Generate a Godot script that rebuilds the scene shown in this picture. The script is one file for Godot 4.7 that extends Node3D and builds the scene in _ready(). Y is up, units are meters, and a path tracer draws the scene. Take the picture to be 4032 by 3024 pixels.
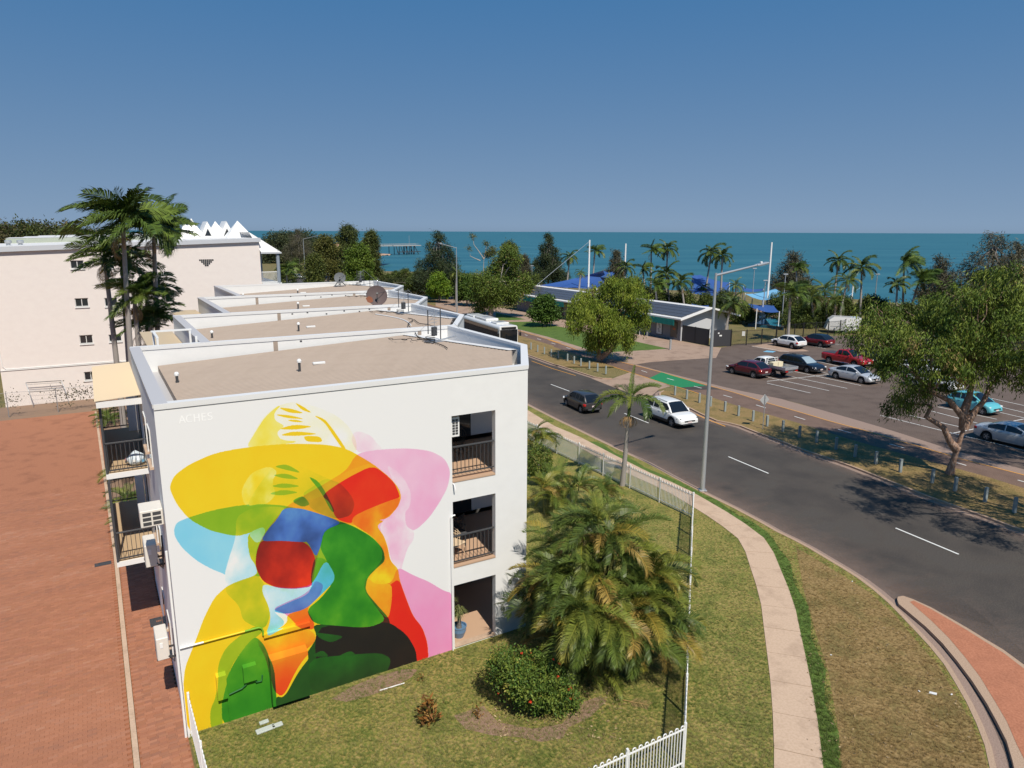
extends Node3D
# A drone view over a coastal suburb: painted flats on the left, a road, a car park and a pool by the sea.
# y up, metres. Pixel helpers (zp, pw, vp) turn places read off the photograph into points on the ground,
# on a wall plane or above a known foot point.

const FOC := 2798.0
const EYE := Vector3(0, 13.9, 0)
const PITCH := 0.21157
const ROLL := 0.00384
const BROT := 0.534630        # turn of the painted building
const BPOS := Vector3(-9.03, 0, -17.37)

var ZOOM := {"3": [2000, 850, .5123], "4": [2900, 850, .5125], "5": [2000, 1200, .5123], "6": [2900, 1200, .5125], "7": [2000, 1950, .6472], "8": [2900, 1950, .6472],
	"1": [0, 700, .6027], "2": [1000, 800, .5424], "a": [0, 1400, .4823], "b": [0, 2200, .4967], "c": [600, 1450, .5877], "d": [600, 2100, .5877], "e": [1650, 1500, .663],
	"g": [650, 1050, .4747], "h": [1200, 1100, .4069], "r": [2500, 1520, .13562], "s": [2180, 1500, .1085], "t": [3020, 1300, .20796], "q": [3680, 1480, .19288],
	"i": [1000, 900, .31646], "j": [1600, 900, .31646], "k": [2000, 950, .31646], "l": [2550, 950, .31646], "m": [3050, 900, .44394], "n": [0, 780, .22604], "S": [0, 0, 1.0]}
var rng := RandomNumberGenerator.new()
var names := {}
var M := {}
var cam_basis: Basis

func ray(k, x, y) -> Vector3:
	var o = ZOOM[k]
	var a: float = (o[0] + x * o[2] - 2016.0) / FOC
	var b: float = -(o[1] + y * o[2] - 1512.0) / FOC
	return cam_basis * Vector3(a, b, -1.0)
func zp(k, x, y, h := 0.0) -> Vector3:          # the point at height h seen there
	var d := ray(k, x, y)
	return EYE + d * ((h - EYE.y) / d.y)
func vp(k, x, y, foot: Vector3) -> Vector3:     # the point above a foot (same distance on the plan)
	var d := ray(k, x, y)
	return EYE + d * (Vector2(foot.x, foot.z).length() / Vector2(d.x, d.z).length())
func bplan(u: float, w: float, h := 0.0) -> Vector3:   # building plan (u along the painted wall, w behind it) to world
	return BPOS + Vector3(cos(BROT), 0, -sin(BROT)) * u + Vector3(-sin(BROT), 0, -cos(BROT)) * w + Vector3(0, h, 0)
func pw(k, x, y, w: float) -> Vector3:          # (u, height, w) on a plane parallel to the painted wall
	var d := ray(k, x, y)
	var n := Vector3(-sin(BROT), 0, -cos(BROT))
	var p: Vector3 = EYE + d * ((BPOS + n * w - EYE).dot(n) / d.dot(n))
	return Vector3((p - BPOS).dot(Vector3(cos(BROT), 0, -sin(BROT))), p.y, w)
func px_m(k, px: float, foot: Vector3) -> float:       # metres that px zoom pixels span at that foot
	return px * ZOOM[k][2] * Vector2(foot.x, foot.z).length() / FOC

# ---------------------------------------------------------------- mesh collecting
class MB:
	var v := PackedVector3Array()
	var n := PackedVector3Array()
	var c := PackedColorArray()
	var t := PackedVector2Array()
	var col := Color.WHITE
	var use_c := false
	var use_t := false
	func tri(a: Vector3, b: Vector3, d: Vector3) -> void:
		var f := (d - a).cross(b - a)
		f = f.normalized() if f.length_squared() > 1e-18 else Vector3.UP
		v.push_back(a); v.push_back(b); v.push_back(d)
		n.push_back(f); n.push_back(f); n.push_back(f)
		if use_c:
			c.push_back(col); c.push_back(col); c.push_back(col)
	func quad(a: Vector3, b: Vector3, d: Vector3, e: Vector3) -> void:
		tri(a, b, d); tri(a, d, e)
	func tri_n(a: Vector3, b: Vector3, d: Vector3, na: Vector3, nb: Vector3, nd: Vector3) -> void:
		if (d - a).cross(b - a).dot(na + nb + nd) < 0.0:
			v.push_back(a); v.push_back(d); v.push_back(b)
			n.push_back(na); n.push_back(nd); n.push_back(nb)
		else:
			v.push_back(a); v.push_back(b); v.push_back(d)
			n.push_back(na); n.push_back(nb); n.push_back(nd)
		if use_c:
			c.push_back(col); c.push_back(col); c.push_back(col)
	func quad_uv(a: Vector3, b: Vector3, d: Vector3, e: Vector3, ua: Vector2, ub: Vector2, ud: Vector2, ue: Vector2) -> void:
		use_t = true
		quad(a, b, d, e)
		t.push_back(ua); t.push_back(ub); t.push_back(ud); t.push_back(ua); t.push_back(ud); t.push_back(ue)
	# a box between two corners, with chamfered edges when bev > 0
	func box(lo: Vector3, hi: Vector3, bev := 0.0, x := Transform3D()) -> void:
		var p := func(i, j, k): return x * Vector3(i, j, k)
		if bev <= 0.0:
			var q := []
			for i in 8:
				q.append(x * Vector3(hi.x if i & 1 else lo.x, hi.y if i & 2 else lo.y, hi.z if i & 4 else lo.z))
			for f in [[0, 2, 3, 1], [4, 5, 7, 6], [0, 4, 6, 2], [1, 3, 7, 5], [0, 1, 5, 4], [2, 6, 7, 3]]:
				var m: Vector3 = (q[0] + q[7]) / 2.0
				var a: Vector3 = q[f[0]]; var b: Vector3 = q[f[1]]; var d: Vector3 = q[f[2]]; var e: Vector3 = q[f[3]]
				if (d - a).cross(b - a).dot(a + d - m * 2.0) < 0.0:
					quad(a, e, d, b)
				else:
					quad(a, b, d, e)
			return
		var cen := x * ((lo + hi) / 2.0)
		var out := func(a, b, d, e):
			if (d - a).cross(b - a).dot((a + b + d + e) / 4.0 - cen) < 0.0: quad(a, e, d, b)
			else: quad(a, b, d, e)
		var s := [lo, hi]
		for ax in 3:
			var b1 := (ax + 1) % 3; var b2 := (ax + 2) % 3
			for side in 2:
				var pts := []
				for cc in [[0, 0], [1, 0], [1, 1], [0, 1]]:
					var r := Vector3()
					r[ax] = s[side][ax]
					r[b1] = (s[cc[0]][b1]) + (bev if cc[0] == 0 else -bev)
					r[b2] = (s[cc[1]][b2]) + (bev if cc[1] == 0 else -bev)
					pts.append(x * r)
				out.call(pts[0], pts[1], pts[2], pts[3])
			for sb in 2:
				for sd in 2:
					var e := []
					for end in 2:
						for w in 2:
							var r := Vector3()
							r[ax] = s[end][ax] + (bev if end == 0 else -bev)
							r[b1] = s[sb][b1] + ((bev if sb == 0 else -bev) if w == 1 else 0.0)
							r[b2] = s[sd][b2] + ((bev if sd == 0 else -bev) if w == 0 else 0.0)
							e.append(x * r)
					out.call(e[0], e[1], e[3], e[2])
		for i in 8:
			var k := [i & 1, (i >> 1) & 1, (i >> 2) & 1]
			var q := []
			for ax in 3:
				var r := Vector3()
				for d in 3:
					r[d] = s[k[d]][d] + (0.0 if d == ax else (bev if k[d] == 0 else -bev))
				q.append(x * r)
			if (q[2] - q[0]).cross(q[1] - q[0]).dot(q[0] - cen) < 0.0: tri(q[0], q[2], q[1])
			else: tri(q[0], q[1], q[2])
	# a round tube along points with a radius at each
	func tube(pts: Array, rad: Array, sides := 8, caps := true) -> void:
		var rings := []
		var dirs := []
		var ref := Vector3.UP
		for i in pts.size():
			var a: Vector3 = pts[max(i - 1, 0)]; var b: Vector3 = pts[min(i + 1, pts.size() - 1)]
			var d := (b - a).normalized()
			if i == 0 and absf(d.y) > 0.9: ref = Vector3.RIGHT
			var s := d.cross(ref)
			if s.length() < 0.01: s = d.cross(Vector3.FORWARD)
			s = s.normalized()
			var u := s.cross(d).normalized()
			ref = u
			var ring := []; var nn := []
			for j in sides:
				var an := TAU * j / sides
				var o := s * cos(an) + u * sin(an)
				nn.append(o)
				ring.append(pts[i] + o * rad[i])
			rings.append(ring); dirs.append(nn)
		for i in pts.size() - 1:
			for j in sides:
				var k := (j + 1) % sides
				tri_n(rings[i][j], rings[i][k], rings[i + 1][k], dirs[i][j], dirs[i][k], dirs[i + 1][k])
				tri_n(rings[i][j], rings[i + 1][k], rings[i + 1][j], dirs[i][j], dirs[i + 1][k], dirs[i + 1][j])
		if caps:
			for e in [0, pts.size() - 1]:
				var o: Vector3 = (pts[0] - pts[1]) if e == 0 else (pts[e] - pts[e - 1])
				for j in range(1, sides - 1):
					tri_n(rings[e][0], rings[e][j], rings[e][j + 1], o, o, o)
	func rod(a: Vector3, b: Vector3, r: float, sides := 6) -> void:
		tube([a, b], [r, r], sides)
	# profile of (radius, height) turned round an axis
	func lathe(prof: Array, x: Transform3D, sides := 16) -> void:
		for i in prof.size() - 1:
			var a: Vector2 = prof[i]; var b: Vector2 = prof[i + 1]
			var d := b - a
			var nr := Vector2(d.y, -d.x).normalized()
			for j in sides:
				var c0 := TAU * j / sides; var c1 := TAU * (j + 1) / sides
				var o0 := Vector3(cos(c0), 0, sin(c0)); var o1 := Vector3(cos(c1), 0, sin(c1))
				var p0 := x * (o0 * a.x + Vector3(0, a.y, 0)); var p1 := x * (o1 * a.x + Vector3(0, a.y, 0))
				var q0 := x * (o0 * b.x + Vector3(0, b.y, 0)); var q1 := x * (o1 * b.x + Vector3(0, b.y, 0))
				var n0 := x.basis * (o0 * nr.x + Vector3(0, nr.y, 0)); var n1 := x.basis * (o1 * nr.x + Vector3(0, nr.y, 0))
				tri_n(p0, p1, q1, n0, n1, n1)
				tri_n(p0, q1, q0, n0, n1, n0)
	# a grid of points with smooth normals; keep(i, j) says which cells to draw
	func grid(p: Array, keep = null) -> void:
		var r := p.size(); var s: int = p[0].size()
		var nn := []
		for i in r:
			var row := []
			for j in s:
				var a: Vector3 = p[min(i + 1, r - 1)][j] - p[max(i - 1, 0)][j]
				var b: Vector3 = p[i][min(j + 1, s - 1)] - p[i][max(j - 1, 0)]
				row.append(a.cross(b).normalized())
			nn.append(row)
		for i in r - 1:
			for j in s - 1:
				if keep != null and not keep.call(i, j): continue
				tri_n(p[i][j], p[i + 1][j], p[i + 1][j + 1], nn[i][j], nn[i + 1][j], nn[i + 1][j + 1])
				tri_n(p[i][j], p[i + 1][j + 1], p[i][j + 1], nn[i][j], nn[i + 1][j + 1], nn[i][j + 1])
	# a plan polygon (x, z) made a sheet at height y, or a slab down to y - deep
	func sheet(pts: PackedVector2Array, y: float, deep := 0.0) -> void:
		var ix := Geometry2D.triangulate_polygon(pts)
		if ix.is_empty(): print("sheet not filled: ", pts.size(), " points from ", pts[0])
		for i in range(0, ix.size(), 3):
			var a := Vector3(pts[ix[i]].x, y, pts[ix[i]].y); var b := Vector3(pts[ix[i + 1]].x, y, pts[ix[i + 1]].y); var d := Vector3(pts[ix[i + 2]].x, y, pts[ix[i + 2]].y)
			if (d - a).cross(b - a).y < 0.0: tri(a, d, b)
			else: tri(a, b, d)
		if deep > 0.0:
			var cw := Geometry2D.is_polygon_clockwise(pts)
			for i in pts.size():
				var p := pts[i]; var q := pts[(i + 1) % pts.size()]
				var a := Vector3(p.x, y, p.y); var b := Vector3(q.x, y, q.y)
				var dn := Vector3(0, -deep, 0)
				var nrm := Vector3(q.y - p.y, 0, p.x - q.x) * (-1.0 if cw else 1.0)
				if (b + dn - a).cross(b - a).dot(nrm) < 0.0: quad(a, a + dn, b + dn, b)
				else: quad(a, b, b + dn, a + dn)
	func done() -> ArrayMesh:
		var arr := []
		arr.resize(Mesh.ARRAY_MAX)
		arr[Mesh.ARRAY_VERTEX] = v
		arr[Mesh.ARRAY_NORMAL] = n
		if use_c: arr[Mesh.ARRAY_COLOR] = c
		if use_t: arr[Mesh.ARRAY_TEX_UV] = t
		var m := ArrayMesh.new()
		if v.size(): m.add_surface_from_arrays(Mesh.PRIMITIVE_TRIANGLES, arr)
		return m

# ---------------------------------------------------------------- naming
func numbered(called: String) -> String:
	var k: int = names.get(called, 0)
	names[called] = k + 1
	return called if k == 0 else "%s_%03d" % [called, k]
func tag(o: Node3D, label: String, category: String, group := "", kind := "") -> Node3D:
	if label: o.set_meta("label", label)
	if category: o.set_meta("category", category)
	if group: o.set_meta("group", group)
	if kind: o.set_meta("kind", kind)
	return o
func thing(called: String, label: String, category: String, at := Vector3.ZERO, turn := 0.0, group := "") -> Node3D:
	var o := Node3D.new()
	o.name = numbered(called)
	add_child(o)
	o.position = at
	o.rotation.y = turn
	return tag(o, label, category, group)
func part(called: String, mesh: Mesh, m: Material, parent: Node3D, at := Transform3D()) -> MeshInstance3D:
	var o := MeshInstance3D.new()
	o.name = called
	o.mesh = mesh
	o.material_override = m
	o.transform = at
	parent.add_child(o, true)
	return o
func solo(called: String, mesh: Mesh, m: Material, label: String, category: String, group := "", at := Transform3D()) -> MeshInstance3D:
	var o := part(numbered(called), mesh, m, self, at)
	tag(o, label, category, group)
	return o
func struct(called: String, mesh: Mesh, m: Material) -> MeshInstance3D:
	var o := part(numbered(called), mesh, m, self)
	o.set_meta("kind", "structure")
	return o
func dup(root: Node3D, label: String, at: Vector3, turn: float, scl := 1.0) -> Node3D:
	var r: Node3D = root.duplicate()
	r.name = numbered(String(root.name).trim_suffix("_000"))
	add_child(r)
	r.position = at
	r.rotation = Vector3(0, turn, 0)
	r.scale = Vector3.ONE * scl
	r.set_meta("label", label)
	return r

# ---------------------------------------------------------------- materials
func noise_tex(freq: float, ramp: Array, size := 512, octaves := 4, sd := 1, kind := FastNoiseLite.TYPE_SIMPLEX_SMOOTH) -> NoiseTexture2D:
	var f := FastNoiseLite.new()
	f.seed = sd
	f.noise_type = kind
	f.frequency = freq
	f.fractal_octaves = octaves
	f.fractal_gain = 0.55
	var t := NoiseTexture2D.new()
	t.width = size; t.height = size
	t.seamless = true
	t.noise = f
	if ramp:
		var g := Gradient.new()
		var off := PackedFloat32Array(); var cs := PackedColorArray()
		for r in ramp:
			off.append(r[0]); cs.append(Color(r[1], r[2], r[3]).linear_to_srgb())
		g.offsets = off; g.colors = cs
		t.color_ramp = g
	return t
func mat(key: String, r: float, g: float, b: float, rough := 0.8, metal := 0.0, spec := 0.5) -> StandardMaterial3D:
	var m := StandardMaterial3D.new()
	m.resource_name = key
	m.albedo_color = Color(r, g, b).linear_to_srgb()
	m.roughness = rough
	m.metallic = metal
	m.metallic_specular = spec
	M[key] = m
	return m
func matn(key: String, ramp: Array, metres: float, freq: float, rough := 0.9, bump := 0.0, octaves := 4, sd := 1, size := 512) -> StandardMaterial3D:
	var m := mat(key, 1, 1, 1, rough)
	m.albedo_texture = noise_tex(freq, ramp, size, octaves, sd)
	m.uv1_triplanar = true
	m.uv1_world_triplanar = true
	m.uv1_scale = Vector3.ONE / metres
	if bump > 0.0:
		m.heightmap_enabled = true
		m.heightmap_scale = bump
		m.heightmap_texture = noise_tex(freq * 2.0, [], size, octaves, sd + 7)
	return m
# second, coarser pattern multiplied over the first
func blotch(m: StandardMaterial3D, metres: float, ramp: Array, sd := 5) -> void:
	m.detail_enabled = true
	m.detail_blend_mode = BaseMaterial3D.BLEND_MODE_MUL
	m.detail_uv_layer = BaseMaterial3D.DETAIL_UV_2
	m.detail_albedo = noise_tex(0.012, ramp, 512, 5, sd)
	m.uv2_triplanar = true
	m.uv2_world_triplanar = true
	m.uv2_scale = Vector3.ONE / metres
func leafmat(key: String, light := 0.5) -> StandardMaterial3D:
	var m := mat(key, 1, 1, 1, 0.6, 0.0, 0.35)
	m.vertex_color_use_as_albedo = true
	m.backlight_enabled = true
	m.backlight = Color(light, light, light)
	return m
func glossy(key: String, r: float, g: float, b: float, metal := 0.0) -> StandardMaterial3D:
	var m := mat(key, r, g, b, 0.35, metal)
	m.clearcoat_enabled = true
	m.clearcoat = 0.8
	m.clearcoat_roughness = 0.05
	return m

func _ready() -> void:
	rng.seed = 20240611
	# ---- camera, sky, sun, exposure
	cam_basis = Basis(Vector3.RIGHT, -PITCH) * Basis(Vector3.BACK, ROLL)
	var cam := Camera3D.new()
	cam.name = "camera"
	cam.projection = Camera3D.PROJECTION_PERSPECTIVE
	cam.fov = rad_to_deg(2.0 * atan(1512.0 / FOC))
	cam.near = 0.2
	cam.far = 60000.0
	cam.transform = Transform3D(cam_basis, EYE)
	add_child(cam)
	cam.current = true
	var env := Environment.new()
	env.background_mode = Environment.BG_SKY
	var sm := ProceduralSkyMaterial.new()
	sm.sky_top_color = Color(0.013, 0.136, 0.348).linear_to_srgb()
	sm.sky_horizon_color = Color(0.225, 0.325, 0.460).linear_to_srgb()
	sm.sky_curve = 0.135
	sm.ground_bottom_color = Color(0.10, 0.10, 0.10)
	sm.ground_horizon_color = Color(0.225, 0.325, 0.460).linear_to_srgb()
	sm.sun_angle_max = 4.0
	sm.energy_multiplier = 1.0
	var sky := Sky.new()
	sky.sky_material = sm
	env.sky = sky
	env.tonemap_mode = Environment.TONE_MAPPER_LINEAR
	env.tonemap_exposure = 1.07
	env.sdfgi_enabled = true
	env.ssao_enabled = true
	env.ssil_enabled = true
	var we := WorldEnvironment.new()
	we.name = "world_environment"
	we.environment = env
	add_child(we)
	var sun := DirectionalLight3D.new()
	sun.name = "sun"
	sun.light_energy = 1.5
	sun.light_color = Color(1.0, 0.968, 0.91)
	sun.light_angular_distance = 0.55
	sun.shadow_enabled = true
	var el := deg_to_rad(52.0)
	sun.look_at_from_position(Vector3.ZERO, Vector3(-0.40 * cos(el), -sin(el), -0.917 * cos(el)), Vector3.UP)
	add_child(sun)

	materials()
	ground()
	flats()
	neighbour()
	fences()
	street()
	vehicles()
	pool()
	shore()
	plants()
	trees()
	clutter()

func materials() -> void:
	mat("white_paint", .73, .73, .72, .75)
	mat("white_metal", .80, .80, .79, .4)
	mat("pink_render", .745, .655, .610, .85)
	mat("cream", .56, .445, .30, .6)
	mat("cap_grey", .50, .49, .50, .5)
	mat("cap_white", .70, .70, .70, .5)
	mat("grey_metal", .30, .31, .33, .45, .3)
	mat("galv", .48, .50, .52, .4, .5)
	mat("charcoal", .055, .057, .062, .5)
	mat("black", .012, .012, .013, .5)
	mat("rubber", .016, .016, .016, .85)
	mat("tile_floor", .50, .33, .22, .7)
	mat("rust", .20, .07, .035, .9)
	mat("dish_brown", .095, .066, .064, .75)
	mat("red_lens", .45, .012, .01, .25)
	mat("clear_lens", .72, .74, .76, .15)
	mat("plate", .74, .62, .60, .5)
	mat("chrome", .65, .66, .68, .25, .9)
	mat("alloy", .42, .43, .45, .35, .7)
	var g := mat("glass", .010, .012, .016, .06, 0.0, .6)
	g.albedo_color.a = 1.0
	g = mat("house_glass", .02, .025, .03, .08, 0.0, .6)
	mat("window_frame", .70, .69, .67, .5)
	mat("teal", .005, .17, .155, .6)
	mat("sail_blue", .024, .085, .30, .75)
	mat("sail_light", .16, .40, .62, .7)
	for k in ["sail_blue", "sail_light"]:
		M[k].backlight_enabled = true
		M[k].backlight = Color(.35, .35, .35)
	mat("solar", .075, .075, .085, .3)
	mat("pool_blue", .04, .26, .40, .15)
	mat("green_paint", .015, .20, .075, .75)
	mat("line_white", .72, .72, .70, .7)
	mat("line_yellow", .66, .30, .04, .7)
	mat("bay_blue", .18, .42, .60, .7)
	mat("pot_blue", .12, .22, .36, .25)
	mat("pot_green", .09, .19, .18, .3)
	mat("pot_brown", .18, .09, .05, .5)
	mat("wicker", .62, .48, .33, .7)
	mat("timber", .16, .17, .165, .85)
	mat("bollard_face", .27, .31, .31, .85)
	mat("crate_cream", .66, .58, .40, .6)
	mat("red_timber", .22, .06, .03, .7)
	mat("jetty", .36, .36, .35, .8)
	mat("grey_wall", .20, .20, .215, .85)
	mat("light_wall", .52, .53, .56, .85)
	mat("mesh_dark", .035, .035, .04, .7)
	mat("flower_red", .62, .06, .02, .6)
	mat("bag", .55, .62, .68, .4)
	M.white_paint.roughness = .8
	# surfaces with grain
	var m := matn("asphalt", [[0.0, .042, .036, .031], [.45, .062, .053, .046], [.7, .080, .069, .060], [1.0, .125, .108, .092]], 2.2, .06, .88, .35, 5, 3)
	blotch(m, 23.0, [[0.0, .62, .62, .64], [.5, .95, .93, .92], [1.0, 1.35, 1.25, 1.15]], 12)
	m = matn("car_park", [[0.0, .080, .056, .044], [.5, .122, .088, .071], [1.0, .19, .145, .12]], 2.5, .06, .9, .35, 5, 4)
	blotch(m, 17.0, [[0.0, .68, .66, .66], [.5, .98, .96, .95], [1.0, 1.3, 1.25, 1.2]], 13)
	m = matn("cycle_path", [[0.0, .105, .065, .048], [.5, .165, .105, .080], [1.0, .25, .17, .13]], 2.0, .06, .9, .2, 5, 5)
	blotch(m, 11.0, [[0.0, .75, .74, .74], [1.0, 1.2, 1.2, 1.2]], 14)
	m = matn("concrete", [[0.0, .47, .335, .235], [.5, .535, .385, .275], [1.0, .58, .43, .315]], 1.6, .03, .9, .15, 5, 6)
	blotch(m, 7.0, [[0.0, .78, .76, .75], [.5, 1, 1, 1], [1.0, 1.08, 1.08, 1.08]], 15)
	m = matn("plaza", [[0.0, .27, .185, .135], [.5, .36, .25, .185], [1.0, .45, .33, .25]], 2.0, .04, .9, .15, 5, 7)
	blotch(m, 13.0, [[0.0, .7, .68, .66], [.5, 1, 1, 1], [1.0, 1.12, 1.1, 1.1]], 16)
	m = matn("kerb", [[0.0, .30, .20, .14], [.5, .42, .29, .20], [1.0, .52, .38, .28]], 1.2, .05, .9, .15, 5, 8)
	m = matn("gutter", [[0.0, .20, .14, .11], [.5, .29, .205, .165], [1.0, .38, .28, .23]], 1.5, .05, .9, .15, 5, 9)
	m = matn("island_red", [[0.0, .33, .125, .065], [.5, .42, .165, .09], [1.0, .50, .21, .12]], 2.0, .04, .9, .15, 5, 10)
	blotch(m, 5.0, [[0.0, .85, .84, .84], [1.0, 1.1, 1.1, 1.1]], 17)
	m = matn("lawn", [[0.0, .060, .080, .012], [.35, .145, .155, .028], [.55, .225, .195, .046], [.75, .30, .225, .076], [1.0, .38, .28, .12]], 3.2, .045, .95, .8, 6, 21)
	blotch(m, 9.0, [[0.0, .50, .62, .45], [.42, .85, .95, .8], [.58, 1.05, 1.0, 1.0], [1.0, 1.35, 1.12, 1.15]], 18)
	m = matn("dry_lawn", [[0.0, .13, .092, .030], [.4, .225, .150, .054], [.65, .295, .195, .080], [1.0, .37, .26, .12]], 3.0, .045, .95, .8, 6, 22)
	blotch(m, 11.0, [[0.0, .55, .64, .50], [.42, .90, .94, .86], [.6, 1.03, 1.0, 1.0], [1.0, 1.2, 1.08, 1.1]], 19)
	m = matn("lush_lawn", [[0.0, .040, .075, .008], [.5, .085, .145, .018], [.8, .130, .185, .030], [1.0, .20, .21, .06]], 2.6, .05, .95, .8, 6, 23)
	blotch(m, 8.0, [[0.0, .65, .72, .6], [.5, 1, 1, 1], [1.0, 1.35, 1.15, 1.2]], 20)
	m = matn("park", [[0.0, .070, .080, .020], [.4, .15, .125, .042], [.7, .24, .175, .075], [1.0, .32, .24, .13]], 6.0, .05, .95, .8, 6, 24)
	blotch(m, 31.0, [[0.0, .55, .7, .5], [.5, 1, 1, 1], [1.0, 1.3, 1.1, 1.1]], 21)
	m = matn("soil", [[0.0, .14, .085, .05], [.5, .25, .16, .105], [1.0, .37, .26, .19]], 1.6, .06, .95, .8, 6, 25)
	m = matn("brick_far", [[0.0, .28, .108, .056], [.5, .355, .145, .076], [1.0, .43, .19, .105]], 2.4, .05, .92, .2, 4, 26)
	blotch(m, 9.0, [[0.0, .72, .70, .70], [.5, 1, 1, 1], [1.0, 1.15, 1.1, 1.1]], 22)
	m = matn("joint_sand", [[0.0, .26, .108, .058], [1.0, .33, .14, .075]], 1.0, .06, .95, 0.0, 3, 27)
	m = matn("roof_tan", [[0.0, .335, .268, .218], [.5, .355, .285, .233], [1.0, .375, .303, .25]], 4.0, .02, .75, 0.0, 5, 28)
	blotch(m, 8.0, [[0.0, .90, .89, .88], [.5, 1, 1, 1], [1.0, 1.05, 1.05, 1.05]], 23)
	m = matn("sea", [[0.0, .018, .100, .140], [.5, .030, .135, .175], [1.0, .055, .175, .21]], 900.0, .012, .42, 0.0, 5, 29)
	m.metallic_specular = .28
	m.uv1_scale = Vector3(1.0 / 1400.0, 1.0 / 900.0, 1.0 / 260.0)
	m.heightmap_enabled = true
	m.heightmap_scale = 5.0
	m.heightmap_texture = noise_tex(.05, [], 512, 5, 77)
	m = matn("rock", [[0.0, .30, .15, .08], [.5, .50, .31, .20], [1.0, .64, .46, .34]], 9.0, .03, .9, 2.0, 5, 30)
	m = matn("bark_gum", [[0.0, .16, .085, .05], [.45, .30, .185, .13], [.7, .42, .30, .24], [1.0, .55, .45, .38]], 1.4, .02, .9, 1.0, 4, 31)
	m.uv1_scale = Vector3(1.0, .35, 1.0)
	m = matn("bark_grey", [[0.0, .11, .09, .075], [.5, .20, .175, .155], [1.0, .34, .31, .28]], 1.0, .03, .9, 1.0, 4, 32)
	m = matn("bark_pale", [[0.0, .26, .21, .17], [.5, .44, .39, .34], [1.0, .58, .54, .49]], 1.0, .03, .9, .6, 4, 33)
	m = matn("palm_trunk", [[0.0, .20, .18, .165], [.5, .32, .29, .27], [1.0, .42, .395, .37]], .8, .04, .9, .6, 4, 34)
	m.uv1_scale = Vector3(.6, 3.0, .6)
	m = matn("render_white", [[0.0, .72, .72, .715], [.5, .745, .745, .74], [1.0, .765, .765, .76]], 5.0, .02, .85, .06, 5, 35)
	m = matn("render_pink", [[0.0, .71, .645, .61], [.5, .74, .675, .64], [1.0, .76, .70, .66]], 6.0, .02, .88, .06, 5, 36)
	m = matn("roof_white", [[0.0, .62, .61, .60], [.5, .70, .69, .675], [1.0, .76, .75, .74]], 5.0, .03, .6, 0.0, 4, 37)
	leafmat("leaf", .32)
	leafmat("palm_leaf", .32).roughness = .42
	leafmat("grass_blade", .4)
	var v := mat("tone", 1, 1, 1, .85)
	v.vertex_color_use_as_albedo = true

func xz(p: Vector3) -> Vector2:
	return Vector2(p.x, p.z)
func line_z(list: Array) -> PackedVector2Array:     # [[key, x, y, x, y ...], ...] to plan points
	var r := PackedVector2Array()
	for l in list:
		for i in range(1, l.size(), 2):
			r.append(xz(zp(l[0], l[i], l[i + 1])))
	return r
func shifted(l: PackedVector2Array, d: float) -> PackedVector2Array:   # a plan line moved sideways (to its left when walking along it, y down)
	var r := PackedVector2Array()
	for i in l.size():
		var a := l[max(i - 1, 0)]; var b := l[min(i + 1, l.size() - 1)]
		var t := (b - a).normalized()
		r.append(l[i] + Vector2(t.y, -t.x) * d)
	return r
func resampled(l: PackedVector2Array, step: float) -> PackedVector2Array:
	var c := Curve2D.new()
	for i in l.size():
		var a := l[max(i - 1, 0)]; var b := l[min(i + 1, l.size() - 1)]
		var t := (b - a) / 6.0
		c.add_point(l[i], -t, t)
	var r := PackedVector2Array()
	var n := int(ceil(c.get_baked_length() / step))
	for i in n + 1:
		r.append(c.sample_baked(c.get_baked_length() * i / n))
	return r
func ribbon(mb: MB, l: PackedVector2Array, d0: float, d1: float, y: float, deep := 0.0) -> void:
	var a := shifted(l, d0); var b := shifted(l, d1)
	for i in l.size() - 1:
		var p := Vector3(a[i].x, y, a[i].y); var q := Vector3(a[i + 1].x, y, a[i + 1].y)
		var r := Vector3(b[i + 1].x, y, b[i + 1].y); var s := Vector3(b[i].x, y, b[i].y)
		if (r - p).cross(q - p).y < 0.0: mb.quad(p, s, r, q)
		else: mb.quad(p, q, r, s)
		if deep > 0.0:
			var dn := Vector3(0, -deep, 0)
			mb.quad(p, q, q + dn, p + dn)
			mb.quad(r, s, s + dn, r + dn)
func joined(a: PackedVector2Array, b: PackedVector2Array) -> PackedVector2Array:
	var r := a.duplicate()
	r.append_array(b)
	return r
func back(a: PackedVector2Array) -> PackedVector2Array:
	var r := a.duplicate()
	r.reverse()
	return r

var kerb_near: PackedVector2Array
var kerb_far: PackedVector2Array
var kerb_far2: PackedVector2Array
var path_edge: PackedVector2Array
var yel_near: PackedVector2Array
var yel_far: PackedVector2Array
var median: PackedVector2Array

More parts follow.
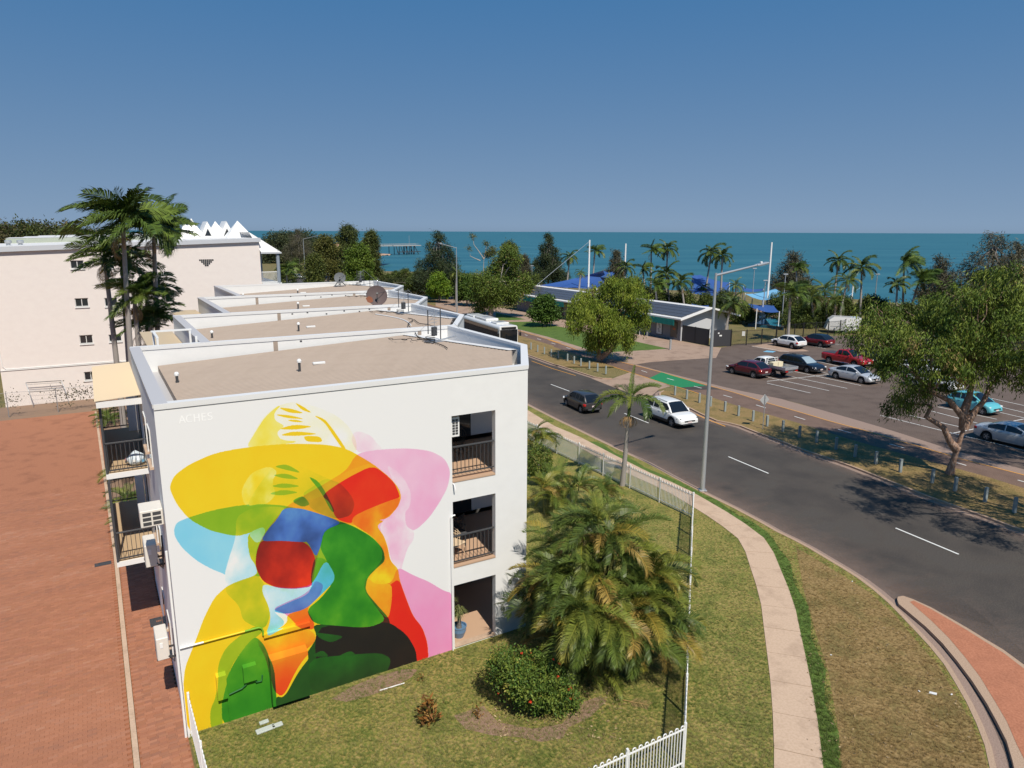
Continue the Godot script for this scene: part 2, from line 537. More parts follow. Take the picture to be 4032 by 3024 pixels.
func ground() -> void:
	kerb_near = resampled(joined(PackedVector2Array([Vector2(-70, -216), Vector2(-34, -136), Vector2(-8, -78)]), line_z([["5", 180, 790, 490, 945, 870, 1130, 1060, 1215, 1280, 1335, 1470, 1435], ["8", 0, 90, 150, 170, 270, 240, 400, 300, 500, 360, 600, 420, 700, 480, 800, 545, 900, 630, 980, 700, 1060, 790, 1140, 870, 1230, 970, 1300, 1060, 1360, 1160, 1420, 1260, 1470, 1360, 1510, 1450, 1545, 1540, 1575, 1659, 1610, 1860]])), 1.0)
	kerb_far = resampled(joined(PackedVector2Array([Vector2(-60, -220), Vector2(-25, -140)]), line_z([["5", 175, 400, 350, 460, 560, 530, 660, 562, 740, 575, 800, 574]])), 1.0)
	kerb_far2 = resampled(line_z([["5", 1190, 668, 1150, 690, 1170, 712, 1380, 796, 1480, 848, 1600, 900], ["6", 0, 930, 150, 990, 300, 1045, 520, 1130, 700, 1190, 900, 1260, 1100, 1340, 1300, 1420, 1500, 1500, 1700, 1570, 1900, 1640, 2300, 1790]]), 1.0)
	yel_near = resampled(joined(PackedVector2Array([Vector2(-50, -205)]), line_z([["3", 80, 920, 250, 975, 450, 1045, 590, 1090], ["3", 1240, 1300, 1400, 1345, 1550, 1395, 1760, 1465], ["6", 180, 830, 350, 880, 530, 930, 700, 985, 900, 1050, 1100, 1105, 1300, 1160, 1600, 1240, 1780, 1290, 2000, 1350, 2209, 1420, 2600, 1530]])), 1.5)
	yel_far = resampled(joined(PackedVector2Array([Vector2(-47, -205)]), line_z([["3", 160, 905, 300, 950, 480, 1010, 620, 1060], ["3", 1170, 1200, 1360, 1255, 1560, 1310], ["6", 0, 680, 250, 760, 500, 830, 730, 900, 1000, 970, 1200, 1035, 1480, 1110, 1700, 1180, 1900, 1230, 2209, 1310, 2600, 1410]])), 1.5)
	path_edge = resampled(joined(PackedVector2Array([Vector2(-40, -154), Vector2(-12, -91)]), line_z([["5", 178, 838, 500, 1000, 860, 1190, 1100, 1310, 1310, 1400, 1420, 1455], ["8", 0, 150, 90, 215, 160, 265, 190, 295, 230, 370, 270, 475, 310, 570, 345, 660, 370, 760, 395, 900, 430, 1050, 460, 1200, 480, 1330, 500, 1450, 525, 1659, 545, 1900]])), 1.0)
	# --- land, to the cliff edge over the sea
	var mb := MB.new()
	var coast := line_z([["4", 2400, 800, 1770, 728, 1450, 690, 1000, 648, 600, 612, 100, 588], ["3", 900, 560, 300, 524], ["2", 1500, 505, 1120, 497, 880, 492]])
	var land := PackedVector2Array([Vector2(300, 200), Vector2(300, -60)])
	land.append_array(coast)
	land.append_array(PackedVector2Array([Vector2(-75, -300), Vector2(-105, -380), Vector2(-135, -470), Vector2(-190, -455), Vector2(-260, -470), Vector2(-420, -560), Vector2(-900, -700), Vector2(-900, 200)]))
	mb.sheet(land, 0.0, 8.0)
	struct("ground", mb.done(), M.park)
	mb = MB.new()
	mb.sheet(PackedVector2Array([Vector2(-30000, 300), Vector2(-30000, -40000), Vector2(30000, -40000), Vector2(30000, 300)]), -6.0)
	struct("sea", mb.done(), M.sea)
	# --- road
	mb = MB.new()
	var far_all := joined(kerb_far, kerb_far2)
	var road := kerb_near.duplicate()
	road.append(Vector2(12, 0)); road.append(Vector2(60, 0)); road.append(Vector2(60, -5))
	road.append_array(back(far_all))
	mb.sheet(road, .004)
	struct("road", mb.done(), M.asphalt)
	# --- car park and the plaza before the pool building
	mb = MB.new()
	var park := resampled(line_z([["6", -320, 575, 0, 655, 400, 735, 700, 822, 1050, 922, 1300, 1000, 1700, 1130, 2209, 1265, 2700, 1400]]), 2.0)
	var top := line_z([["6", 2900, 260, 2209, 255, 1600, 250, 900, 236, 740, 240, 500, 262, 280, 285, 0, 306], ["5", 1640, 330, 1600, 408, 1330, 422, 1090, 440, 960, 450, 1180, 512]])
	mb.sheet(joined(park, top), .006)
	struct("car_park", mb.done(), M.car_park)
	mb = MB.new()
	var strip := yel_far.slice(yel_far.size() * 45 / 100)
	ribbon(mb, strip, -.2, 2.2, .004)
	struct("concrete_apron", mb.done(), M.gutter)
	mb = MB.new()
	mb.sheet(line_z([["k", -900, 640, 0, 845, 290, 880, 740, 965, 1640, 1150, 2150, 1240], ["3", 1540, 1003], ["5", 1640, 330, 1600, 408, 1330, 424, 1090, 442, 970, 460], ["k", 1100, 1400, 700, 1290, 160, 1120, -900, 860]]), .008)
	struct("plaza", mb.done(), M.plaza)
	mb = MB.new()
	mb.sheet(line_z([["3", 640, 1250, 800, 1252, 1000, 1180, 1090, 1235, 1250, 1310, 1160, 1335, 1060, 1420, 900, 1350, 760, 1298]]), .012)
	struct("driveway", mb.done(), M.plaza)
	mb = MB.new()
	mb.sheet(line_z([["k", 0, 1005, 320, 1000, 480, 1030, 730, 1080, 1100, 1150, 1600, 1250, 2000, 1338, 1600, 1362, 1180, 1385, 1010, 1350, 500, 1190, 150, 1100, 60, 1060]]), .010)
	mb.sheet(line_z([["k", 0, 925, 220, 972, 0, 985, -150, 985, -150, 890]]), .010)
	struct("park_lawn", mb.done(), M.lush_lawn)
	# --- cycle path with its painted edges
	mb = MB.new()
	var cyc := yel_near.duplicate()
	cyc.append_array(back(yel_far))
	mb.sheet(cyc, .016)
	struct("cycle_path", mb.done(), M.cycle_path)
	mb = MB.new()
	for l in [yel_near, yel_far]:
		ribbon(mb, l, -.06, .06, .022)
	struct("path_edge_line", mb.done(), M.line_yellow)
	mb = MB.new()
	mb.sheet(line_z([["5", 1085, 566, 1180, 520, 1522, 625, 1330, 638, 1250, 620]]), .026)
	struct("green_crossing", mb.done(), M.green_paint)
	mb = MB.new()
	mb.sheet(line_z([["5", 1330, 638, 1522, 625, 1640, 652, 1390, 655]]), .021)
	struct("asphalt_patch", mb.done(), M.asphalt)
	mb = MB.new()
	for s in [["3", 130, 915, 150, 922], ["3", 225, 945, 255, 955], ["3", 333, 978, 365, 988], ["3", 448, 1013, 482, 1023], ["3", 1025, 1190, 1070, 1205], ["3", 1222, 1250, 1275, 1265], ["3", 1430, 1311, 1488, 1327], ["3", 1655, 1380, 1722, 1398], ["6", 150, 772, 225, 795], ["6", 445, 860, 527, 885], ["6", 780, 960, 880, 988], ["6", 1175, 1072, 1290, 1103], ["6", 1692, 1216, 1765, 1238], ["6", 2160, 1350, 2240, 1372]]:
		var l := line_z([s])
		ribbon(mb, l, -.05, .05, .030)
	struct("path_dashes", mb.done(), M.line_white)
	# --- raised verge and yard with kerbs
	mb = MB.new()
	var verge := kerb_near.duplicate()
	verge = shifted(verge, -.15)
	for p in [bplan(4, -16), bplan(.05, -16), bplan(.05, 1.0), bplan(12, 5), bplan(12, 40), bplan(22, 60), bplan(30, 110)]:
		verge.append(xz(p))
	mb.sheet(verge, .10)
	struct("verge", mb.done(), M.lawn)
	mb = MB.new()
	var kn := kerb_near.slice(kerb_near.size() * 30 / 100)
	ribbon(mb, kn, -.16, 0.0, .115, .12)
	ribbon(mb, kerb_far, 0.0, .16, .115, .12)
	ribbon(mb, kerb_far2, 0.0, .16, .115, .12)
	struct("kerb", mb.done(), M.kerb)
	mb = MB.new()
	ribbon(mb, kn, 0.0, .32, .009)
	ribbon(mb, kerb_far, -.32, 0.0, .009)
	ribbon(mb, kerb_far2, -.32, 0.0, .009)
	struct("gutter", mb.done(), M.gutter)
	mb = MB.new()
	var z := -124.0
	var x_at := func(l: PackedVector2Array, zz: float) -> float:
		for i in l.size() - 1:
			if (l[i].y <= zz) != (l[i + 1].y <= zz): return lerpf(l[i].x, l[i + 1].x, (zz - l[i].y) / (l[i + 1].y - l[i].y))
		return l[l.size() - 1].x
	while z < -73.5:
		var c := []
		for zz in [z, z + 1.0]: c.append([x_at.call(kerb_far, zz) + .16, x_at.call(yel_near, zz) - .1])
		mb.quad(Vector3(c[0][0], .10, z), Vector3(c[0][1], .10, z), Vector3(c[1][1], .10, z + 1.0), Vector3(c[1][0], .10, z + 1.0))
		z += 1.0
	var med2 := shifted(kerb_far2, .14)
	var m2 := PackedVector2Array()
	for p in yel_near:
		if p.y > kerb_far2[0].y + .3: m2.append(p)
	med2.append_array(back(shifted(m2, -.1)))
	mb.sheet(med2, .10, .10)
	struct("median_verge", mb.done(), M.dry_lawn)
	median = med2
	# greener and browner grass beside the footpath
	mb = MB.new()
	var g := PackedVector2Array()
	var pe := path_edge.slice(path_edge.size() - 34)
	for i in pe.size():
		g.append(pe[i])
	var out := shifted(pe, .42)
	for i in range(pe.size() - 1, -1, -1):
		g.append(out[i] + Vector2(sin(i * 1.7) * .12, cos(i * 2.3) * .12))
	mb.sheet(g, .106)
	struct("grass_border", mb.done(), M.lush_lawn)
	mb = MB.new()
	mb.sheet(line_z([["8", 360, 330, 480, 400, 640, 500, 800, 600, 960, 740, 1090, 900, 1230, 1060, 1330, 1230, 1420, 1400, 1500, 1580, 1540, 1720, 640, 1720, 610, 1400, 560, 1100, 480, 850, 410, 600]]), .104)
	struct("dry_grass", mb.done(), M.dry_lawn)
	mb = MB.new()
	mb.sheet(line_z([["7", -60, 1400, 150, 1440, 330, 1410, 420, 1290, 560, 1240, 600, 1270, 500, 1370, 370, 1430, 330, 1500, 200, 1520, 60, 1490, -100, 1480, -260, 1440, -330, 1360, -240, 1330, -150, 1300]]), .105)
	mb.sheet(line_z([["d", 1200, 1130, 1330, 1050, 1500, 980, 1680, 930, 1780, 930, 1740, 980, 1600, 1060, 1450, 1110, 1300, 1150]]), .105)
	struct("bare_soil", mb.done(), M.soil)
	# --- footpath slabs
	var fp := Node3D.new()
	fp.name = "footpath"
	fp.set_meta("kind", "structure")
	add_child(fp)
	var edge := resampled(path_edge, 1.62)
	var inner := shifted(edge, -1.22)
	for i in edge.size() - 1:
		mb = MB.new()
		var t := (edge[i + 1] - edge[i]).normalized() * .012
		mb.sheet(PackedVector2Array([edge[i] + t, edge[i + 1] - t, inner[i + 1] - t, inner[i] + t]), .122 + .003 * (i % 2), .03)
		part("slab", mb.done(), M.concrete, fp)
	# --- red traffic island
	var isl_in := line_z([["8", 975, 652, 980, 636, 1012, 630, 1070, 650, 1180, 700, 1300, 768, 1400, 826, 1500, 888, 1620, 960, 1749, 1055, 1900, 1170, 2300, 1700, 1700, 1750, 1675, 1640, 1640, 1520, 1580, 1400, 1520, 1290, 1430, 1150, 1340, 1030, 1250, 920, 1150, 820, 1050, 735, 985, 680]])
	mb = MB.new()
	mb.sheet(isl_in, .13, .13)
	struct("traffic_island", mb.done(), M.kerb)
	mb = MB.new()
	mb.sheet(line_z([["8", 1052, 668, 1075, 660, 1180, 712, 1300, 782, 1400, 842, 1500, 906, 1620, 980, 1749, 1080, 1880, 1190, 2200, 1700, 1790, 1720, 1700, 1540, 1640, 1400, 1570, 1280, 1480, 1130, 1390, 1010, 1290, 890, 1180, 780]]), .136)
	struct("island_paving", mb.done(), M.island_red)
	# --- road and bay markings
	mb = MB.new()
	for s in [["5", 330, 612, 473, 665], ["5", 895, 835, 1082, 910], ["5", 1695, 1168, 2003, 1297], ["8", 968, 200, 1352, 360], ["5", 80, 520, 130, 538]]:
		ribbon(mb, line_z([s]), -.05, .05, .010)
	struct("centre_line", mb.done(), M.line_white)
	mb = MB.new()
	for s in [["t", 0, 970, 1180, 840], ["t", 0, 1005, 825, 1192], ["t", -380, 830, 0, 890, 1175, 1148], ["t", 390, 865, 1520, 1105], ["t", 520, 785, 1780, 1050], ["t", 1040, 800, 1190, 832], ["t", 890, 575, 1380, 690], ["t", 740, 285, 1110, 350], ["t", 1245, 255, 1400, 280],
			["6", 1105, 850, 1810, 1025], ["6", 1330, 850, 1720, 940], ["6", 1490, 815, 1850, 910], ["6", 1545, 785, 2000, 880], ["6", 1650, 990, 2209, 878], ["6", 1960, 720, 2209, 775], ["6", 2030, 786, 2209, 828], ["6", 2010, 824, 2209, 870], ["6", 1800, 1020, 2209, 1120], ["4", 330, 985, 500, 1020], ["4", 120, 1003, 400, 1045]]:
		ribbon(mb, line_z([s]), -.045, .045, .012)
	struct("bay_lines", mb.done(), M.line_white)
	mb = MB.new()
	mb.sheet(line_z([["5", 1960, 362, 1990, 352, 2060, 358, 2035, 368]]), .012)
	struct("bay_symbol", mb.done(), M.bay_blue)
	mb = MB.new()
	mb.sheet(line_z([["4", 110, 1000, 330, 965, 560, 1040, 340, 1045]]), .008)
	struct("tan_bay", mb.done(), M.plaza)
	# dirt line where the road meets the yellow line on the far side
	mb = MB.new()
	ribbon(mb, line_z([["5", 1450, 845, 1540, 885, 1670, 935]]), -.06, .06, .012)
	ribbon(mb, line_z([["5", 180, 432, 340, 490, 520, 545]]), -.05, .05, .012)
	struct("kerb_line", mb.done(), M.line_yellow)
	dust()
	bricks()
	grass()

func bricks() -> void:
	# red paving: bricks one by one near the camera, joined further off, a plain sheet beyond
	var dr := Node3D.new()
	dr.name = "brick_driveway"
	dr.set_meta("kind", "structure")
	add_child(dr)
	dr.position = BPOS
	dr.rotation.y = BROT
	var mb := MB.new()
	var sh := func(mb, u0, u1, w0, w1, y):
		mb.sheet(PackedVector2Array([Vector2(u0, -w0), Vector2(u1, -w0), Vector2(u1, -w1), Vector2(u0, -w1)]), y)
	sh.call(mb, -14.0, -1.38, -14.0, 43.4, .010)
	sh.call(mb, -1.22, 0.0, -14.0, 13.9, .010)
	part("bedding_sand", mb.done(), M.joint_sand, dr)
	mb = MB.new()
	sh.call(mb, -14.0, -1.38, 24.0, 43.4, .055)
	part("far_paving", mb.done(), M.brick_far, dr)
	var tones := []
	for i in 9:
		var f := rng.randf_range(.96, 1.04)
		var c: Color = [Color(0.242, 0.122, 0.086), Color(0.288, 0.129, 0.081), Color(0.335, 0.151, 0.090), Color(0.344, 0.148, 0.085), Color(0.353, 0.157, 0.092), Color(0.372, 0.164, 0.094), Color(0.381, 0.175, 0.106), Color(0.400, 0.196, 0.127), Color(0.428, 0.228, 0.149)][i]
		c = c.lerp(Color(.365, .145, .073), .55)
		tones.append(Color(c.r * f, c.g * f, c.b * f))
	var fn := FastNoiseLite.new()
	fn.seed = 4
	fn.frequency = .22
	var bm := []
	var one := MB.new()
	one.box(Vector3(-.1138, 0, -.0562), Vector3(.1138, .05, .0562), .003)
	var shape := one.done()
	for t in tones:
		bm.append(mat("brick_tone", t.r, t.g, t.b, .9))
	var rest := MB.new()
	rest.use_c = true
	var lst := []
	for r in 342:
		var w := -14.0 + .115 + r * .115
		for k in 56:
			var u := -1.50 - k * .230 - (.115 if r % 2 else 0.0)
			if u < -13.6: continue
			lst.append(Vector2(u, w))
		for k in 5:
			lst.append(Vector2(-1.10 + k * .230 + (.0 if r % 2 else .05), w))
	var singles := 0
	for p in lst:
		var wp := bplan(p.x, p.y)
		var q := cam_basis.inverse() * (wp - EYE)
		if q.z > -1.0: continue
		var sx := 2016.0 - q.x / q.z * FOC; var sy := 1512.0 + q.y / q.z * FOC
		if sx < -60.0 or sy > 3090.0 or p.y > 24.0 or (p.x > -1.2 and p.y > 13.9): continue
		var a := fn.get_noise_2d(p.x * .5, p.y * 3.0) * .75 + rng.randfn(0, .13)
		var ti := clampi(int((a + .55) / 1.1 * 9.0), 0, 8)
		if p.x > -1.2: ti = [0, 3, 6, 1, 7][rng.randi() % 5]
		var y := .010 + rng.randf_range(-.004, .003)
		if sx > 20.0 and sy > 2610.0 and sy < 2990.0 and p.x < -1.2 and singles < 300 and sx < 1000.0:
			part("brick", shape, bm[ti], dr, Transform3D(Basis(), Vector3(p.x, y, -p.y)))
			singles += 1
		else:
			rest.col = tones[ti] * rng.randf_range(.93, 1.07)
			rest.box(Vector3(p.x - .1138, y, -p.y - .0562), Vector3(p.x + .1138, y + .05, -p.y + .0562))
	var o := part("brick_field", rest.done(), M.tone, dr)
	o.set_meta("kind", "stuff")
	# concrete edge strip between driveway and the strip along the wall
	mb = MB.new()
	var l := PackedVector2Array()
	for w in [-14.0, -6.0, 0.0, 6.0, 13.7, 20.0, 28.0, 36.0, 43.0]:
		l.append(Vector2(-1.30 - (.0 if w < 14 else (w - 14.0) * .012), -w))
	ribbon(mb, l, -.07, .07, .085, .09)
	part("edge_strip", mb.done(), M.concrete, dr)
	# drain grates
	for q in [[-1.79, 13.2, .62, .34], [-.25, 7.0, .40, .62]]:
		var gr := thing("drain_grate", "dark steel drain grate in the red paving " + ("beside the concrete edge strip" if q[0] < -1 else "along the foot of the white wall"), "drain", bplan(q[0], q[1], .058), BROT)
		var f := MB.new()
		var a: float = q[2] / 2; var b: float = q[3] / 2
		f.box(Vector3(-a, 0, -b), Vector3(a, .02, -b + .03)); f.box(Vector3(-a, 0, b - .03), Vector3(a, .02, b)); f.box(Vector3(-a, 0, -b + .03), Vector3(-a + .03, .02, b - .03)); f.box(Vector3(a - .03, 0, -b + .03), Vector3(a, .02, b - .03))
		f.box(Vector3(-a + .03, 0, -b + .03), Vector3(a - .03, .004, b - .03))
		part("frame", f.done(), M.charcoal, gr)
		for i in 7:
			var s := MB.new()
			var xx: float = -a + .05 + (2 * a - .1) * i / 6.0
			s.box(Vector3(xx - .008, .004, -b + .03), Vector3(xx + .008, .018, b - .03))
			part("bar", s.done(), M.charcoal, gr)
	# bare earth and litter strip between the paving and the neighbour
	mb = MB.new()
	sh.call(mb, -14.0, 6.0, 43.4, 48.4, .012)
	sh.call(mb, -1.2, 7.0, 13.9, 43.4, .012)
	part("earth", mb.done(), M.soil, dr)

func grass() -> void:
	# blades over the lawns near the camera
	var fn := FastNoiseLite.new()
	fn.seed = 9
	fn.frequency = .35
	var t := MB.new()
	t.use_c = true
	for i in 7:
		var an := i * 2.4; var r := .03
		var b := Vector3(cos(an) * r * i / 7.0, 0, sin(an) * r * i / 7.0)
		var d := Vector3(cos(an), 0, sin(an))
		var s := Vector3(-sin(an), 0, cos(an)) * .006
		var h := .045 + .022 * ((i * 37) % 5) / 4.0
		t.col = Color(1, 1, 1) * (.8 + .09 * (i % 4))
		t.tri(b - s, b + s, b + d * .04 + Vector3(0, h, 0))
	var mesh := t.done()
	var poly := shifted(kerb_near, -.2)
	for p in [bplan(4, -16), bplan(.3, -16), bplan(.3, -.05), bplan(11, -.05), bplan(13.6, 3.6), bplan(13.8, 10.0), bplan(16, 30)]:
		poly.append(xz(p))
	var walk := path_edge.duplicate()
	walk.append_array(back(shifted(path_edge, -1.25)))
	var lush := resampled(path_edge, .5)
	var xf := []
	var cs := []
	var tries := 0
	while xf.size() < 60000 and tries < 220000:
		tries += 1
		var p := Vector2(rng.randf_range(-11, 15), -13.0 - 26.0 * rng.randf() * rng.randf())
		if not Geometry2D.is_point_in_polygon(p, poly) or Geometry2D.is_point_in_polygon(p, walk): continue
		var near := 9.0
		var road_side := false
		if p.x > 5.0:
			for q in lush:
				var dq := q.distance_to(p)
				if dq < near:
					near = dq
					road_side = p.x > q.x + .2
		var a := fn.get_noise_2d(p.x, p.y) * .9 + fn.get_noise_2d(p.x * 4.0, p.y * 4.0) * .5
		var c := Color(.125, .165, .030).lerp(Color(.30, .24, .095), clampf(a + .5, 0, 1))
		if road_side and near > .5: c = Color(.23, .155, .055).lerp(Color(.34, .23, .10), clampf(a + .5, 0, 1))
		var k := rng.randf_range(.55, 1.2)
		if near < .48 and p.x > 8.0:
			c = Color(.085, .122, .022); k *= 1.35
		elif rng.randf() < .35 and a > .25: continue
		xf.append(Transform3D(Basis(Vector3.UP, rng.randf() * TAU).scaled(Vector3(k, k, k)), Vector3(p.x, .1, p.y)))
		cs.append(c * rng.randf_range(.75, 1.25))
	var mm := MultiMesh.new()
	mm.transform_format = MultiMesh.TRANSFORM_3D
	mm.use_colors = true
	mm.mesh = mesh
	mm.instance_count = xf.size()
	for i in xf.size():
		mm.set_instance_transform(i, xf[i])
		mm.set_instance_color(i, cs[i])
	var o := MultiMeshInstance3D.new()
	o.name = "grass"
	o.multimesh = mm
	o.material_override = M.grass_blade
	add_child(o)
	tag(o, "short patchy green and brown grass of the yard and verge", "grass", "", "stuff")

# pale grit that has drifted on to the road edge: grains that thin out away from the kerb
func dust() -> void:
	var im := Image.create(512, 128, false, Image.FORMAT_RGBA8)
	var fn := FastNoiseLite.new()
	fn.seed = 61
	fn.frequency = .02
	var r := RandomNumberGenerator.new()
	r.seed = 5
	var c := Color(.27, .19, .155).linear_to_srgb()
	for y in 128:
		for x in 512:
			var k := 1.0 - y / 127.0
			var n := fn.get_noise_2d(x, y * .6) * .35 + fn.get_noise_2d(x * 5.0 + 900, y * 5.0) * .2
			var a := clampf(k * k * .95 + n * (1.0 - absf(k - .5)), 0.0, 1.0) * r.randf_range(.25, 1.0)
			if y > 122: a = 0.0
			im.set_pixel(x, y, Color(c.r, c.g, c.b, a * .75))
	var m := mat("road_grit", 1, 1, 1, .95)
	m.albedo_texture = ImageTexture.create_from_image(im)
	m.transparency = BaseMaterial3D.TRANSPARENCY_ALPHA
	var mb := MB.new()
	var lay := func(l: PackedVector2Array, d0: float, d1: float):
		var a := shifted(l, d0); var b := shifted(l, d1)
		for i in l.size() - 1:
			mb.quad_uv(Vector3(a[i].x, .0075, a[i].y), Vector3(a[i + 1].x, .0075, a[i + 1].y), Vector3(b[i + 1].x, .0075, b[i + 1].y), Vector3(b[i].x, .0075, b[i].y), Vector2(i * .11, 0), Vector2((i + 1) * .11, 0), Vector2((i + 1) * .11, 1), Vector2(i * .11, 1))
	lay.call(kerb_near.slice(kerb_near.size() * 45 / 100), .3, 3.0)
	lay.call(kerb_far2, -.3, -1.6)
	lay.call(line_z([["8", 900, 560, 1075, 645, 1180, 694, 1300, 762, 1400, 820, 1500, 882, 1620, 954, 1749, 1049, 1900, 1165]]), .02, 3.2)
	struct("road_grit", mb.done(), m)

# ---------------------------------------------------------------- the painted block of flats
const PITCH_W := 10.3
const SHIFT_U := 2.48
const STOREY := 3.05

# boxes in the building's own plan: u along the painted wall, w behind it
func ub(mb: MB, u0, u1, y0, y1, w0, w1, bev := 0.0) -> void:
	mb.box(Vector3(u0, y0, -w1), Vector3(u1, y1, -w0), bev)
func wall_between(mb: MB, a: Vector2, b: Vector2, y0: float, y1: float, thick: float, over := 0.0) -> void:
	var d := (b - a).normalized()
	var x := Transform3D(Basis(Vector3(d.x, 0, -d.y), Vector3.UP, Vector3(d.y, 0, d.x) * 1.0), Vector3(a.x, 0, -a.y))
	x.basis.z = x.basis.x.cross(Vector3.UP)
	mb.box(Vector3(-over, y0, -thick), Vector3(a.distance_to(b) + over, y1, 0.0), 0.0, x)
func bpart(called, mb, m, parent):
	return part(called, mb.done(), m, parent)

func flats() -> void:
	var B := thing("apartment_building", "white three storey block of flats with overlapping coloured figures painted on its end wall", "building", BPOS, BROT)
	var H := 9.50
	# end wall with its three openings
	var mb := MB.new()
	ub(mb, 0.0, 8.29, 0.0, H, 0.0, .22)
	ub(mb, 9.87, 11.1, 0.0, H, 0.0, .22)
	ub(mb, 8.29, 9.87, 8.22, H, 0.0, .22)
	ub(mb, 8.29, 9.87, 5.36, 6.02, 0.0, .22)
	ub(mb, 8.29, 9.87, 2.42, 3.06, 0.0, .22)
	ub(mb, 8.29, 9.87, 0.0, .16, 0.0, .22)
	bpart("end_wall", mb, M.render_white, B)
	for y in [3.06, 6.02]:
		mb = MB.new()
		ub(mb, 8.30, 9.86, y, y + .05, -.02, .22)
		bpart("sill", mb, M.tile_floor, B)
	mb = MB.new()
	ub(mb, 8.30, 9.86, .16, .18, -.03, .22)
	bpart("sill", mb, M.concrete, B)
	# painted skin
	var im := mural()
	var tex := ImageTexture.create_from_image(im)
	var mm := mat("mural_paint", 1, 1, 1, .8)
	mm.albedo_texture = tex
	mm.texture_repeat = false
	mb = MB.new()
	var z := .003
	mb.quad_uv(Vector3(0.012, .02, z), Vector3(0.012, 9.40, z), Vector3(8.27, 9.40, z), Vector3(8.27, .02, z), Vector2(0.012 / 8.3, 1 - .02 / 9.5), Vector2(0.012 / 8.3, 1 - 9.4 / 9.5), Vector2(8.27 / 8.3, 1 - 9.4 / 9.5), Vector2(8.27 / 8.3, 1 - .02 / 9.5))
	bpart("mural", mb, mm, B).set_meta("label", "overlapping figures in wide hats painted in bright yellow, blue, red, green and pink")
	# painted-over boxes and pipes on the wall: they carry the mural too
	var skin := func(called, u0, u1, y0, y1, deep, slope := 0.0):
		var q := MB.new()
		var uv := func(u, y): return Vector2(u / 8.3, 1 - y / 9.5)
		var f := func(u, y, d): return Vector3(u, y, d)
		q.quad_uv(f.call(u0, y0, deep), f.call(u0, y1, deep), f.call(u1, y1, deep), f.call(u1, y0, deep), uv.call(u0, y0), uv.call(u0, y1), uv.call(u1, y1), uv.call(u1, y0))
		q.quad_uv(f.call(u0, y1, deep), f.call(u0, y1 + slope, .004), f.call(u1, y1 + slope, .004), f.call(u1, y1, deep), uv.call(u0, y1), uv.call(u0, y1 + .08), uv.call(u1, y1 + .08), uv.call(u1, y1))
		q.quad_uv(f.call(u0, y0, deep), f.call(u0, y0, .004), f.call(u1, y0, .004), f.call(u1, y0, deep), uv.call(u0, y0), uv.call(u0, y0), uv.call(u1, y0), uv.call(u1, y0))
		q.quad_uv(f.call(u0, y0, deep), f.call(u0, y1, deep), f.call(u0, y1 + slope, .004), f.call(u0, y0, .004), uv.call(u0, y0), uv.call(u0, y1), uv.call(u0 - .05, y1), uv.call(u0 - .05, y0))
		q.quad_uv(f.call(u1, y0, deep), f.call(u1, y0, .004), f.call(u1, y1 + slope, .004), f.call(u1, y1, deep), uv.call(u1, y0), uv.call(u1 + .05, y0), uv.call(u1 + .05, y1), uv.call(u1, y1))
		return bpart(called, q, mm, B)
	skin.call("meter_box", .84, 1.10, .95, 1.68, .16, .05)
	skin.call("switch_cabinet", 2.28, 3.36, .30, 1.78, .28, .06)
	skin.call("junction_box", 1.56, 1.92, 1.24, 1.72, .14, .04)
	skin.call("conduit_cover", 2.20, 3.52, 2.44, 2.56, .10, .0)
	skin.call("cabinet_riser", 1.10, 1.13, 0.02, .95, .05, .0)
	var pipe := func(called, pts, r, m):
		var q := MB.new()
		var rr := []
		for i in pts: rr.append(r)
		q.tube(pts, rr, 8)
		return bpart(called, q, m, B)
	pipe.call("water_pipe", [Vector3(.02, 2.80, .05), Vector3(.62, 2.80, .05)], .028, M.white_metal)
	pipe.call("water_pipe", [Vector3(.62, 2.80, .05), Vector3(1.70, 2.80, .05)], .0281, mat("pipe_yellow", .78, .55, .02, .6))
	pipe.call("water_pipe", [Vector3(1.70, 2.80, .05), Vector3(2.08, 2.80, .05), Vector3(2.16, 2.76, .05), Vector3(2.19, 2.66, .05), Vector3(2.19, 2.52, .05)], .028, mat("pipe_lime", .18, .40, .02, .6))
	pipe.call("water_pipe", [Vector3(1.15, .98, .05), Vector3(1.50, 1.05, .05), Vector3(1.62, 1.14, .06), Vector3(1.62, 1.26, .07)], .022, mat("pipe_green", .02, .13, .03, .6))
	pipe.call("water_pipe", [Vector3(1.86, 1.26, .07), Vector3(1.90, 1.12, .06), Vector3(2.05, 1.10, .05), Vector3(2.08, 1.28, .05)], .022, M.pipe_green)
	pipe.call("down_pipe", [Vector3(8.20, .02, .05), Vector3(8.20, 4.86, .05), Vector3(8.26, 4.92, .05), Vector3(8.34, 4.92, .05)], .028, M.white_metal)
	pipe.call("drain_spout", [Vector3(8.31, 5.99, .0), Vector3(8.31, 5.97, .10), Vector3(8.33, 5.80, .14)], .02, M.white_metal)
	pipe.call("down_pipe", [Vector3(-.05, .02, .02), Vector3(-.05, 2.75, .02), Vector3(-.05, 2.9, -.1), Vector3(-.05, 5.6, -.1)], .035, M.white_metal)
	var tx := TextMesh.new()
	tx.text = "ACHES"
	var sf := SystemFont.new()
	sf.font_names = PackedStringArray(["Droid Sans"])
	tx.font = sf
	tx.font_size = 22
	tx.pixel_size = .0125
	tx.depth = .002
	part("signature", tx, mat("faint_white", .86, .86, .855, .8), B, Transform3D(Basis(), Vector3(.95, 9.13, .005))).set_meta("label", "faint white hand painted capital letters ACHES")
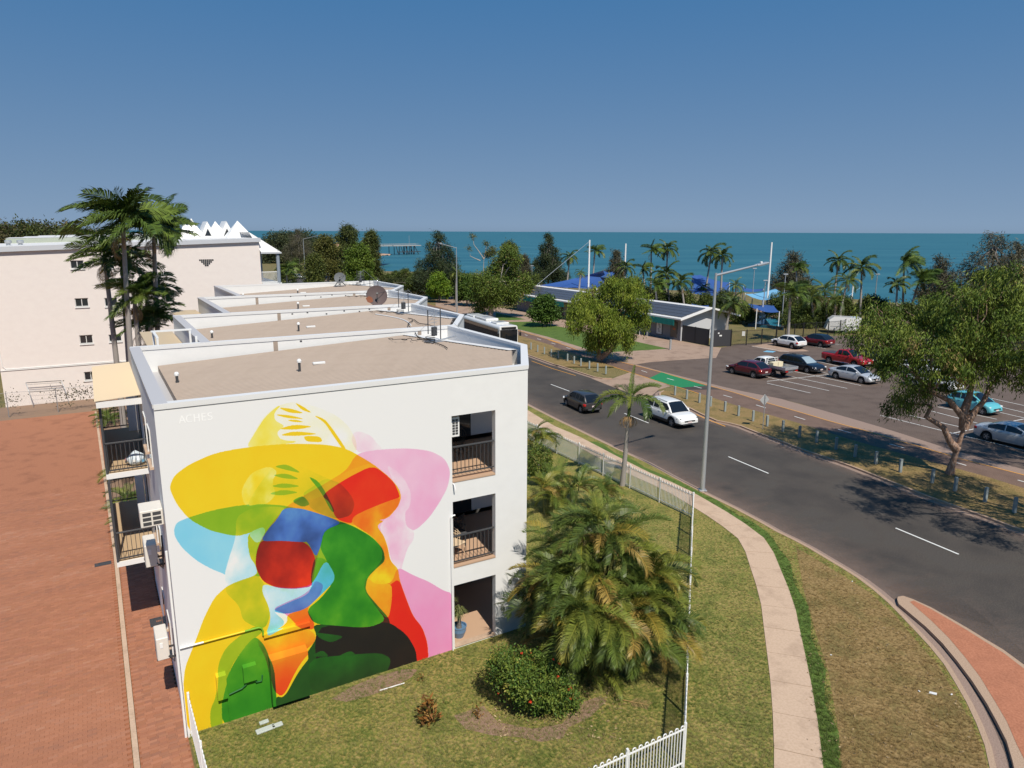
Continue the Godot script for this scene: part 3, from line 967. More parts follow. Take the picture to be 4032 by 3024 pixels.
	# side and back walls of the five stepped units, parapets and caps
	for k in 4:
		var o := Vector2(SHIFT_U * k, PITCH_W * k)
		var P := [o, o + Vector2(11.1, 0), o + Vector2(13.3, 3.65), o + Vector2(13.3, PITCH_W), o + Vector2(0, PITCH_W)]
		mb = MB.new()
		wall_between(mb, P[4], P[0] + Vector2(0, .22 if k == 0 else 0.0), 0.0, H, .22)
		bpart("side_wall", mb, M.render_white, B)
		mb = MB.new()
		if k == 0:
			# the bevelled corner wall is open to the balconies
			for l in [[0.0, .55], [3.3, 4.262]]:
				var d := (P[2] as Vector2 - P[1] as Vector2).normalized()
				wall_between(mb, P[1] + d * l[0], P[1] + d * l[1], 0.0, H, .22)
			var d2 := (P[2] as Vector2 - P[1] as Vector2).normalized()
			for yy in [[0.0, .16], [2.42, 3.06], [5.36, 6.02], [8.22, H]]:
				wall_between(mb, P[1] + d2 * .55, P[1] + d2 * 3.3, yy[0], yy[1], .22)
		else:
			wall_between(mb, P[1], P[2], 0.0, H, .22)
		wall_between(mb, P[2], P[3], 0.0, H, .22)
		bpart("corner_wall", mb, M.render_white, B)
		if k > 0:
			mb = MB.new()
			wall_between(mb, P[0] + Vector2(.22, 0), P[1], 0.0, H, .22)
			bpart("party_wall", mb, M.render_white, B)
			# tar-coloured joints and patches on the party wall upstand
			for uu in ([2.8, 9.2] if k < 3 else [1.2, 8.0]):
				mb = MB.new()
				ub(mb, o.x + uu - .09, o.x + uu + .09, 8.80 + uu * .05, H, o.y - .006, o.y - .001)
				bpart("wall_joint", mb, M.roof_tan, B)
			for i in (7 if k > 1 else 1):
				mb = MB.new()
				var uu := 3.4 + i * .9 + rng.randf() * .4
				var yy := rng.randf_range(9.22, 9.4)
				ub(mb, o.x + uu, o.x + uu + .09, yy, yy + .07, o.y - .006, o.y - .001)
				bpart("render_patch", mb, M.charcoal, B)
		if k < 3:
			mb = MB.new()
			wall_between(mb, P[4] + Vector2(.0, .0), P[4] + Vector2(SHIFT_U, 0), 0.0, H, .22)
			bpart("party_wall", mb, M.render_white, B)
		if k == 3:
			mb = MB.new()
			wall_between(mb, P[3], P[4], 0.0, H, .22)
			bpart("back_wall", mb, M.render_white, B)
		# cap flashings
		var C := [P[0], P[1], P[2], P[3], P[4]]
		var ov := .03
		for e in 5:
			if e == 3 and k < 3: continue
			var a: Vector2 = C[e]; var b: Vector2 = C[(e + 1) % 5]
			if e == 0 and k > 0: a -= Vector2(SHIFT_U, 0)
			var d := (b - a).normalized()
			var n := Vector2(d.y, -d.x)
			var a2 := a + n * ov; var b2 := b + n * ov
			var lift := .001 * e
			mb = MB.new()
			wall_between(mb, a2, b2, H, H + .10 + lift, .36 if e == 4 else .26)
			if e == 0: wall_between(mb, a2, b2, H - .04, H - .001, .027)
			bpart("parapet_cap", mb, M.cap_grey if e == 4 else M.cap_white, B)
		# roof: deck, box gutter, corrugated sheeting with real ribs
		mb = MB.new()
		mb.sheet(PackedVector2Array([Vector2(o.x + .2, -o.y - .2), Vector2(o.x + 11.0, -o.y - .2), Vector2(o.x + 13.1, -o.y - 3.7), Vector2(o.x + 13.1, -o.y - PITCH_W), Vector2(o.x + .2, -o.y - PITCH_W)]), 8.62)
		bpart("gutter_tray", mb, M.cap_grey, B)
		# the sheeting falls to the gutter on the driveway side and is cut on a slant at the far right corner
		mb = MB.new()
		var pitch := .20
		var rise := func(u: float) -> float: return 8.83 + (u - .86) * .048
		for j in 49:
			var w0 := .36 + j * pitch
			var r: float = (10.60 + w0 / 3.65 * 2.1) if w0 < 3.65 else 12.75 - (w0 - 3.65) * .27
			var prof := [[0.0, 0.0], [.115, 0.0], [.135, .026], [.180, .026], [.20, 0.0]]
			for s in 4:
				var wa: float = o.y + w0 + prof[s][0]; var wb: float = o.y + w0 + prof[s + 1][0]
				var ya: float = prof[s][1]; var yb: float = prof[s + 1][1]
				mb.quad(Vector3(o.x + .86, 8.83 + ya, -wa), Vector3(o.x + .86, 8.83 + yb, -wb), Vector3(o.x + r, rise.call(r) + yb, -wb), Vector3(o.x + r, rise.call(r) + ya, -wa))
		ub(mb, o.x + .855, o.x + .86, 8.64, 8.85, o.y + .36, o.y + 10.16)
		bpart("roof_sheeting", mb, M.roof_tan, B)
		mb = MB.new()
		for sd in [[3.7, 10.1]]:
			var r0 := 12.78; var r1 := 12.75 - 6.4 * .27
			mb.quad(Vector3(o.x + r0 - .25, rise.call(r0) + .04, -o.y - 3.7), Vector3(o.x + r0 + .12, rise.call(r0) + .04, -o.y - 3.7), Vector3(o.x + r1 + .12, rise.call(r1) + .04, -o.y - 10.1), Vector3(o.x + r1 - .25, rise.call(r1) + .04, -o.y - 10.1))
			mb.quad(Vector3(o.x + r0 + .12, rise.call(r0) + .04, -o.y - 3.7), Vector3(o.x + r0 + .12, 8.63, -o.y - 3.7), Vector3(o.x + r1 + .12, 8.63, -o.y - 10.1), Vector3(o.x + r1 + .12, rise.call(r1) + .04, -o.y - 10.1))
		bpart("flashing", mb, M.roof_white, B)
		# vents on the roof
		for q in [[5.0, 5.4, .34], [1.15, 6.4, .26]]:
			if k == 2 and q[0] < 2: continue
			mb = MB.new()
			var bx := Transform3D(Basis(), Vector3(o.x + q[0] + .1 * k, rise.call(q[0]), -o.y - q[1]))
			mb.lathe([Vector2(0, 0), Vector2(.085, 0), Vector2(.045, .03), Vector2(.045, q[2])], bx, 12)
			var vent = bpart("vent_pipe", mb, M.charcoal, B)
			mb = MB.new()
			mb.lathe([Vector2(.045, q[2]), Vector2(.075, q[2]), Vector2(.082, q[2] + .06), Vector2(.055, q[2] + .12), Vector2(0, q[2] + .135)], bx, 12)
			part("cowl", mb.done(), M.white_metal, vent)
		mb = MB.new()
		ub(mb, o.x + 5.7, o.x + 6.15, 9.09, 9.17, o.y + 6.2, o.y + 6.32, .01)
		bpart("flue_tray", mb, M.white_metal, B)
	# ---- balcony bays behind the end wall openings
	for lv in 3:
		var y := STOREY * lv
		mb = MB.new()
		if lv > 0:
			mb.sheet(PackedVector2Array([Vector2(8.05, -.22), Vector2(10.95, -.22), Vector2(12.6, -3.2), Vector2(12.6, -3.8), Vector2(8.05, -3.8)]), y, .30)
		else:
			mb.sheet(PackedVector2Array([Vector2(8.05, -.22), Vector2(10.95, -.22), Vector2(12.6, -3.2), Vector2(12.6, -3.8), Vector2(8.05, -3.8)]), .15, .14)
		bpart("balcony_floor", mb, M.tile_floor, B)
		mb = MB.new()
		ub(mb, 8.05, 8.20, y + .16, y + 2.75, .22, 3.8)
		ub(mb, 8.20, 12.9, y + .16, y + 2.75, 3.8, 3.95)
		bpart("balcony_wall", mb, M.render_white, B)
		mb = MB.new()
		ub(mb, 9.0, 10.9, y + .16, y + 2.25, 3.76, 3.795)
		bpart("sliding_door", mb, M.house_glass, B)
		if lv > 0:
			railing(B, Vector2(8.30, .10), Vector2(9.86, .10), y + .09, 1.0, 11)
			var d := Vector2(2.2, 3.65).normalized()
			railing(B, Vector2(11.1, 0) + d * .56 + Vector2(-.12, .07), Vector2(11.1, 0) + d * 3.28 + Vector2(-.12, .07), y + .09, 1.0, 18)
	mb = MB.new()
	mb.sheet(PackedVector2Array([Vector2(8.05, -.22), Vector2(10.95, -.22), Vector2(12.6, -3.2), Vector2(12.6, -3.9), Vector2(8.05, -3.9)]), 8.50, .2)
	bpart("balcony_ceiling", mb, M.render_white, B)
	# ---- balconies on the driveway side
	for lv in [1, 2]:
		var y: float = STOREY * lv - .05 * (2 - lv)
		mb = MB.new()
		ub(mb, -1.24, -.002, y - .17, y, 6.1, 12.2)
		bpart("balcony_slab", mb, M.white_paint, B)
		mb = MB.new()
		ub(mb, -1.20, -.01, y, y + .012, 6.16, 12.15)
		bpart("balcony_tiles", mb, mat("balcony_tan", .46, .33, .20, .8) if lv == 1 else M.balcony_tan, B)
		railing(B, Vector2(-1.2, 6.14), Vector2(-.02, 6.14), y + .03, 1.02, 9)
		railing(B, Vector2(-1.2, 12.14), Vector2(-1.2, 6.16), y + .03, 1.02, 0, true)
		railing(B, Vector2(-1.2, 12.16), Vector2(-.02, 12.16), y + .03, 1.02, 9)
		for w in [6.14, 12.16]:
			mb = MB.new()
			ub(mb, -1.235, -1.165, y, y + (2.40 if lv == 2 else 2.82), w - .035, w + .035)
			bpart("balcony_post", mb, M.charcoal, B)
		mb = MB.new()
		ub(mb, -.30, -.002, y, y + 2.3, 11.5, 11.62)
		bpart("balcony_pier", mb, M.render_white, B)
		mb = MB.new()
		ub(mb, -.03, -.004, y + .05, y + 2.15, 8.2, 10.2)
		bpart("balcony_door", mb, M.house_glass, B)
	# cream roof over the upper balcony
	mb = MB.new()
	for j in 42:
		var w0: float = 5.75 + j * .16
		mb.quad(Vector3(-1.32, 8.62, -w0), Vector3(-.01, 8.70, -w0), Vector3(-.01, 8.70, -w0 - .10), Vector3(-1.32, 8.62, -w0 - .10))
		mb.quad(Vector3(-1.32, 8.62, -w0 - .10), Vector3(-.01, 8.70, -w0 - .10), Vector3(-.01, 8.725, -w0 - .13), Vector3(-1.32, 8.645, -w0 - .13))
		mb.quad(Vector3(-1.32, 8.645, -w0 - .13), Vector3(-.01, 8.725, -w0 - .13), Vector3(-.01, 8.70, -w0 - .16), Vector3(-1.32, 8.62, -w0 - .16))
	bpart("balcony_roof", mb, M.cream, B)
	mb = MB.new()
	ub(mb, -1.28, .0, 8.40, 8.60, 5.78, 5.86)
	ub(mb, -1.28, -1.20, 8.40, 8.60, 5.86, 12.4)
	bpart("roof_fascia", mb, M.white_paint, B)
	# a second cream roof and white frame behind, at the next unit's side
	mb = MB.new()
	mb.box(Vector3(.95, 8.60, -22.3), Vector3(2.46, 8.66, -16.2), .01)
	bpart("balcony_roof", mb, M.cream, B)
	mb = MB.new()
	mb.box(Vector3(3.4, 8.60, -32.5), Vector3(4.94, 8.66, -26.5), .01)
	bpart("balcony_roof", mb, M.cream, B)
	for q in [[1.0, 13.2], [2.4, 13.2], [1.0, 11.2], [2.4, 11.2]]:
		mb = MB.new()
		ub(mb, q[0] - .04, q[0] + .04, 8.0, 9.75, q[1] - .04, q[1] + .04)
		bpart("frame_post", mb, M.white_metal, B)
	mb = MB.new()
	ub(mb, .92, 2.47, 9.75, 9.82, 13.15, 13.25); ub(mb, .95, 1.05, 9.752, 9.818, 11.15, 13.15)
	bpart("frame_rail", mb, M.white_metal, B)
	# windows on the driveway side, seen at a slant
	for lv in 3:
		for w in [3.2, 4.9]:
			var y := STOREY * lv + 1.05
			mb = MB.new()
			ub(mb, -.035, -.002, y, y + 1.1, w - .45, w + .45)
			var wn = bpart("window", mb, M.window_frame, B)
			for s in [-1, 1]:
				mb = MB.new()
				ub(mb, -.040, -.036, y + .06, y + 1.04, w + s * .215 - .19, w + s * .215 + .19)
				part("pane", mb.done(), M.house_glass, wn)
			mb = MB.new()
			ub(mb, -.11, -.002, y - .07, y - .002, w - .5, w + .5)
			part("sill", mb.done(), M.concrete, wn)

func railing(parent: Node3D, a: Vector2, b: Vector2, y: float, h: float, bars: int, mesh := false) -> void:
	var mb := MB.new()
	var d := (b - a)
	var L := d.length()
	d /= L
	var x := Transform3D(Basis(Vector3(d.x, 0, -d.y), Vector3.UP, Vector3(d.x, 0, -d.y).cross(Vector3.UP)), Vector3(a.x, y, -a.y))
	mb.box(Vector3(0, h - .05, -.035), Vector3(L, h, .035), .006, x)
	var r := part("railing", mb.done(), M.charcoal, parent)
	mb = MB.new()
	mb.box(Vector3(0, .06, -.02), Vector3(L, .10, .02), 0.0, x)
	part("bottom_rail", mb.done(), M.charcoal, r)
	if mesh:
		mb = MB.new()
		mb.box(Vector3(.03, .10, -.008), Vector3(L - .03, h - .05, .008), 0.0, x)
		part("infill_panel", mb.done(), M.mesh_dark, r)
		return
	for i in bars:
		mb = MB.new()
		var t := L * (i + .5) / bars
		mb.box(Vector3(t - .009, .10, -.009), Vector3(t + .009, h - .05, .009), 0.0, x)
		part("bar", mb.done(), M.charcoal, r)

# a wall painting of three overlapping hatted silhouettes in yellow, pink and blue inks (a plain stand-in for the artwork):
# each shape lays down an amount of one ink; where inks overlap they mix as paint does
func mural() -> Image:
	var W := 780; var H := 890
	var ink := [PackedFloat32Array(), PackedFloat32Array(), PackedFloat32Array()]
	for k in 3: ink[k].resize(W * H)
	var fn := FastNoiseLite.new()
	fn.seed = 31
	fn.frequency = .009
	fn.fractal_octaves = 4
	for s in MURAL:
		var q := PackedVector2Array()
		for i in range(0, s[1].size(), 2):
			var p := pw("c", s[1][i], s[1][i + 1], 0.0)
			q.append(Vector2(p.x / 8.3 * W, (1.0 - p.y / 9.5) * H))
		for rep in 2:                     # round the outline off
			var t := PackedVector2Array()
			for i in q.size():
				var a := q[i]; var b := q[(i + 1) % q.size()]
				t.append(a.lerp(b, .2)); t.append(a.lerp(b, .8))
			q = t
		var lo := q[0].y; var hi := q[0].y
		for p in q:
			lo = minf(lo, p.y); hi = maxf(hi, p.y)
		var n := q.size()
		var d0: float = s[2]; var d1: float = s[3]; var airy: float = s[4]
		for y in range(maxi(0, int(lo)), mini(H - 1, int(hi) + 1) + 1):
			var xs := PackedFloat32Array()
			var fy := y + .5
			for i in n:
				var a := q[i]; var b := q[(i + 1) % n]
				if (a.y <= fy) != (b.y <= fy): xs.append(a.x + (fy - a.y) / (b.y - a.y) * (b.x - a.x))
			xs.sort()
			var d := lerpf(d0, d1, clampf((y - lo) / maxf(1.0, hi - lo), 0, 1))
			for e in range(0, xs.size() - 1, 2):
				for x in range(maxi(0, int(round(xs[e]))), mini(W, int(round(xs[e + 1])))):
					ink[s[0]][y * W + x] = maxf(0.0, d + (airy * fn.get_noise_2d(x, y * .8) if airy > 0.0 else 0.0))
	var data := PackedByteArray()
	data.resize(W * H * 3)
	var ink_tint := [[1.0, .69, .005], [.966, .387, .67], [.2725, .726, .951]]   # one coat of each ink over white
	for i in W * H:
		var paint := [.745, .745, .74]
		for k in 3:
			if ink[k][i] > 0.0:
				for ch in 3: paint[ch] *= pow(ink_tint[k][ch], ink[k][i])
		var c := Color(paint[0], paint[1], paint[2]).linear_to_srgb()
		data[i * 3] = int(c.r * 255); data[i * 3 + 1] = int(c.g * 255); data[i * 3 + 2] = int(c.b * 255)
	return Image.create_from_data(W, H, false, Image.FORMAT_RGB8, data)

# [ink 0 yellow, 1 pink, 2 blue; outline; amount at its top and foot; cloudiness]
var MURAL := [
	[0, [615, 545, 680, 430, 740, 330, 820, 258, 930, 226, 1010, 233, 1130, 268, 1235, 318, 1315, 388, 1365, 480, 1370, 575, 1150, 530, 900, 525], .03, .02, .06],
	[0, [622, 540, 690, 425, 755, 325, 835, 256, 860, 250, 815, 300, 820, 350, 890, 385, 830, 430, 860, 480, 990, 492, 800, 522], .35, .3, .3],
	[0, [840, 262, 930, 270, 1025, 302, 920, 300], 1, 1, 0], [0, [950, 226, 1020, 262, 1072, 302, 1000, 280], 1, 1, 0], [0, [815, 308, 920, 314, 1030, 342, 900, 334], 1, 1, 0], [0, [900, 345, 970, 345, 1020, 362, 940, 360], 1, 1, 0],
	[0, [840, 408, 950, 376, 1085, 390, 960, 412], 1, 1, 0], [0, [846, 450, 950, 420, 1128, 440, 960, 454], 1, 1, 0], [0, [1010, 452, 1125, 456, 1142, 496, 1030, 492], 1, 1, 0],
	[0, [1075, 312, 1155, 340, 1210, 410, 1255, 475, 1302, 548, 1278, 548, 1210, 450, 1155, 365], 1, 1, 0],
	[0, [112, 800, 146, 718, 250, 642, 420, 567, 640, 527, 900, 505, 1150, 509, 1300, 537, 1475, 638, 1590, 730, 1652, 805, 1668, 865, 1645, 930, 1560, 1024, 1200, 1010, 1000, 1010, 850, 1020, 750, 1062, 640, 1108, 560, 1126, 400, 1092, 310, 1048, 238, 1002, 162, 910], 1.0, .9, .12],
	[0, [640, 1100, 850, 1005, 1200, 1000, 1565, 1015, 1500, 1054, 1550, 1120, 1578, 1200, 1594, 1290, 1648, 1345, 1654, 1410, 1696, 1530, 1746, 1660, 1809, 1735, 1844, 1840, 1852, 1970, 1130, 2210, 402, 2420, 232, 2455, 200, 2050, 292, 1820, 342, 1680, 412, 1540, 488, 1468, 555, 1433, 705, 1383, 692, 1320, 655, 1270, 640, 1190], .9, 1.1, .2],
	[0, [590, 820, 660, 700, 780, 655, 840, 690, 800, 760, 830, 850, 760, 915, 620, 930], .35, .55, .8],
	[0, [880, 935, 1000, 938, 1150, 985, 1275, 1035, 1150, 1085, 1125, 1200, 1095, 1270, 1040, 1160, 1000, 1165, 860, 1155, 725, 1160, 770, 1085, 840, 1005], .0, .05, .1],
	[0, [740, 1445, 830, 1465, 950, 1474, 1070, 1455, 1160, 1275, 1222, 1380, 1215, 1432, 1120, 1527, 1030, 1612, 900, 1648, 905, 1708, 755, 1798, 792, 1690, 782, 1600, 735, 1500], .02, .0, .15],
	[0, [640, 1105, 740, 1060, 760, 1090, 730, 1160, 690, 1170], .1, .1, .3],
	[1, [1330, 480, 1350, 425, 1400, 425, 1470, 455, 1500, 500, 1550, 545, 1380, 575], .05, .12, .3],
	[1, [1365, 572, 1500, 546, 1700, 535, 1860, 552, 1958, 603, 1998, 690, 1978, 800, 1923, 900, 1853, 1003, 1762, 1088, 1690, 1080, 1560, 1100, 1340, 1048, 1275, 1037, 1150, 1087, 1125, 1202, 1097, 1290, 1072, 1462, 950, 1480, 830, 1472, 738, 1428, 688, 1330, 696, 1230, 726, 1150, 766, 1085, 886, 933, 1006, 858, 1150, 776, 1300, 686], .55, .75, .18],
	[1, [1000, 860, 1150, 776, 1300, 690, 1445, 638, 1478, 650, 1320, 748, 1150, 852, 1050, 885], .45, .5, .1],
	[1, [1130, 850, 1300, 738, 1478, 648, 1588, 732, 1648, 805, 1664, 865, 1560, 905, 1430, 955, 1340, 1045, 1230, 1012, 1190, 900], 4.0, 3.0, .8],
	[1, [1664, 862, 1645, 930, 1560, 1022, 1500, 1052, 1548, 1120, 1575, 1200, 1592, 1290, 1648, 1347, 1600, 1450, 1500, 1462, 1430, 1400, 1540, 1290, 1540, 1210, 1480, 1130, 1330, 1035, 1350, 990, 1430, 950, 1560, 897], 1.0, .45, .9],
	[1, [1560, 640, 1640, 690, 1700, 760, 1735, 840, 1725, 930, 1690, 965, 1700, 1060, 1755, 1090, 1750, 1150, 1712, 1200, 1692, 1260, 1672, 1330, 1660, 1400, 1600, 1290, 1575, 1180, 1510, 1050, 1650, 930, 1664, 860], .50, .28, .5],
	[1, [728, 1150, 860, 1146, 1000, 1156, 1062, 1200, 1097, 1290, 1067, 1400, 1072, 1462, 950, 1478, 830, 1470, 738, 1427, 690, 1330, 698, 1230], 4.6, 3.4, 1.0],
	[1, [880, 935, 1000, 938, 1150, 985, 1275, 1035, 1150, 1085, 1125, 1200, 1095, 1270, 1040, 1160, 1000, 1165, 860, 1155, 725, 1160, 770, 1085, 840, 1005], 1.1, 1.5, .7],
	[1, [1640, 1328, 1750, 1388, 1850, 1428, 1950, 1490, 2014, 1508, 2014, 1914, 1985, 1932, 1838, 1970, 1600, 2090, 1130, 2210, 830, 2310, 808, 2165, 870, 2170, 960, 2005, 1045, 1895, 1105, 1800, 1070, 1712, 1250, 1725, 1440, 1742, 1570, 1690, 1490, 1590, 1420, 1490, 1430, 1398, 1500, 1450, 1605, 1440], .95, 1.1, .12],
	[1, [1590, 1450, 1652, 1410, 1694, 1530, 1744, 1660, 1807, 1735, 1842, 1840, 1850, 1970, 1760, 1995, 1130, 2210, 1070, 1712, 1440, 1742, 1570, 1690, 1490, 1590], 3.6, 4.4, .4],
	[1, [1425, 1395, 1500, 1450, 1605, 1440, 1605, 1560, 1580, 1690, 1490, 1590, 1418, 1490], .45, .9, .4],
	[1, [690, 1815, 780, 1755, 900, 1695, 1085, 1765, 1095, 1830, 1005, 1905, 945, 1995, 860, 2172, 795, 2125, 765, 1950], -.3, 2.6, .4],
	[1, [800, 1615, 900, 1565, 1000, 1525, 1070, 1470, 1090, 1420, 1150, 1450, 1120, 1527, 1030, 1612, 1085, 1700, 1080, 1755, 980, 1735, 900, 1648], .6, 1.8, .4],
	[2, [142, 1090, 162, 1032, 250, 997, 400, 952, 560, 922, 720, 905, 900, 917, 1150, 982, 1275, 1032, 1350, 1058, 1472, 1128, 1548, 1210, 1561, 1290, 1500, 1342, 1440, 1402, 1210, 1432, 1000, 1420, 720, 1385, 560, 1440, 492, 1382, 400, 1347, 300, 1292, 207, 1212, 157, 1142], 1.0, .95, .15],
	[2, [630, 925, 700, 800, 815, 648, 900, 636, 1000, 658, 1160, 733, 1260, 768, 1332, 850, 1358, 910, 1333, 988, 1150, 987, 900, 920, 720, 908], .05, .12, .2],
	[2, [1000, 840, 1080, 790, 1160, 735, 1260, 770, 1332, 850, 1356, 910, 1330, 987, 1240, 1010, 1150, 982, 1060, 940], .25, .5, .3],
	[2, [810, 658, 900, 640, 1005, 705, 900, 682], .8, .8, 0], [2, [798, 715, 900, 703, 992, 745, 880, 738], .8, .8, 0], [2, [788, 790, 880, 768, 1005, 790, 880, 804], .8, .8, 0], [2, [775, 840, 880, 812, 992, 832, 860, 854], .8, .8, 0], [2, [1040, 720, 1110, 755, 1160, 830, 1225, 960, 1200, 965, 1130, 830], 1.6, 1.6, 0], [2, [930, 890, 1010, 850, 1060, 915, 1000, 930], 1.5, 1.5, .8],
	[2, [560, 1000, 640, 945, 760, 925, 900, 930, 850, 1015, 760, 1085, 730, 1160, 700, 1200, 690, 1290, 720, 1380, 560, 1440, 495, 1450, 483, 1380, 510, 1280, 560, 1130], .75, .12, .55],
	[2, [725, 1150, 860, 1150, 1000, 1160, 1062, 1200, 1097, 1290, 1067, 1400, 1072, 1462, 950, 1478, 830, 1470, 738, 1427, 690, 1330, 698, 1230], .75, .12, .5],
	[2, [880, 935, 1000, 938, 1150, 985, 1275, 1035, 1150, 1085, 1125, 1200, 1095, 1270, 1040, 1160, 1000, 1165, 860, 1155, 725, 1160, 770, 1085, 840, 1005], 2.1, 2.4, .7],
	[2, [1250, 1020, 1350, 1060, 1470, 1130, 1545, 1210, 1560, 1290, 1500, 1342, 1440, 1402, 1425, 1490, 1500, 1580, 1600, 1690, 1570, 1810, 1440, 1750, 1250, 1730, 1080, 1712, 1030, 1620, 1130, 1540, 1217, 1430, 1170, 1290, 1120, 1200, 1140, 1090], 3.0, 2.3, 1.1],
	[2, [1085, 1265, 1160, 1275, 1222, 1380, 1217, 1432, 1120, 1527, 1030, 1612, 900, 1648, 820, 1632, 800, 1615, 900, 1565, 1000, 1525, 1070, 1470, 1060, 1390], 1.6, 1.8, .5],
	[2, [740, 1445, 830, 1465, 950, 1474, 1070, 1455, 1040, 1517, 900, 1574, 800, 1622, 905, 1708, 755, 1798, 792, 1690, 782, 1600, 735, 1500], .35, .75, .4],
	[2, [495, 1450, 560, 1435, 700, 1380, 750, 1445, 782, 1560, 790, 1650, 758, 1742, 680, 1730, 605, 1687, 583, 1590, 488, 1500], .15, .6, .4],
	[2, [690, 1722, 748, 1760, 648, 1838, 548, 1962, 508, 2052, 475, 2200, 472, 2410, 391, 2420, 386, 2290, 428, 2200, 440, 1980, 493, 1870, 590, 1790], .7, .75, .15],
	[2, [690, 1795, 748, 1850, 803, 1980, 815, 2150, 832, 2312, 468, 2412, 464, 2200, 495, 2080, 553, 1960, 633, 1850], 1.5, 3.0, .7],
	[2, [1070, 1712, 1250, 1725, 1440, 1742, 1570, 1690, 1702, 1780, 1767, 1890, 1774, 2000, 1600, 2088, 1130, 2208, 820, 2304, 808, 2162, 870, 2172, 960, 2005, 1045, 1895, 1105, 1800], 3.8, 3.4, .5],
	[1, [1040, 1945, 1300, 1920, 1530, 1905, 1605, 1948, 1560, 2066, 1300, 2136, 1050, 2186], .5, 1.6, .3],
	[1, [1090, 1770, 1180, 1780, 1290, 1795, 1200, 1840, 1120, 1810], .7, .9, .3], [1, [1060, 1930, 1140, 1885, 1190, 1935], .7, .9, .2], [1, [1240, 1930, 1330, 1890, 1370, 1925], .7, .9, .2],
]

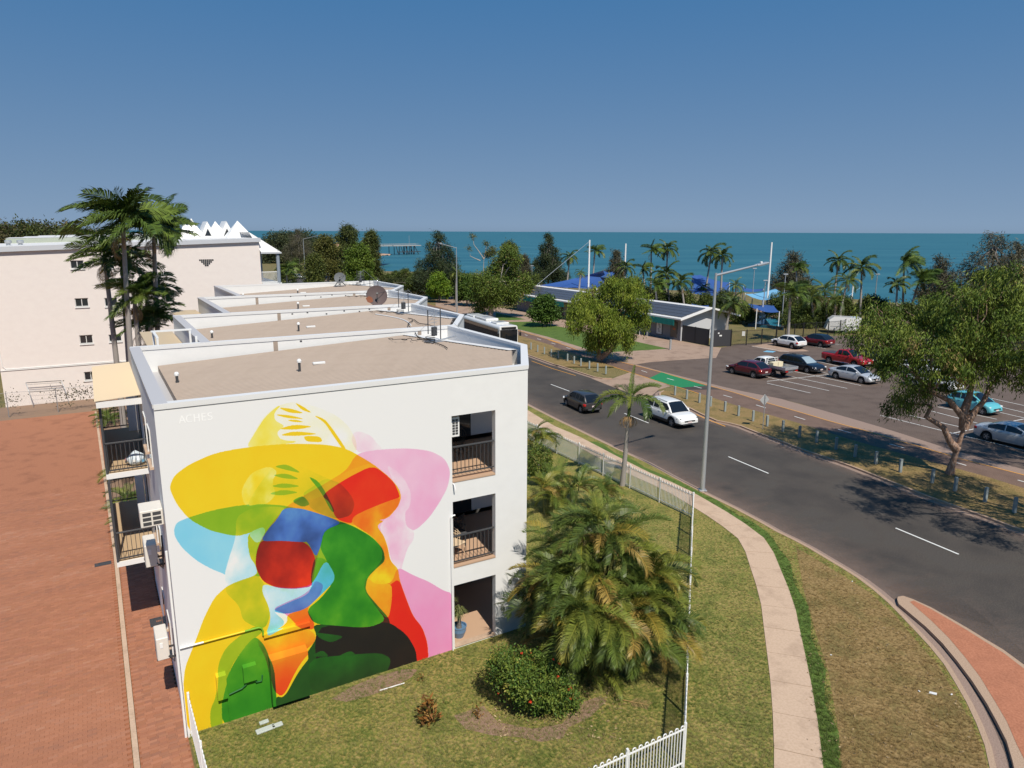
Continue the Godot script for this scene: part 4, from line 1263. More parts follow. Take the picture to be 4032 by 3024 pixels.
# ---------------------------------------------------------------- the pink flats behind
func neighbour() -> void:
	var B := thing("neighbour_building", "pale pink four storey block of flats behind the red brick driveway", "building", BPOS, BROT)
	var W := 48.4
	var top := func(u): return 12.15 + (u + 7.8) / 20.35 * .75
	# front wall as a real slab with window openings left out by the recessed frames
	var wins := [[-2.2, -1.25, 10.83, 11.48], [-2.2, -1.25, 7.75, 8.44], [-2.2, -1.25, 4.70, 5.41], [-2.2, -1.25, 1.62, 2.34], [-.1, .85, 10.83, 11.48], [-.1, .85, 7.68, 8.38], [-.1, .85, 4.72, 5.32]]
	var mb := MB.new()
	var us := [-7.8, -2.2, -1.25, -.1, .85, 12.55]
	for i in 5:
		var u0: float = us[i]; var u1: float = us[i + 1]
		var cuts := []
		for w in wins:
			if absf(w[0] - u0) < .01: cuts.append([w[2], w[3]])
		cuts.sort()
		var y := 0.0
		for c in cuts:
			ub(mb, u0, u1, y, c[0], W, W + .25)
			y = c[1]
		ub(mb, u0, u1, y, 12.0, W, W + .25)
	var p := func(u, y): return Vector3(u, y, -W)
	mb.quad(p.call(-7.8, 12.0), p.call(-7.8, top.call(-7.8)), p.call(12.55, top.call(12.55)), p.call(12.55, 12.0))
	ub(mb, -7.8, -7.55, 0, 12.1, W + .25, W + 24)
	ub(mb, 12.3, 12.55, 0, 12.8, W + .25, W + 24)
	bpart("wall", mb, M.render_pink, B)
	for w in wins:
		mb = MB.new()
		var m: float = (w[0] + w[1]) / 2
		for q in [[w[0], w[0] + .05, w[2], w[3]], [w[1] - .05, w[1], w[2], w[3]], [w[0] + .05, w[1] - .05, w[3] - .05, w[3]], [w[0] + .05, w[1] - .05, w[2], w[2] + .05], [m - .025, m + .025, w[2] + .05, w[3] - .05]]:
			ub(mb, q[0], q[1], q[2], q[3], W + .08, W + .14)
		var f = bpart("window", mb, M.window_frame, B)
		for s in 2:
			mb = MB.new()
			ub(mb, w[0] + .05 if s == 0 else m + .025, m - .025 if s == 0 else w[1] - .05, w[2] + .05, w[3] - .05, W + .10, W + .12)
			part("pane", mb.done(), M.house_glass, f)
		mb = MB.new()
		ub(mb, w[0] - .04, w[1] + .04, w[2] - .10, w[2], W - .08, W + .08)
		part("sill", mb.done(), M.white_paint, f)
	# stepped glass block panel
	for r in [[7.40, 8.60, 11.26, 11.42], [7.55, 8.45, 11.10, 11.26], [7.70, 8.30, 10.95, 11.10], [7.82, 8.16, 10.80, 10.95]]:
		var n := int(round((r[1] - r[0]) / .15))
		for i in n:
			mb = MB.new()
			var a: float = r[0] + (r[1] - r[0]) * i / n
			ub(mb, a + .012, a + (r[1] - r[0]) / n - .012, r[2] + .012, r[3] - .012, W - .02, W - .002)
			bpart("glass_block", mb, M.house_glass, B)
	# drip band, fascia gutter, roofs
	mb = MB.new()
	ub(mb, -7.8, 1.0, 2.94, 3.02, W - .06, W)
	bpart("drip_band", mb, M.white_paint, B)
	mb = MB.new()
	mb.tube([Vector3(-7.7, 5.0, -W + .05), Vector3(-7.6, 3.3, -W + .05), Vector3(-7.4, 3.06, -W + .05), Vector3(.6, 3.06, -W + .05)], [.03, .03, .03, .03], 6)
	bpart("conduit", mb, M.white_metal, B)
	mb = MB.new()
	var q := func(u, y, w): return Vector3(u, y, -w)
	var f0 := W - .25
	mb.quad(q.call(-7.9, 12.16, f0), q.call(-7.9, 12.56, f0), q.call(12.65, 13.24, f0), q.call(12.65, 12.90, f0))
	mb.quad(q.call(-7.9, 12.16, f0), q.call(12.65, 12.90, f0), q.call(12.65, 12.90, W), q.call(-7.9, 12.16, W))
	mb.quad(q.call(12.65, 12.90, f0), q.call(12.65, 13.24, f0), q.call(12.65, 13.24, W + 9), q.call(12.65, 12.90, W + 9))
	bpart("gutter_fascia", mb, mat("fascia_grey", .50, .52, .56, .5), B)
	mb = MB.new()
	mb.quad(q.call(-7.9, 12.56, f0), q.call(-7.9, 12.66, W + 11), q.call(12.65, 13.24, W + 11), q.call(12.65, 13.24, f0))
	bpart("roof", mb, M.roof_white, B)
	mb = MB.new()
	mb.quad(q.call(-7.0, 12.66, W + 10), q.call(-7.0, 13.10, W + 10), q.call(5.0, 13.36, W + 10), q.call(5.0, 12.9, W + 10))
	bpart("upper_fascia", mb, mat("fascia_green", .36, .40, .33, .6), B)
	mb = MB.new()
	for s in 3:
		var a := -7.0 + s * 1.0
		var y := 13.12 + s * .06
		mb.quad(q.call(a, y, W + 10 + s * 4), q.call(a, y + .05, W + 14 + s * 4), q.call(5.0, y + .30, W + 14 + s * 4), q.call(5.0, y + .25, W + 10 + s * 4))
	bpart("upper_roof", mb, M.roof_white, B)
	for s in [[-6.35, .62], [-5.55, .85]]:
		mb = MB.new()
		var x := Transform3D(Basis(), Vector3(s[0], 12.60, -W - 2.6 - s[1]))
		mb.lathe([Vector2(.16, 0), Vector2(.14, .16), Vector2(.24, .24), Vector2(.26, .40), Vector2(.18, .46), Vector2(0, .47)], x, 14)
		bpart("roof_ventilator", mb, M.galv, B)
	# pointed skylights and dormers on the roof
	for d in [[1205, 285, 45, 0], [1248, 265, 70, 0], [1343, 285, 55, 1], [1405, 283, 68, 0], [1467, 283, 58, 1], [1550, 280, 88, 0]]:
		var w: float = 56.0 if d[2] > 80 else 58.5
		var a := pw("1", d[0], d[1], w)
		var r := px_m("1", d[2], bplan(a.x, w))
		mb = MB.new()
		var yb := 12.9
		if d[3] == 0:
			var c := [q.call(a.x - r, yb, w - r), q.call(a.x + r, yb, w - r), q.call(a.x + r, yb, w + r), q.call(a.x - r, yb, w + r)]
			for i in 4: mb.tri(c[i], q.call(a.x, a.y, w), c[(i + 1) % 4])
			bpart("pyramid_skylight", mb, M.white_metal, B)
		else:
			mb.quad(q.call(a.x - r, yb, w - 1), q.call(a.x, a.y, w - 1), q.call(a.x, a.y, w + 2), q.call(a.x - r, yb, w + 2))
			mb.quad(q.call(a.x + r, yb, w - 1), q.call(a.x + r, yb, w + 2), q.call(a.x, a.y, w + 2), q.call(a.x, a.y, w - 1))
			mb.tri(q.call(a.x - r, yb, w - .98), q.call(a.x, a.y, w - .98), q.call(a.x + r, yb, w - .98))
			var o = bpart("dormer", mb, M.white_metal, B)
			mb = MB.new()
			mb.tri(q.call(a.x - r * .45, yb + .2, w - 1.0), q.call(a.x, a.y - r * .75, w - 1.0), q.call(a.x + r * .45, yb + .2, w - 1.0))
			part("pane", mb.done(), M.house_glass, o)
	mb = MB.new()
	ub(mb, 8.2, 12.9, 12.95, 13.35, 57.2, 62)
	bpart("roof_plinth", mb, M.white_paint, B)
	# verandah at the corner with columns and a railing
	mb = MB.new()
	mb.quad(q.call(12.1, 13.75, W + 2), q.call(14.35, 11.98, W - .3), q.call(14.35, 11.98, W + 9), q.call(12.1, 13.75, W + 9))
	mb.quad(q.call(12.1, 13.75, W + 2), q.call(12.6, 11.98, W - .3), q.call(14.35, 11.98, W - .3), q.call(14.35, 11.98, W - .3))
	bpart("verandah_roof", mb, M.roof_white, B)
	mb = MB.new()
	ub(mb, 12.58, 14.4, 11.84, 11.97, W - .34, W - .26)
	bpart("verandah_fascia", mb, M.fascia_grey, B)
	mb = MB.new()
	ub(mb, 12.56, 14.3, 8.95, 9.20, W - .2, W + 9)
	bpart("verandah_floor", mb, M.white_paint, B)
	for c in [[14.1, W - .05], [13.45, W + 4.5], [13.0, W + 8.0], [14.1, W + 8.0]]:
		mb = MB.new()
		mb.tube([Vector3(c[0], 0.0, -c[1]), Vector3(c[0], 12.1, -c[1])], [.16, .16], 12)
		bpart("column", mb, mat("column_blue", .24, .28, .33, .6), B)
	mb = MB.new()
	ub(mb, 12.57, 13.95, 10.16, 10.22, W - .08, W - .02)
	var rl = bpart("railing", mb, M.white_metal, B)
	mb = MB.new()
	ub(mb, 12.57, 13.95, 9.26, 9.31, W - .08, W - .02)
	part("bottom_rail", mb.done(), M.white_metal, rl)
	for i in 14:
		mb = MB.new()
		ub(mb, 12.60 + i * .1, 12.625 + i * .1, 9.31, 10.16, W - .06, W - .04)
		part("bar", mb.done(), M.white_metal, rl)
	# fold-out clothes line on the wall
	var cl := thing("clothes_line", "folding metal clothes line frame on the foot of the pink wall", "clothes line", BPOS, BROT)
	var lp := func(x, y, w): 
		var r := pw("1", x, y, w)
		return Vector3(r.x, r.y, -w)
	var a0: Vector3 = lp.call(168, 1340, 48.0); var a1: Vector3 = lp.call(400, 1325, 48.0)
	var b0: Vector3 = lp.call(190, 1400, 47.2); var b1: Vector3 = lp.call(425, 1385, 47.2)
	mb = MB.new()
	mb.rod(a0, a1, .03); mb.rod(b0, b1, .025); mb.rod(a0 + Vector3(0, -.15, 0), a1 + Vector3(0, -.15, 0), .02)
	part("frame", mb.done(), M.charcoal, cl)
	for l in [[a0, b0], [a1, b1]]:
		mb = MB.new()
		mb.tube([l[0], l[1], Vector3(l[1].x + .15, .1, l[1].z)], [.025, .025, .02], 6)
		part("arm", mb.done(), M.galv, cl)
	for i in 4:
		mb = MB.new()
		mb.rod((a0 as Vector3).lerp(b0, .2 + i * .2), (a1 as Vector3).lerp(b1, .2 + i * .2), .006, 4)
		part("line", mb.done(), M.white_metal, cl)
	# chain wire fence between the driveway and that wall
	var cf := thing("wire_fence", "chain wire fence with pipe posts before the pink wall", "fence", BPOS, BROT)
	for u in [-7.3, -4.15, -1.2]:
		mb = MB.new()
		mb.rod(Vector3(u, 0, -44.5), Vector3(u, 1.95, -44.5), .03, 8)
		part("post", mb.done(), M.grey_metal, cf)
	mb = MB.new()
	mb.rod(Vector3(-9, 1.9, -44.5), Vector3(-1.2, 1.88, -44.5), .012, 5)
	part("top_wire", mb.done(), M.grey_metal, cf)
	mb = MB.new()
	for i in 58:
		var u := -9.6 + i * .15
		for s in [-1, 1]:
			var h := 1.88
			mb.rod(Vector3(u, .03, -44.5), Vector3(u + s * 1.1, h, -44.5), .0022, 3)
	part("wire_mesh", mb.done(), M.grey_metal, cf).set_meta("kind", "stuff")
	# a creeper on the fence
	mb = MB.new()
	mb.use_c = true
	for i in 380:
		var c := [-6.9, -4.2, -3.3, -2.6, -1.9][rng.randi() % 5] as float
		var o := Vector3(c + rng.randfn(0, .35), 1.35 + rng.randfn(0, .3) * (1.0 if i % 3 else 1.8), -44.55 + rng.randfn(0, .05))
		if o.y < .1: continue
		mb.col = Color(.075, .07, .035) * rng.randf_range(.5, 1.6)
		leaf(mb, o, rand_dir(), .14, .10)
	solo("creeper", mb.done(), M.leaf, "dry dark creeper leaves clinging to the wire fence", "plant", "", Transform3D(Basis(Vector3.UP, BROT), BPOS))

func rand_dir() -> Vector3:
	var z := rng.randf_range(-1, 1)
	var a := rng.randf() * TAU
	var r := sqrt(1.0 - z * z)
	return Vector3(r * cos(a), z, r * sin(a))
func leaf(mb: MB, at: Vector3, d: Vector3, l: float, w: float) -> void:
	var s := d.cross(rand_dir()).normalized() * (w * .5)
	mb.tri(at, at + d * (l * .45) + s, at + d * l)
	mb.tri(at, at + d * l, at + d * (l * .45) - s)

# ---------------------------------------------------------------- white tubular fences
func fences() -> void:
	var pin := MB.new()
	var pts := []
	for i in 7:
		var an := PI * i / 6.0
		pts.append(Vector3(-cos(an) * .05, 1.24 + sin(an) * .05, 0))
	pts.insert(0, Vector3(-.05, .05, 0)); pts.append(Vector3(.05, .05, 0))
	var rr := []
	for i in pts: rr.append(.0165)
	pin.tube(pts, rr, 5)
	var pin_mesh := pin.done()
	var post := MB.new()
	post.box(Vector3(-.03, 0, -.03), Vector3(.03, 1.36, .03), .004)
	var post_mesh := post.done()
	var c1 := zp("5", 1415, 1655); var c2 := zp("7", 1080, 1405, 1.35)
	c2.y = 0.0
	var c3 := zp("7", 520, 1659, 1.35); c3.y = 0.0
	var far := zp("5", 355, 1145)
	var runs := [
		[c1, far + (far - c1) * .95, "white loop top fence running beside the footpath and the road"],
		[c1, c2, "white loop top fence on the lawn side of the footpath bend"],
		[c2, c2 + (c3 - c2) * 2.6, "white loop top fence crossing the front of the grass yard"],
		[bplan(.10, -.10), bplan(.22, -9.0), "white loop top fence between the painted wall's corner and the paving"]]
	for r in runs:
		var a: Vector3 = r[0]; var b: Vector3 = r[1]
		a.y = .1; b.y = .1
		var L := a.distance_to(b)
		var d := (b - a) / L
		var F := thing("picket_fence", r[2], "fence", a, atan2(-d.z, d.x))
		var n := int(L / .2)
		for i in n:
			part("picket", pin_mesh, M.white_metal, F, Transform3D(Basis(), Vector3(.1 + i * .2, 0, 0)))
		var k := int(ceil(L / 2.42))
		for i in k + 1:
			part("post", post_mesh, M.white_metal, F, Transform3D(Basis(), Vector3(L * i / k, 0, 0)))
		for y in [.14, 1.16]:
			var mb := MB.new()
			mb.box(Vector3(0, y, -.016), Vector3(L, y + .035, .016))
			part("rail", mb.done(), M.white_metal, F)

# ---------------------------------------------------------------- lamps, sign, bollards
func street() -> void:
	# near lamp
	var foot := zp("S", 2765, 1938)
	foot.y = .1
	var top := vp("S", 2821, 1075, foot)
	lamp(foot, top.y, Vector3(3.35, 0, -2.2), vp("S", 3062, 1035, foot + Vector3(3.35, 0, -2.2)).y, "tall grey street lamp standing on the verge beside the footpath bend", .105)
	foot = zp("2", 1475, 795)
	var t2 := vp("2", 1465, 320, foot)
	lamp(foot, t2.y, Vector3(-2.8, 0, 1.2), t2.y + .7, "slim grey street lamp in the park behind the bus", .09)
	var t3 := zp("2", 357, 258, 11.6)
	lamp(Vector3(t3.x, 0, t3.z), 11.6, Vector3(5.0, 0, .8), 12.6, "far grey street lamp rising behind the flats' roof near the pink building's verandah", .10)
	# road sign seen from its back
	var sp := zp("6", 200, 965)
	sp.y = .1
	var S := thing("road_sign", "diamond shaped road sign seen from its plain grey back on a thin post", "sign", sp)
	var mb := MB.new()
	mb.rod(Vector3(0, 0, 0), Vector3(0, 2.52, 0), .03, 8)
	part("post", mb.done(), M.galv, S)
	mb = MB.new()
	mb.box(Vector3(-.29, -.29, -.012), Vector3(.29, .29, .0), .004, Transform3D(Basis(Vector3.UP, .35) * Basis(Vector3.BACK, PI / 4), Vector3(-.012, 2.14, -.035)))
	part("plate", mb.done(), mat("sign_back", .52, .53, .54, .4, .3), S)
	for y in [1.98, 2.28]:
		mb = MB.new()
		mb.box(Vector3(-.09, y, -.035), Vector3(.09, y + .03, -.028))
		part("bracket", mb.done(), M.grey_metal, S)
	# bollards
	var bm := MB.new()
	bm.box(Vector3(-.075, 0, -.075), Vector3(.075, .82, .075), .014)
	var mesh := bm.done()
	var spots := []
	for p in [177, 350, 228, 370, 280, 386, 333, 404, 387, 418, 457, 440, 508, 460, 560, 478, 625, 500, 688, 520, 752, 540]: spots.append(p)
	var list := []
	for i in range(0, spots.size(), 2): list.append([zp("5", spots[i], spots[i + 1]), 0])
	for p in [[1282, 705], [1373, 735], [1470, 762], [1556, 790], [1666, 830], [1770, 865]]: list.append([zp("5", p[0], p[1]), 1])
	for p in [[125, 905], [233, 945], [353, 985], [480, 1030], [613, 1070], [762, 1123], [908, 1182], [1067, 1237], [1255, 1300], [1500, 1383], [1675, 1446], [1905, 1530], [2130, 1612]]: list.append([zp("6", p[0], p[1]), 1])
	for p in list:
		var at: Vector3 = p[0]
		at.y = .1
		solo("bollard", mesh, M.bollard_face, "grey square timber bollard in the row on the dry verge" if p[1] else "grey square timber bollard in the row under the leaning weeping tree", "bollard", "bollards beyond the driveway" if p[1] == 0 else "bollards along the dry verge", Transform3D(Basis(Vector3.UP, .15 + rng.randf_range(-.12, .12)) * Basis(Vector3.RIGHT, rng.randf_range(-.02, .02)), at))
	var rb := MB.new()
	rb.tube([Vector3.ZERO, Vector3(0, 1.25, 0)], [.13, .13], 12)
	solo("bollard", rb.done(), M.galv, "round grey steel bollard alone at the tip of the green lawn by the plaza", "bollard", "", Transform3D(Basis(), zp("5", 1247, 345) + Vector3(0, .009, 0)))
	# bicycle hoops before the pool building
	for p in [[1018, 915], [1075, 925]]:
		var h := MB.new()
		h.tube([Vector3(-.3, 0, 0), Vector3(-.3, .7, 0), Vector3(-.2, .85, 0), Vector3(0, .9, 0), Vector3(.2, .85, 0), Vector3(.3, .7, 0), Vector3(.3, 0, 0)], [.03, .03, .03, .03, .03, .03, .03], 6)
		solo("bicycle_hoop", h.done(), M.white_metal, "pale metal bicycle hoop on the plaza before the pool building", "bike rack", "bicycle hoops", Transform3D(Basis(Vector3.UP, 1.0), zp("3", p[0], p[1]) + Vector3(0, .009, 0)))

func lamp(foot: Vector3, h: float, arm: Vector3, yend: float, label: String, r: float) -> void:
	var T := thing("street_lamp", label, "street lamp", foot)
	var mb := MB.new()
	h -= foot.y
	yend -= foot.y
	mb.tube([Vector3.ZERO, Vector3(0, h, 0)], [r * 1.25, r * .6], 10)
	part("pole", mb.done(), M.galv, T)
	mb = MB.new()
	mb.box(Vector3(-r * 2, 0, -r * 2), Vector3(r * 2, .06, r * 2), .01)
	part("base_plate", mb.done(), M.grey_metal, T)
	mb = MB.new()
	var a := Vector3(0, h - .12, 0); var b := arm + Vector3(0, yend, 0)
	mb.tube([a, a.lerp(b, .8)], [r * .62, r * .5], 8)
	part("arm", mb.done(), M.galv, T)
	var d := (b - a).normalized()
	var s := d.cross(Vector3.UP).normalized()
	var x := Transform3D(Basis(d, s.cross(d).normalized(), s), a.lerp(b, .78))
	mb = MB.new()
	mb.box(Vector3(0, -.05, -.15), Vector3(.9, .05, .15), .03, x)
	var hd := part("lamp_head", mb.done(), M.galv, T)
	mb = MB.new()
	mb.box(Vector3(.15, -.065, -.12), Vector3(.85, -.051, .12), 0.0, x)
	part("lens", mb.done(), M.clear_lens, hd)
	mb = MB.new()
	mb.box(Vector3(.35, .05, -.05), Vector3(.45, .14, .05), .01, x)
	part("sensor", mb.done(), M.white_metal, hd)

# ---------------------------------------------------------------- vehicles: nose towards +x, ground at y = 0
func prof(l: Array, x: float) -> float:
	for i in l.size() - 1:
		if x <= l[i + 1][0]:
			var t: float = (x - l[i][0]) / maxf(1e-5, l[i + 1][0] - l[i][0])
			return lerpf(l[i][1], l[i + 1][1], clampf(t, 0, 1))
	return l[l.size() - 1][1]

var wheel_cache := {}
func wheel(parent: Node3D, at: Vector3, r: float, side: float) -> void:
	if not wheel_cache.has(r):
		var ty := MB.new()
		var x := Transform3D(Basis(Vector3.RIGHT, PI / 2), Vector3.ZERO)
		ty.lathe([Vector2(r * .62, -.10), Vector2(r * .90, -.105), Vector2(r, -.075), Vector2(r, .075), Vector2(r * .90, .105), Vector2(r * .62, .10), Vector2(r * .60, 0.0), Vector2(r * .62, -.10)], x, 20)
		var ri := MB.new()
		for s in [-1.0, 1.0]:
			ri.lathe([Vector2(r * .66, s * .095), Vector2(r * .60, s * .10), Vector2(r * .56, s * .06)], x, 20)
			for i in 5:
				var b := Basis(Vector3.BACK, TAU * i / 5.0)
				ri.box(Vector3(r * .08, -.035, s * .085 - .015), Vector3(r * .60, .035, s * .085 + .015), 0.0, Transform3D(b, Vector3.ZERO))
			ri.lathe([Vector2(0, s * .11), Vector2(r * .14, s * .105), Vector2(r * .16, s * .06)], x, 12)
		var dk := MB.new()
		dk.lathe([Vector2(0, -.045), Vector2(r * .61, -.045), Vector2(r * .61, .045), Vector2(0, .045)], x, 16)
		wheel_cache[r] = [ty.done(), ri.done(), dk.done()]
	var w := part("wheel", wheel_cache[r][2], M.black, parent, Transform3D(Basis(), at))
	part("tyre", wheel_cache[r][0], M.rubber, w)
	part("rim", wheel_cache[r][1], M.alloy, w)

# d: L W, deck (side line of bonnet, belt and boot), roof [xa, xb, xc, xd, height], belt, wheels [xr, xf], r, sill, dark lower trim
func make_car(called: String, label: String, cat: String, paint: Material, d: Dictionary) -> Node3D:
	var T := thing(called, label, cat)
	var L: float = d.L; var hw: float = d.W / 2.0; var r: float = d.r; var sill: float = d.sill
	var xs := []
	var n := 44
	for i in n + 1: xs.append(-L / 2 + L * i / n)
	for wx in [d.xr, d.xf]:
		if absf(wx) > L / 2: continue
		for k in 13: xs.append(clampf(wx - (r + .05) + (r + .05) * 2.0 * k / 12.0, -L / 2, L / 2))
	xs.sort()
	var bot := func(x: float) -> float:
		var b := sill
		if x < -L / 2 + .5: b = lerpf(sill + .12, sill, (x + L / 2) / .5)
		if x > L / 2 - .5: b = lerpf(sill + .08, sill, (L / 2 - x) / .5)
		for wx in [d.xr, d.xf]:
			var q: float = (r + .055) * (r + .055) - (x - wx) * (x - wx)
			if q > 0.0: b = maxf(b, r + sqrt(q))
		return b
	var wid := func(x: float) -> float:
		var e: float = minf(x + L / 2, L / 2 - x)
		var k := clampf(e / .75, 0.0, 1.0)
		return hw * (1.0 - .20 * (1.0 - sqrt(1.0 - (1.0 - k) * (1.0 - k))))
	var P := []
	for x in xs:
		var t := prof(d.deck, x); var b: float = minf(bot.call(x), t - .08); var w: float = wid.call(x)
		var row := []
		for q in [[.78, 0.0, 0.0], [.985, 0.0, .02], [1.0, .30, 0.0], [1.0, .62, 0.0], [.975, .88, 0.0], [.93, 1.0, -.012], [.80, 1.0, .012], [.45, 1.0, .035], [0.0, 1.0, .042]]:
			row.append(Vector3(x, b + (t - b) * q[1] + q[2], w * q[0]))
		var full := row.duplicate()
		for j in range(row.size() - 2, -1, -1):
			full.append(Vector3(row[j].x, row[j].y, -row[j].z))
		P.append(full)
	var last: int = P[0].size() - 1
	var trim: bool = d.get("trim", false)
	var low := func(i, j): return (j <= 1 or j >= last - 2) if trim else (j == 0 or j == last - 1)
	var mb := MB.new()
	mb.grid(P, func(i, j): return not low.call(i, j))
	for e in [0, P.size() - 1]:
		var row: Array = P[e]
		var o := Vector3(-1 if e == 0 else 1, 0, 0)
		for j in range(2, last - 2):
			var m := Vector3(row[0].x, row[2].y, 0)
			mb.tri_n(m, row[j], row[j + 1], o, o, o)
	part("body", mb.done(), paint, T)
	mb = MB.new()
	mb.grid(P, low)
	for e in [0, P.size() - 1]:
		var row: Array = P[e]
		var o := Vector3(-1 if e == 0 else 1, 0, 0)
		mb.tri_n(row[0], row[2], row[last - 2], o, o, o)
		mb.tri_n(row[0], row[last - 2], row[last], o, o, o)
	mb.box(Vector3(-L / 2 + .25, sill + .02, -hw * .76), Vector3(L / 2 - .25, sill + .30, hw * .76))
	for wx in [d.xr, d.xf]:
		if absf(wx) > L / 2: continue
		mb.box(Vector3(wx - r - .05, sill + .30, -hw * .70), Vector3(wx + r + .05, r * 2 + .03, hw * .70))
	part("underbody", mb.done(), M.black if not trim else M.charcoal, T)
	# cabin
	var xa: float = d.roof[0]; var xb: float = d.roof[1]; var xc: float = d.roof[2]; var xd: float = d.roof[3]; var rh: float = d.roof[4]
	var belt: float = d.belt
	var gx := [xd, lerpf(xd, xc, .5), xc]
	var doors: Array = d.get("pillars", [.34, .66])
	var cols := []      # what each span along the car is: g glass, p pillar
	cols.append("r"); cols.append("r")
	var marks := [[xc, "q"]]
	var a := xc + .06
	var spans := []
	var edges := [xc]
	for f in doors: edges.append(lerpf(xc, xb, f))
	edges.append(xb)
	for i in edges.size() - 1:
		if i > 0:
			gx.append(edges[i] + .035); cols.append("p")
		gx.append(lerpf(edges[i], edges[i + 1], .5)); cols.append("g%d" % i)
		gx.append(edges[i + 1] - (.035 if i < edges.size() - 2 else 0.0)); cols.append("g%d" % i)
	gx.append(lerpf(xb, xa, .5)); cols.append("f")
	gx.append(xa); cols.append("f")
	var G := []
	for x in gx:
		var h := rh
		if x > xb: h = lerpf(rh - .02, belt, pow((x - xb) / (xa - xb), 1.12))
		elif x < xc: h = lerpf(rh - .05, belt, pow((xc - x) / maxf(.01, xc - xd), 1.25))
		else: h = rh - .06 * pow((x - lerpf(xc, xb, .55)) / maxf(.3, (xb - xc) * .55), 2.0)
		h = maxf(h, belt + .004)
		var k := clampf((h - belt) / (rh - belt), 0, 1)
		var wb: float = minf(wid.call(x), hw) * .945
		var wt := lerpf(wb, hw * .74, k)
		var hs := maxf(belt + .003, h - .05 * k)
		var bl := prof(d.deck, x) - .03
		var row := [Vector3(x, minf(bl, belt), wb), Vector3(x, lerpf(belt, hs, .10), lerpf(wb, wt, .10)), Vector3(x, lerpf(belt, hs, .55), lerpf(wb, wt, .50)), Vector3(x, lerpf(belt, hs, .90), lerpf(wb, wt, .88)), Vector3(x, hs, wt), Vector3(x, h - .012 * k, wt * .88), Vector3(x, h + .012 * k, wt * .45), Vector3(x, h + .016 * k, 0)]
		var full := row.duplicate()
		for j in range(row.size() - 2, -1, -1): full.append(Vector3(row[j].x, row[j].y, -row[j].z))
		G.append(full)
	var kind := func(i, j):
		var jj: int = j if j < 7 else 13 - j
		var c: String = cols[i]
		if c == "f" and jj >= 5: return "windscreen"
		if c == "r" and jj >= 5: return "rear_window"
		if c[0] == "g" and (jj == 1 or jj == 2): return "side_window" + c + ("a" if j < 7 else "b")
		if c == "f" and (jj == 1 or jj == 2) and i == cols.size() - 2: return "side_window" + "g%d" % (edges.size() - 2) + ("a" if j < 7 else "b")
		if c == "r" and d.get("quarter", false) and (jj == 1 or jj == 2) and i == 1: return "side_windowg0" + ("a" if j < 7 else "b")
		return "cabin"
	var groups := {}
	for i in gx.size() - 1:
		for j in 14: groups[kind.call(i, j)] = true
	for k in groups:
		mb = MB.new()
		mb.grid(G, func(i, j): return kind.call(i, j) == k)
		var nm: String = "side_window" if k.begins_with("side_window") else k
		part(nm, mb.done(), (d.get("roof_paint", paint)) if k == "cabin" else M.glass, T)
	# lights, plates, mirrors, handles
	var fy := prof(d.deck, L / 2 - .3)
	var ry := prof(d.deck, -L / 2 + .12)
	for s in [-1.0, 1.0]:
		var hb := MB.new()
		var lw: float = wid.call(L / 2 - .28)
		hb.box(Vector3(-.20, -.055, -.16), Vector3(.16, .06, .06), .03, Transform3D(Basis(Vector3.UP, s * .45), Vector3(L / 2 - .26, fy - .11, s * (lw - .11))))
		part("headlight", hb.done(), M.clear_lens if not d.get("dark_lamps", false) else M.charcoal, T)
		var tb := MB.new()
		var tw: float = wid.call(-L / 2 + .14)
		tb.box(Vector3(-.10, -.10, -.13), Vector3(.14, .09, .05), .03, Transform3D(Basis(Vector3.UP, -s * .35), Vector3(-L / 2 + .13, ry - .16, s * (tw - .05))))
		part("tail_light", tb.done(), M.red_lens, T)
		var m := MB.new()
		m.box(Vector3(-.09, -.06, -.09), Vector3(.07, .07, .09), .03, Transform3D(Basis(), Vector3(xa - .35, belt + .06, s * (hw + .05))))
		part("mirror", m.done(), paint, T)
		for q in 2:
			var hd := MB.new()
			var hx: float = lerpf(xc, xb, .30 + .42 * q)
			hd.box(Vector3(hx - .09, belt - .10, s * (hw * .985) - .012), Vector3(hx + .09, belt - .07, s * (hw * .985) + .014), .005)
			part("door_handle", hd.done(), paint, T)
		if d.get("rails", false):
			var rb := MB.new()
			rb.tube([Vector3(xc + .1, rh - .03, s * hw * .68), Vector3(lerpf(xc, xb, .5), rh + .05, s * hw * .70), Vector3(xb - .1, rh - .01, s * hw * .68)], [.018, .018, .018], 6)
			part("roof_rail", rb.done(), M.charcoal, T)
	var gb := MB.new()
	gb.box(Vector3(L / 2 - .06, sill + .26, -hw * .52), Vector3(L / 2 + .012, sill + .38, hw * .52), .02)
	part("grille", gb.done(), M.black, T)
	gb = MB.new()
	gb.box(Vector3(L / 2 - .10, sill + .06, -hw * .62), Vector3(L / 2 + .008, sill + .18, hw * .62), .02)
	part("lower_grille", gb.done(), M.charcoal, T)
	for e in [-1.0, 1.0]:
		var pb := MB.new()
		pb.box(Vector3(e * (L / 2 + .016) - .008, sill + (.20 if e > 0 else .36), -.18), Vector3(e * (L / 2 + .016) + .008, sill + (.31 if e > 0 else .48), .18))
		part("number_plate", pb.done(), M.plate, T)
	var lb := MB.new()
	lb.box(Vector3(-L / 2 - .012, sill + .10, -hw * .62), Vector3(-L / 2 + .06, sill + .24, hw * .62), .02)
	part("rear_bumper", lb.done(), M.charcoal, T)
	for wx in [d.xr, d.xf]:
		for s in [-1.0, 1.0]: wheel(T, Vector3(wx, r, s * (hw - .125)), r, s)
	return T

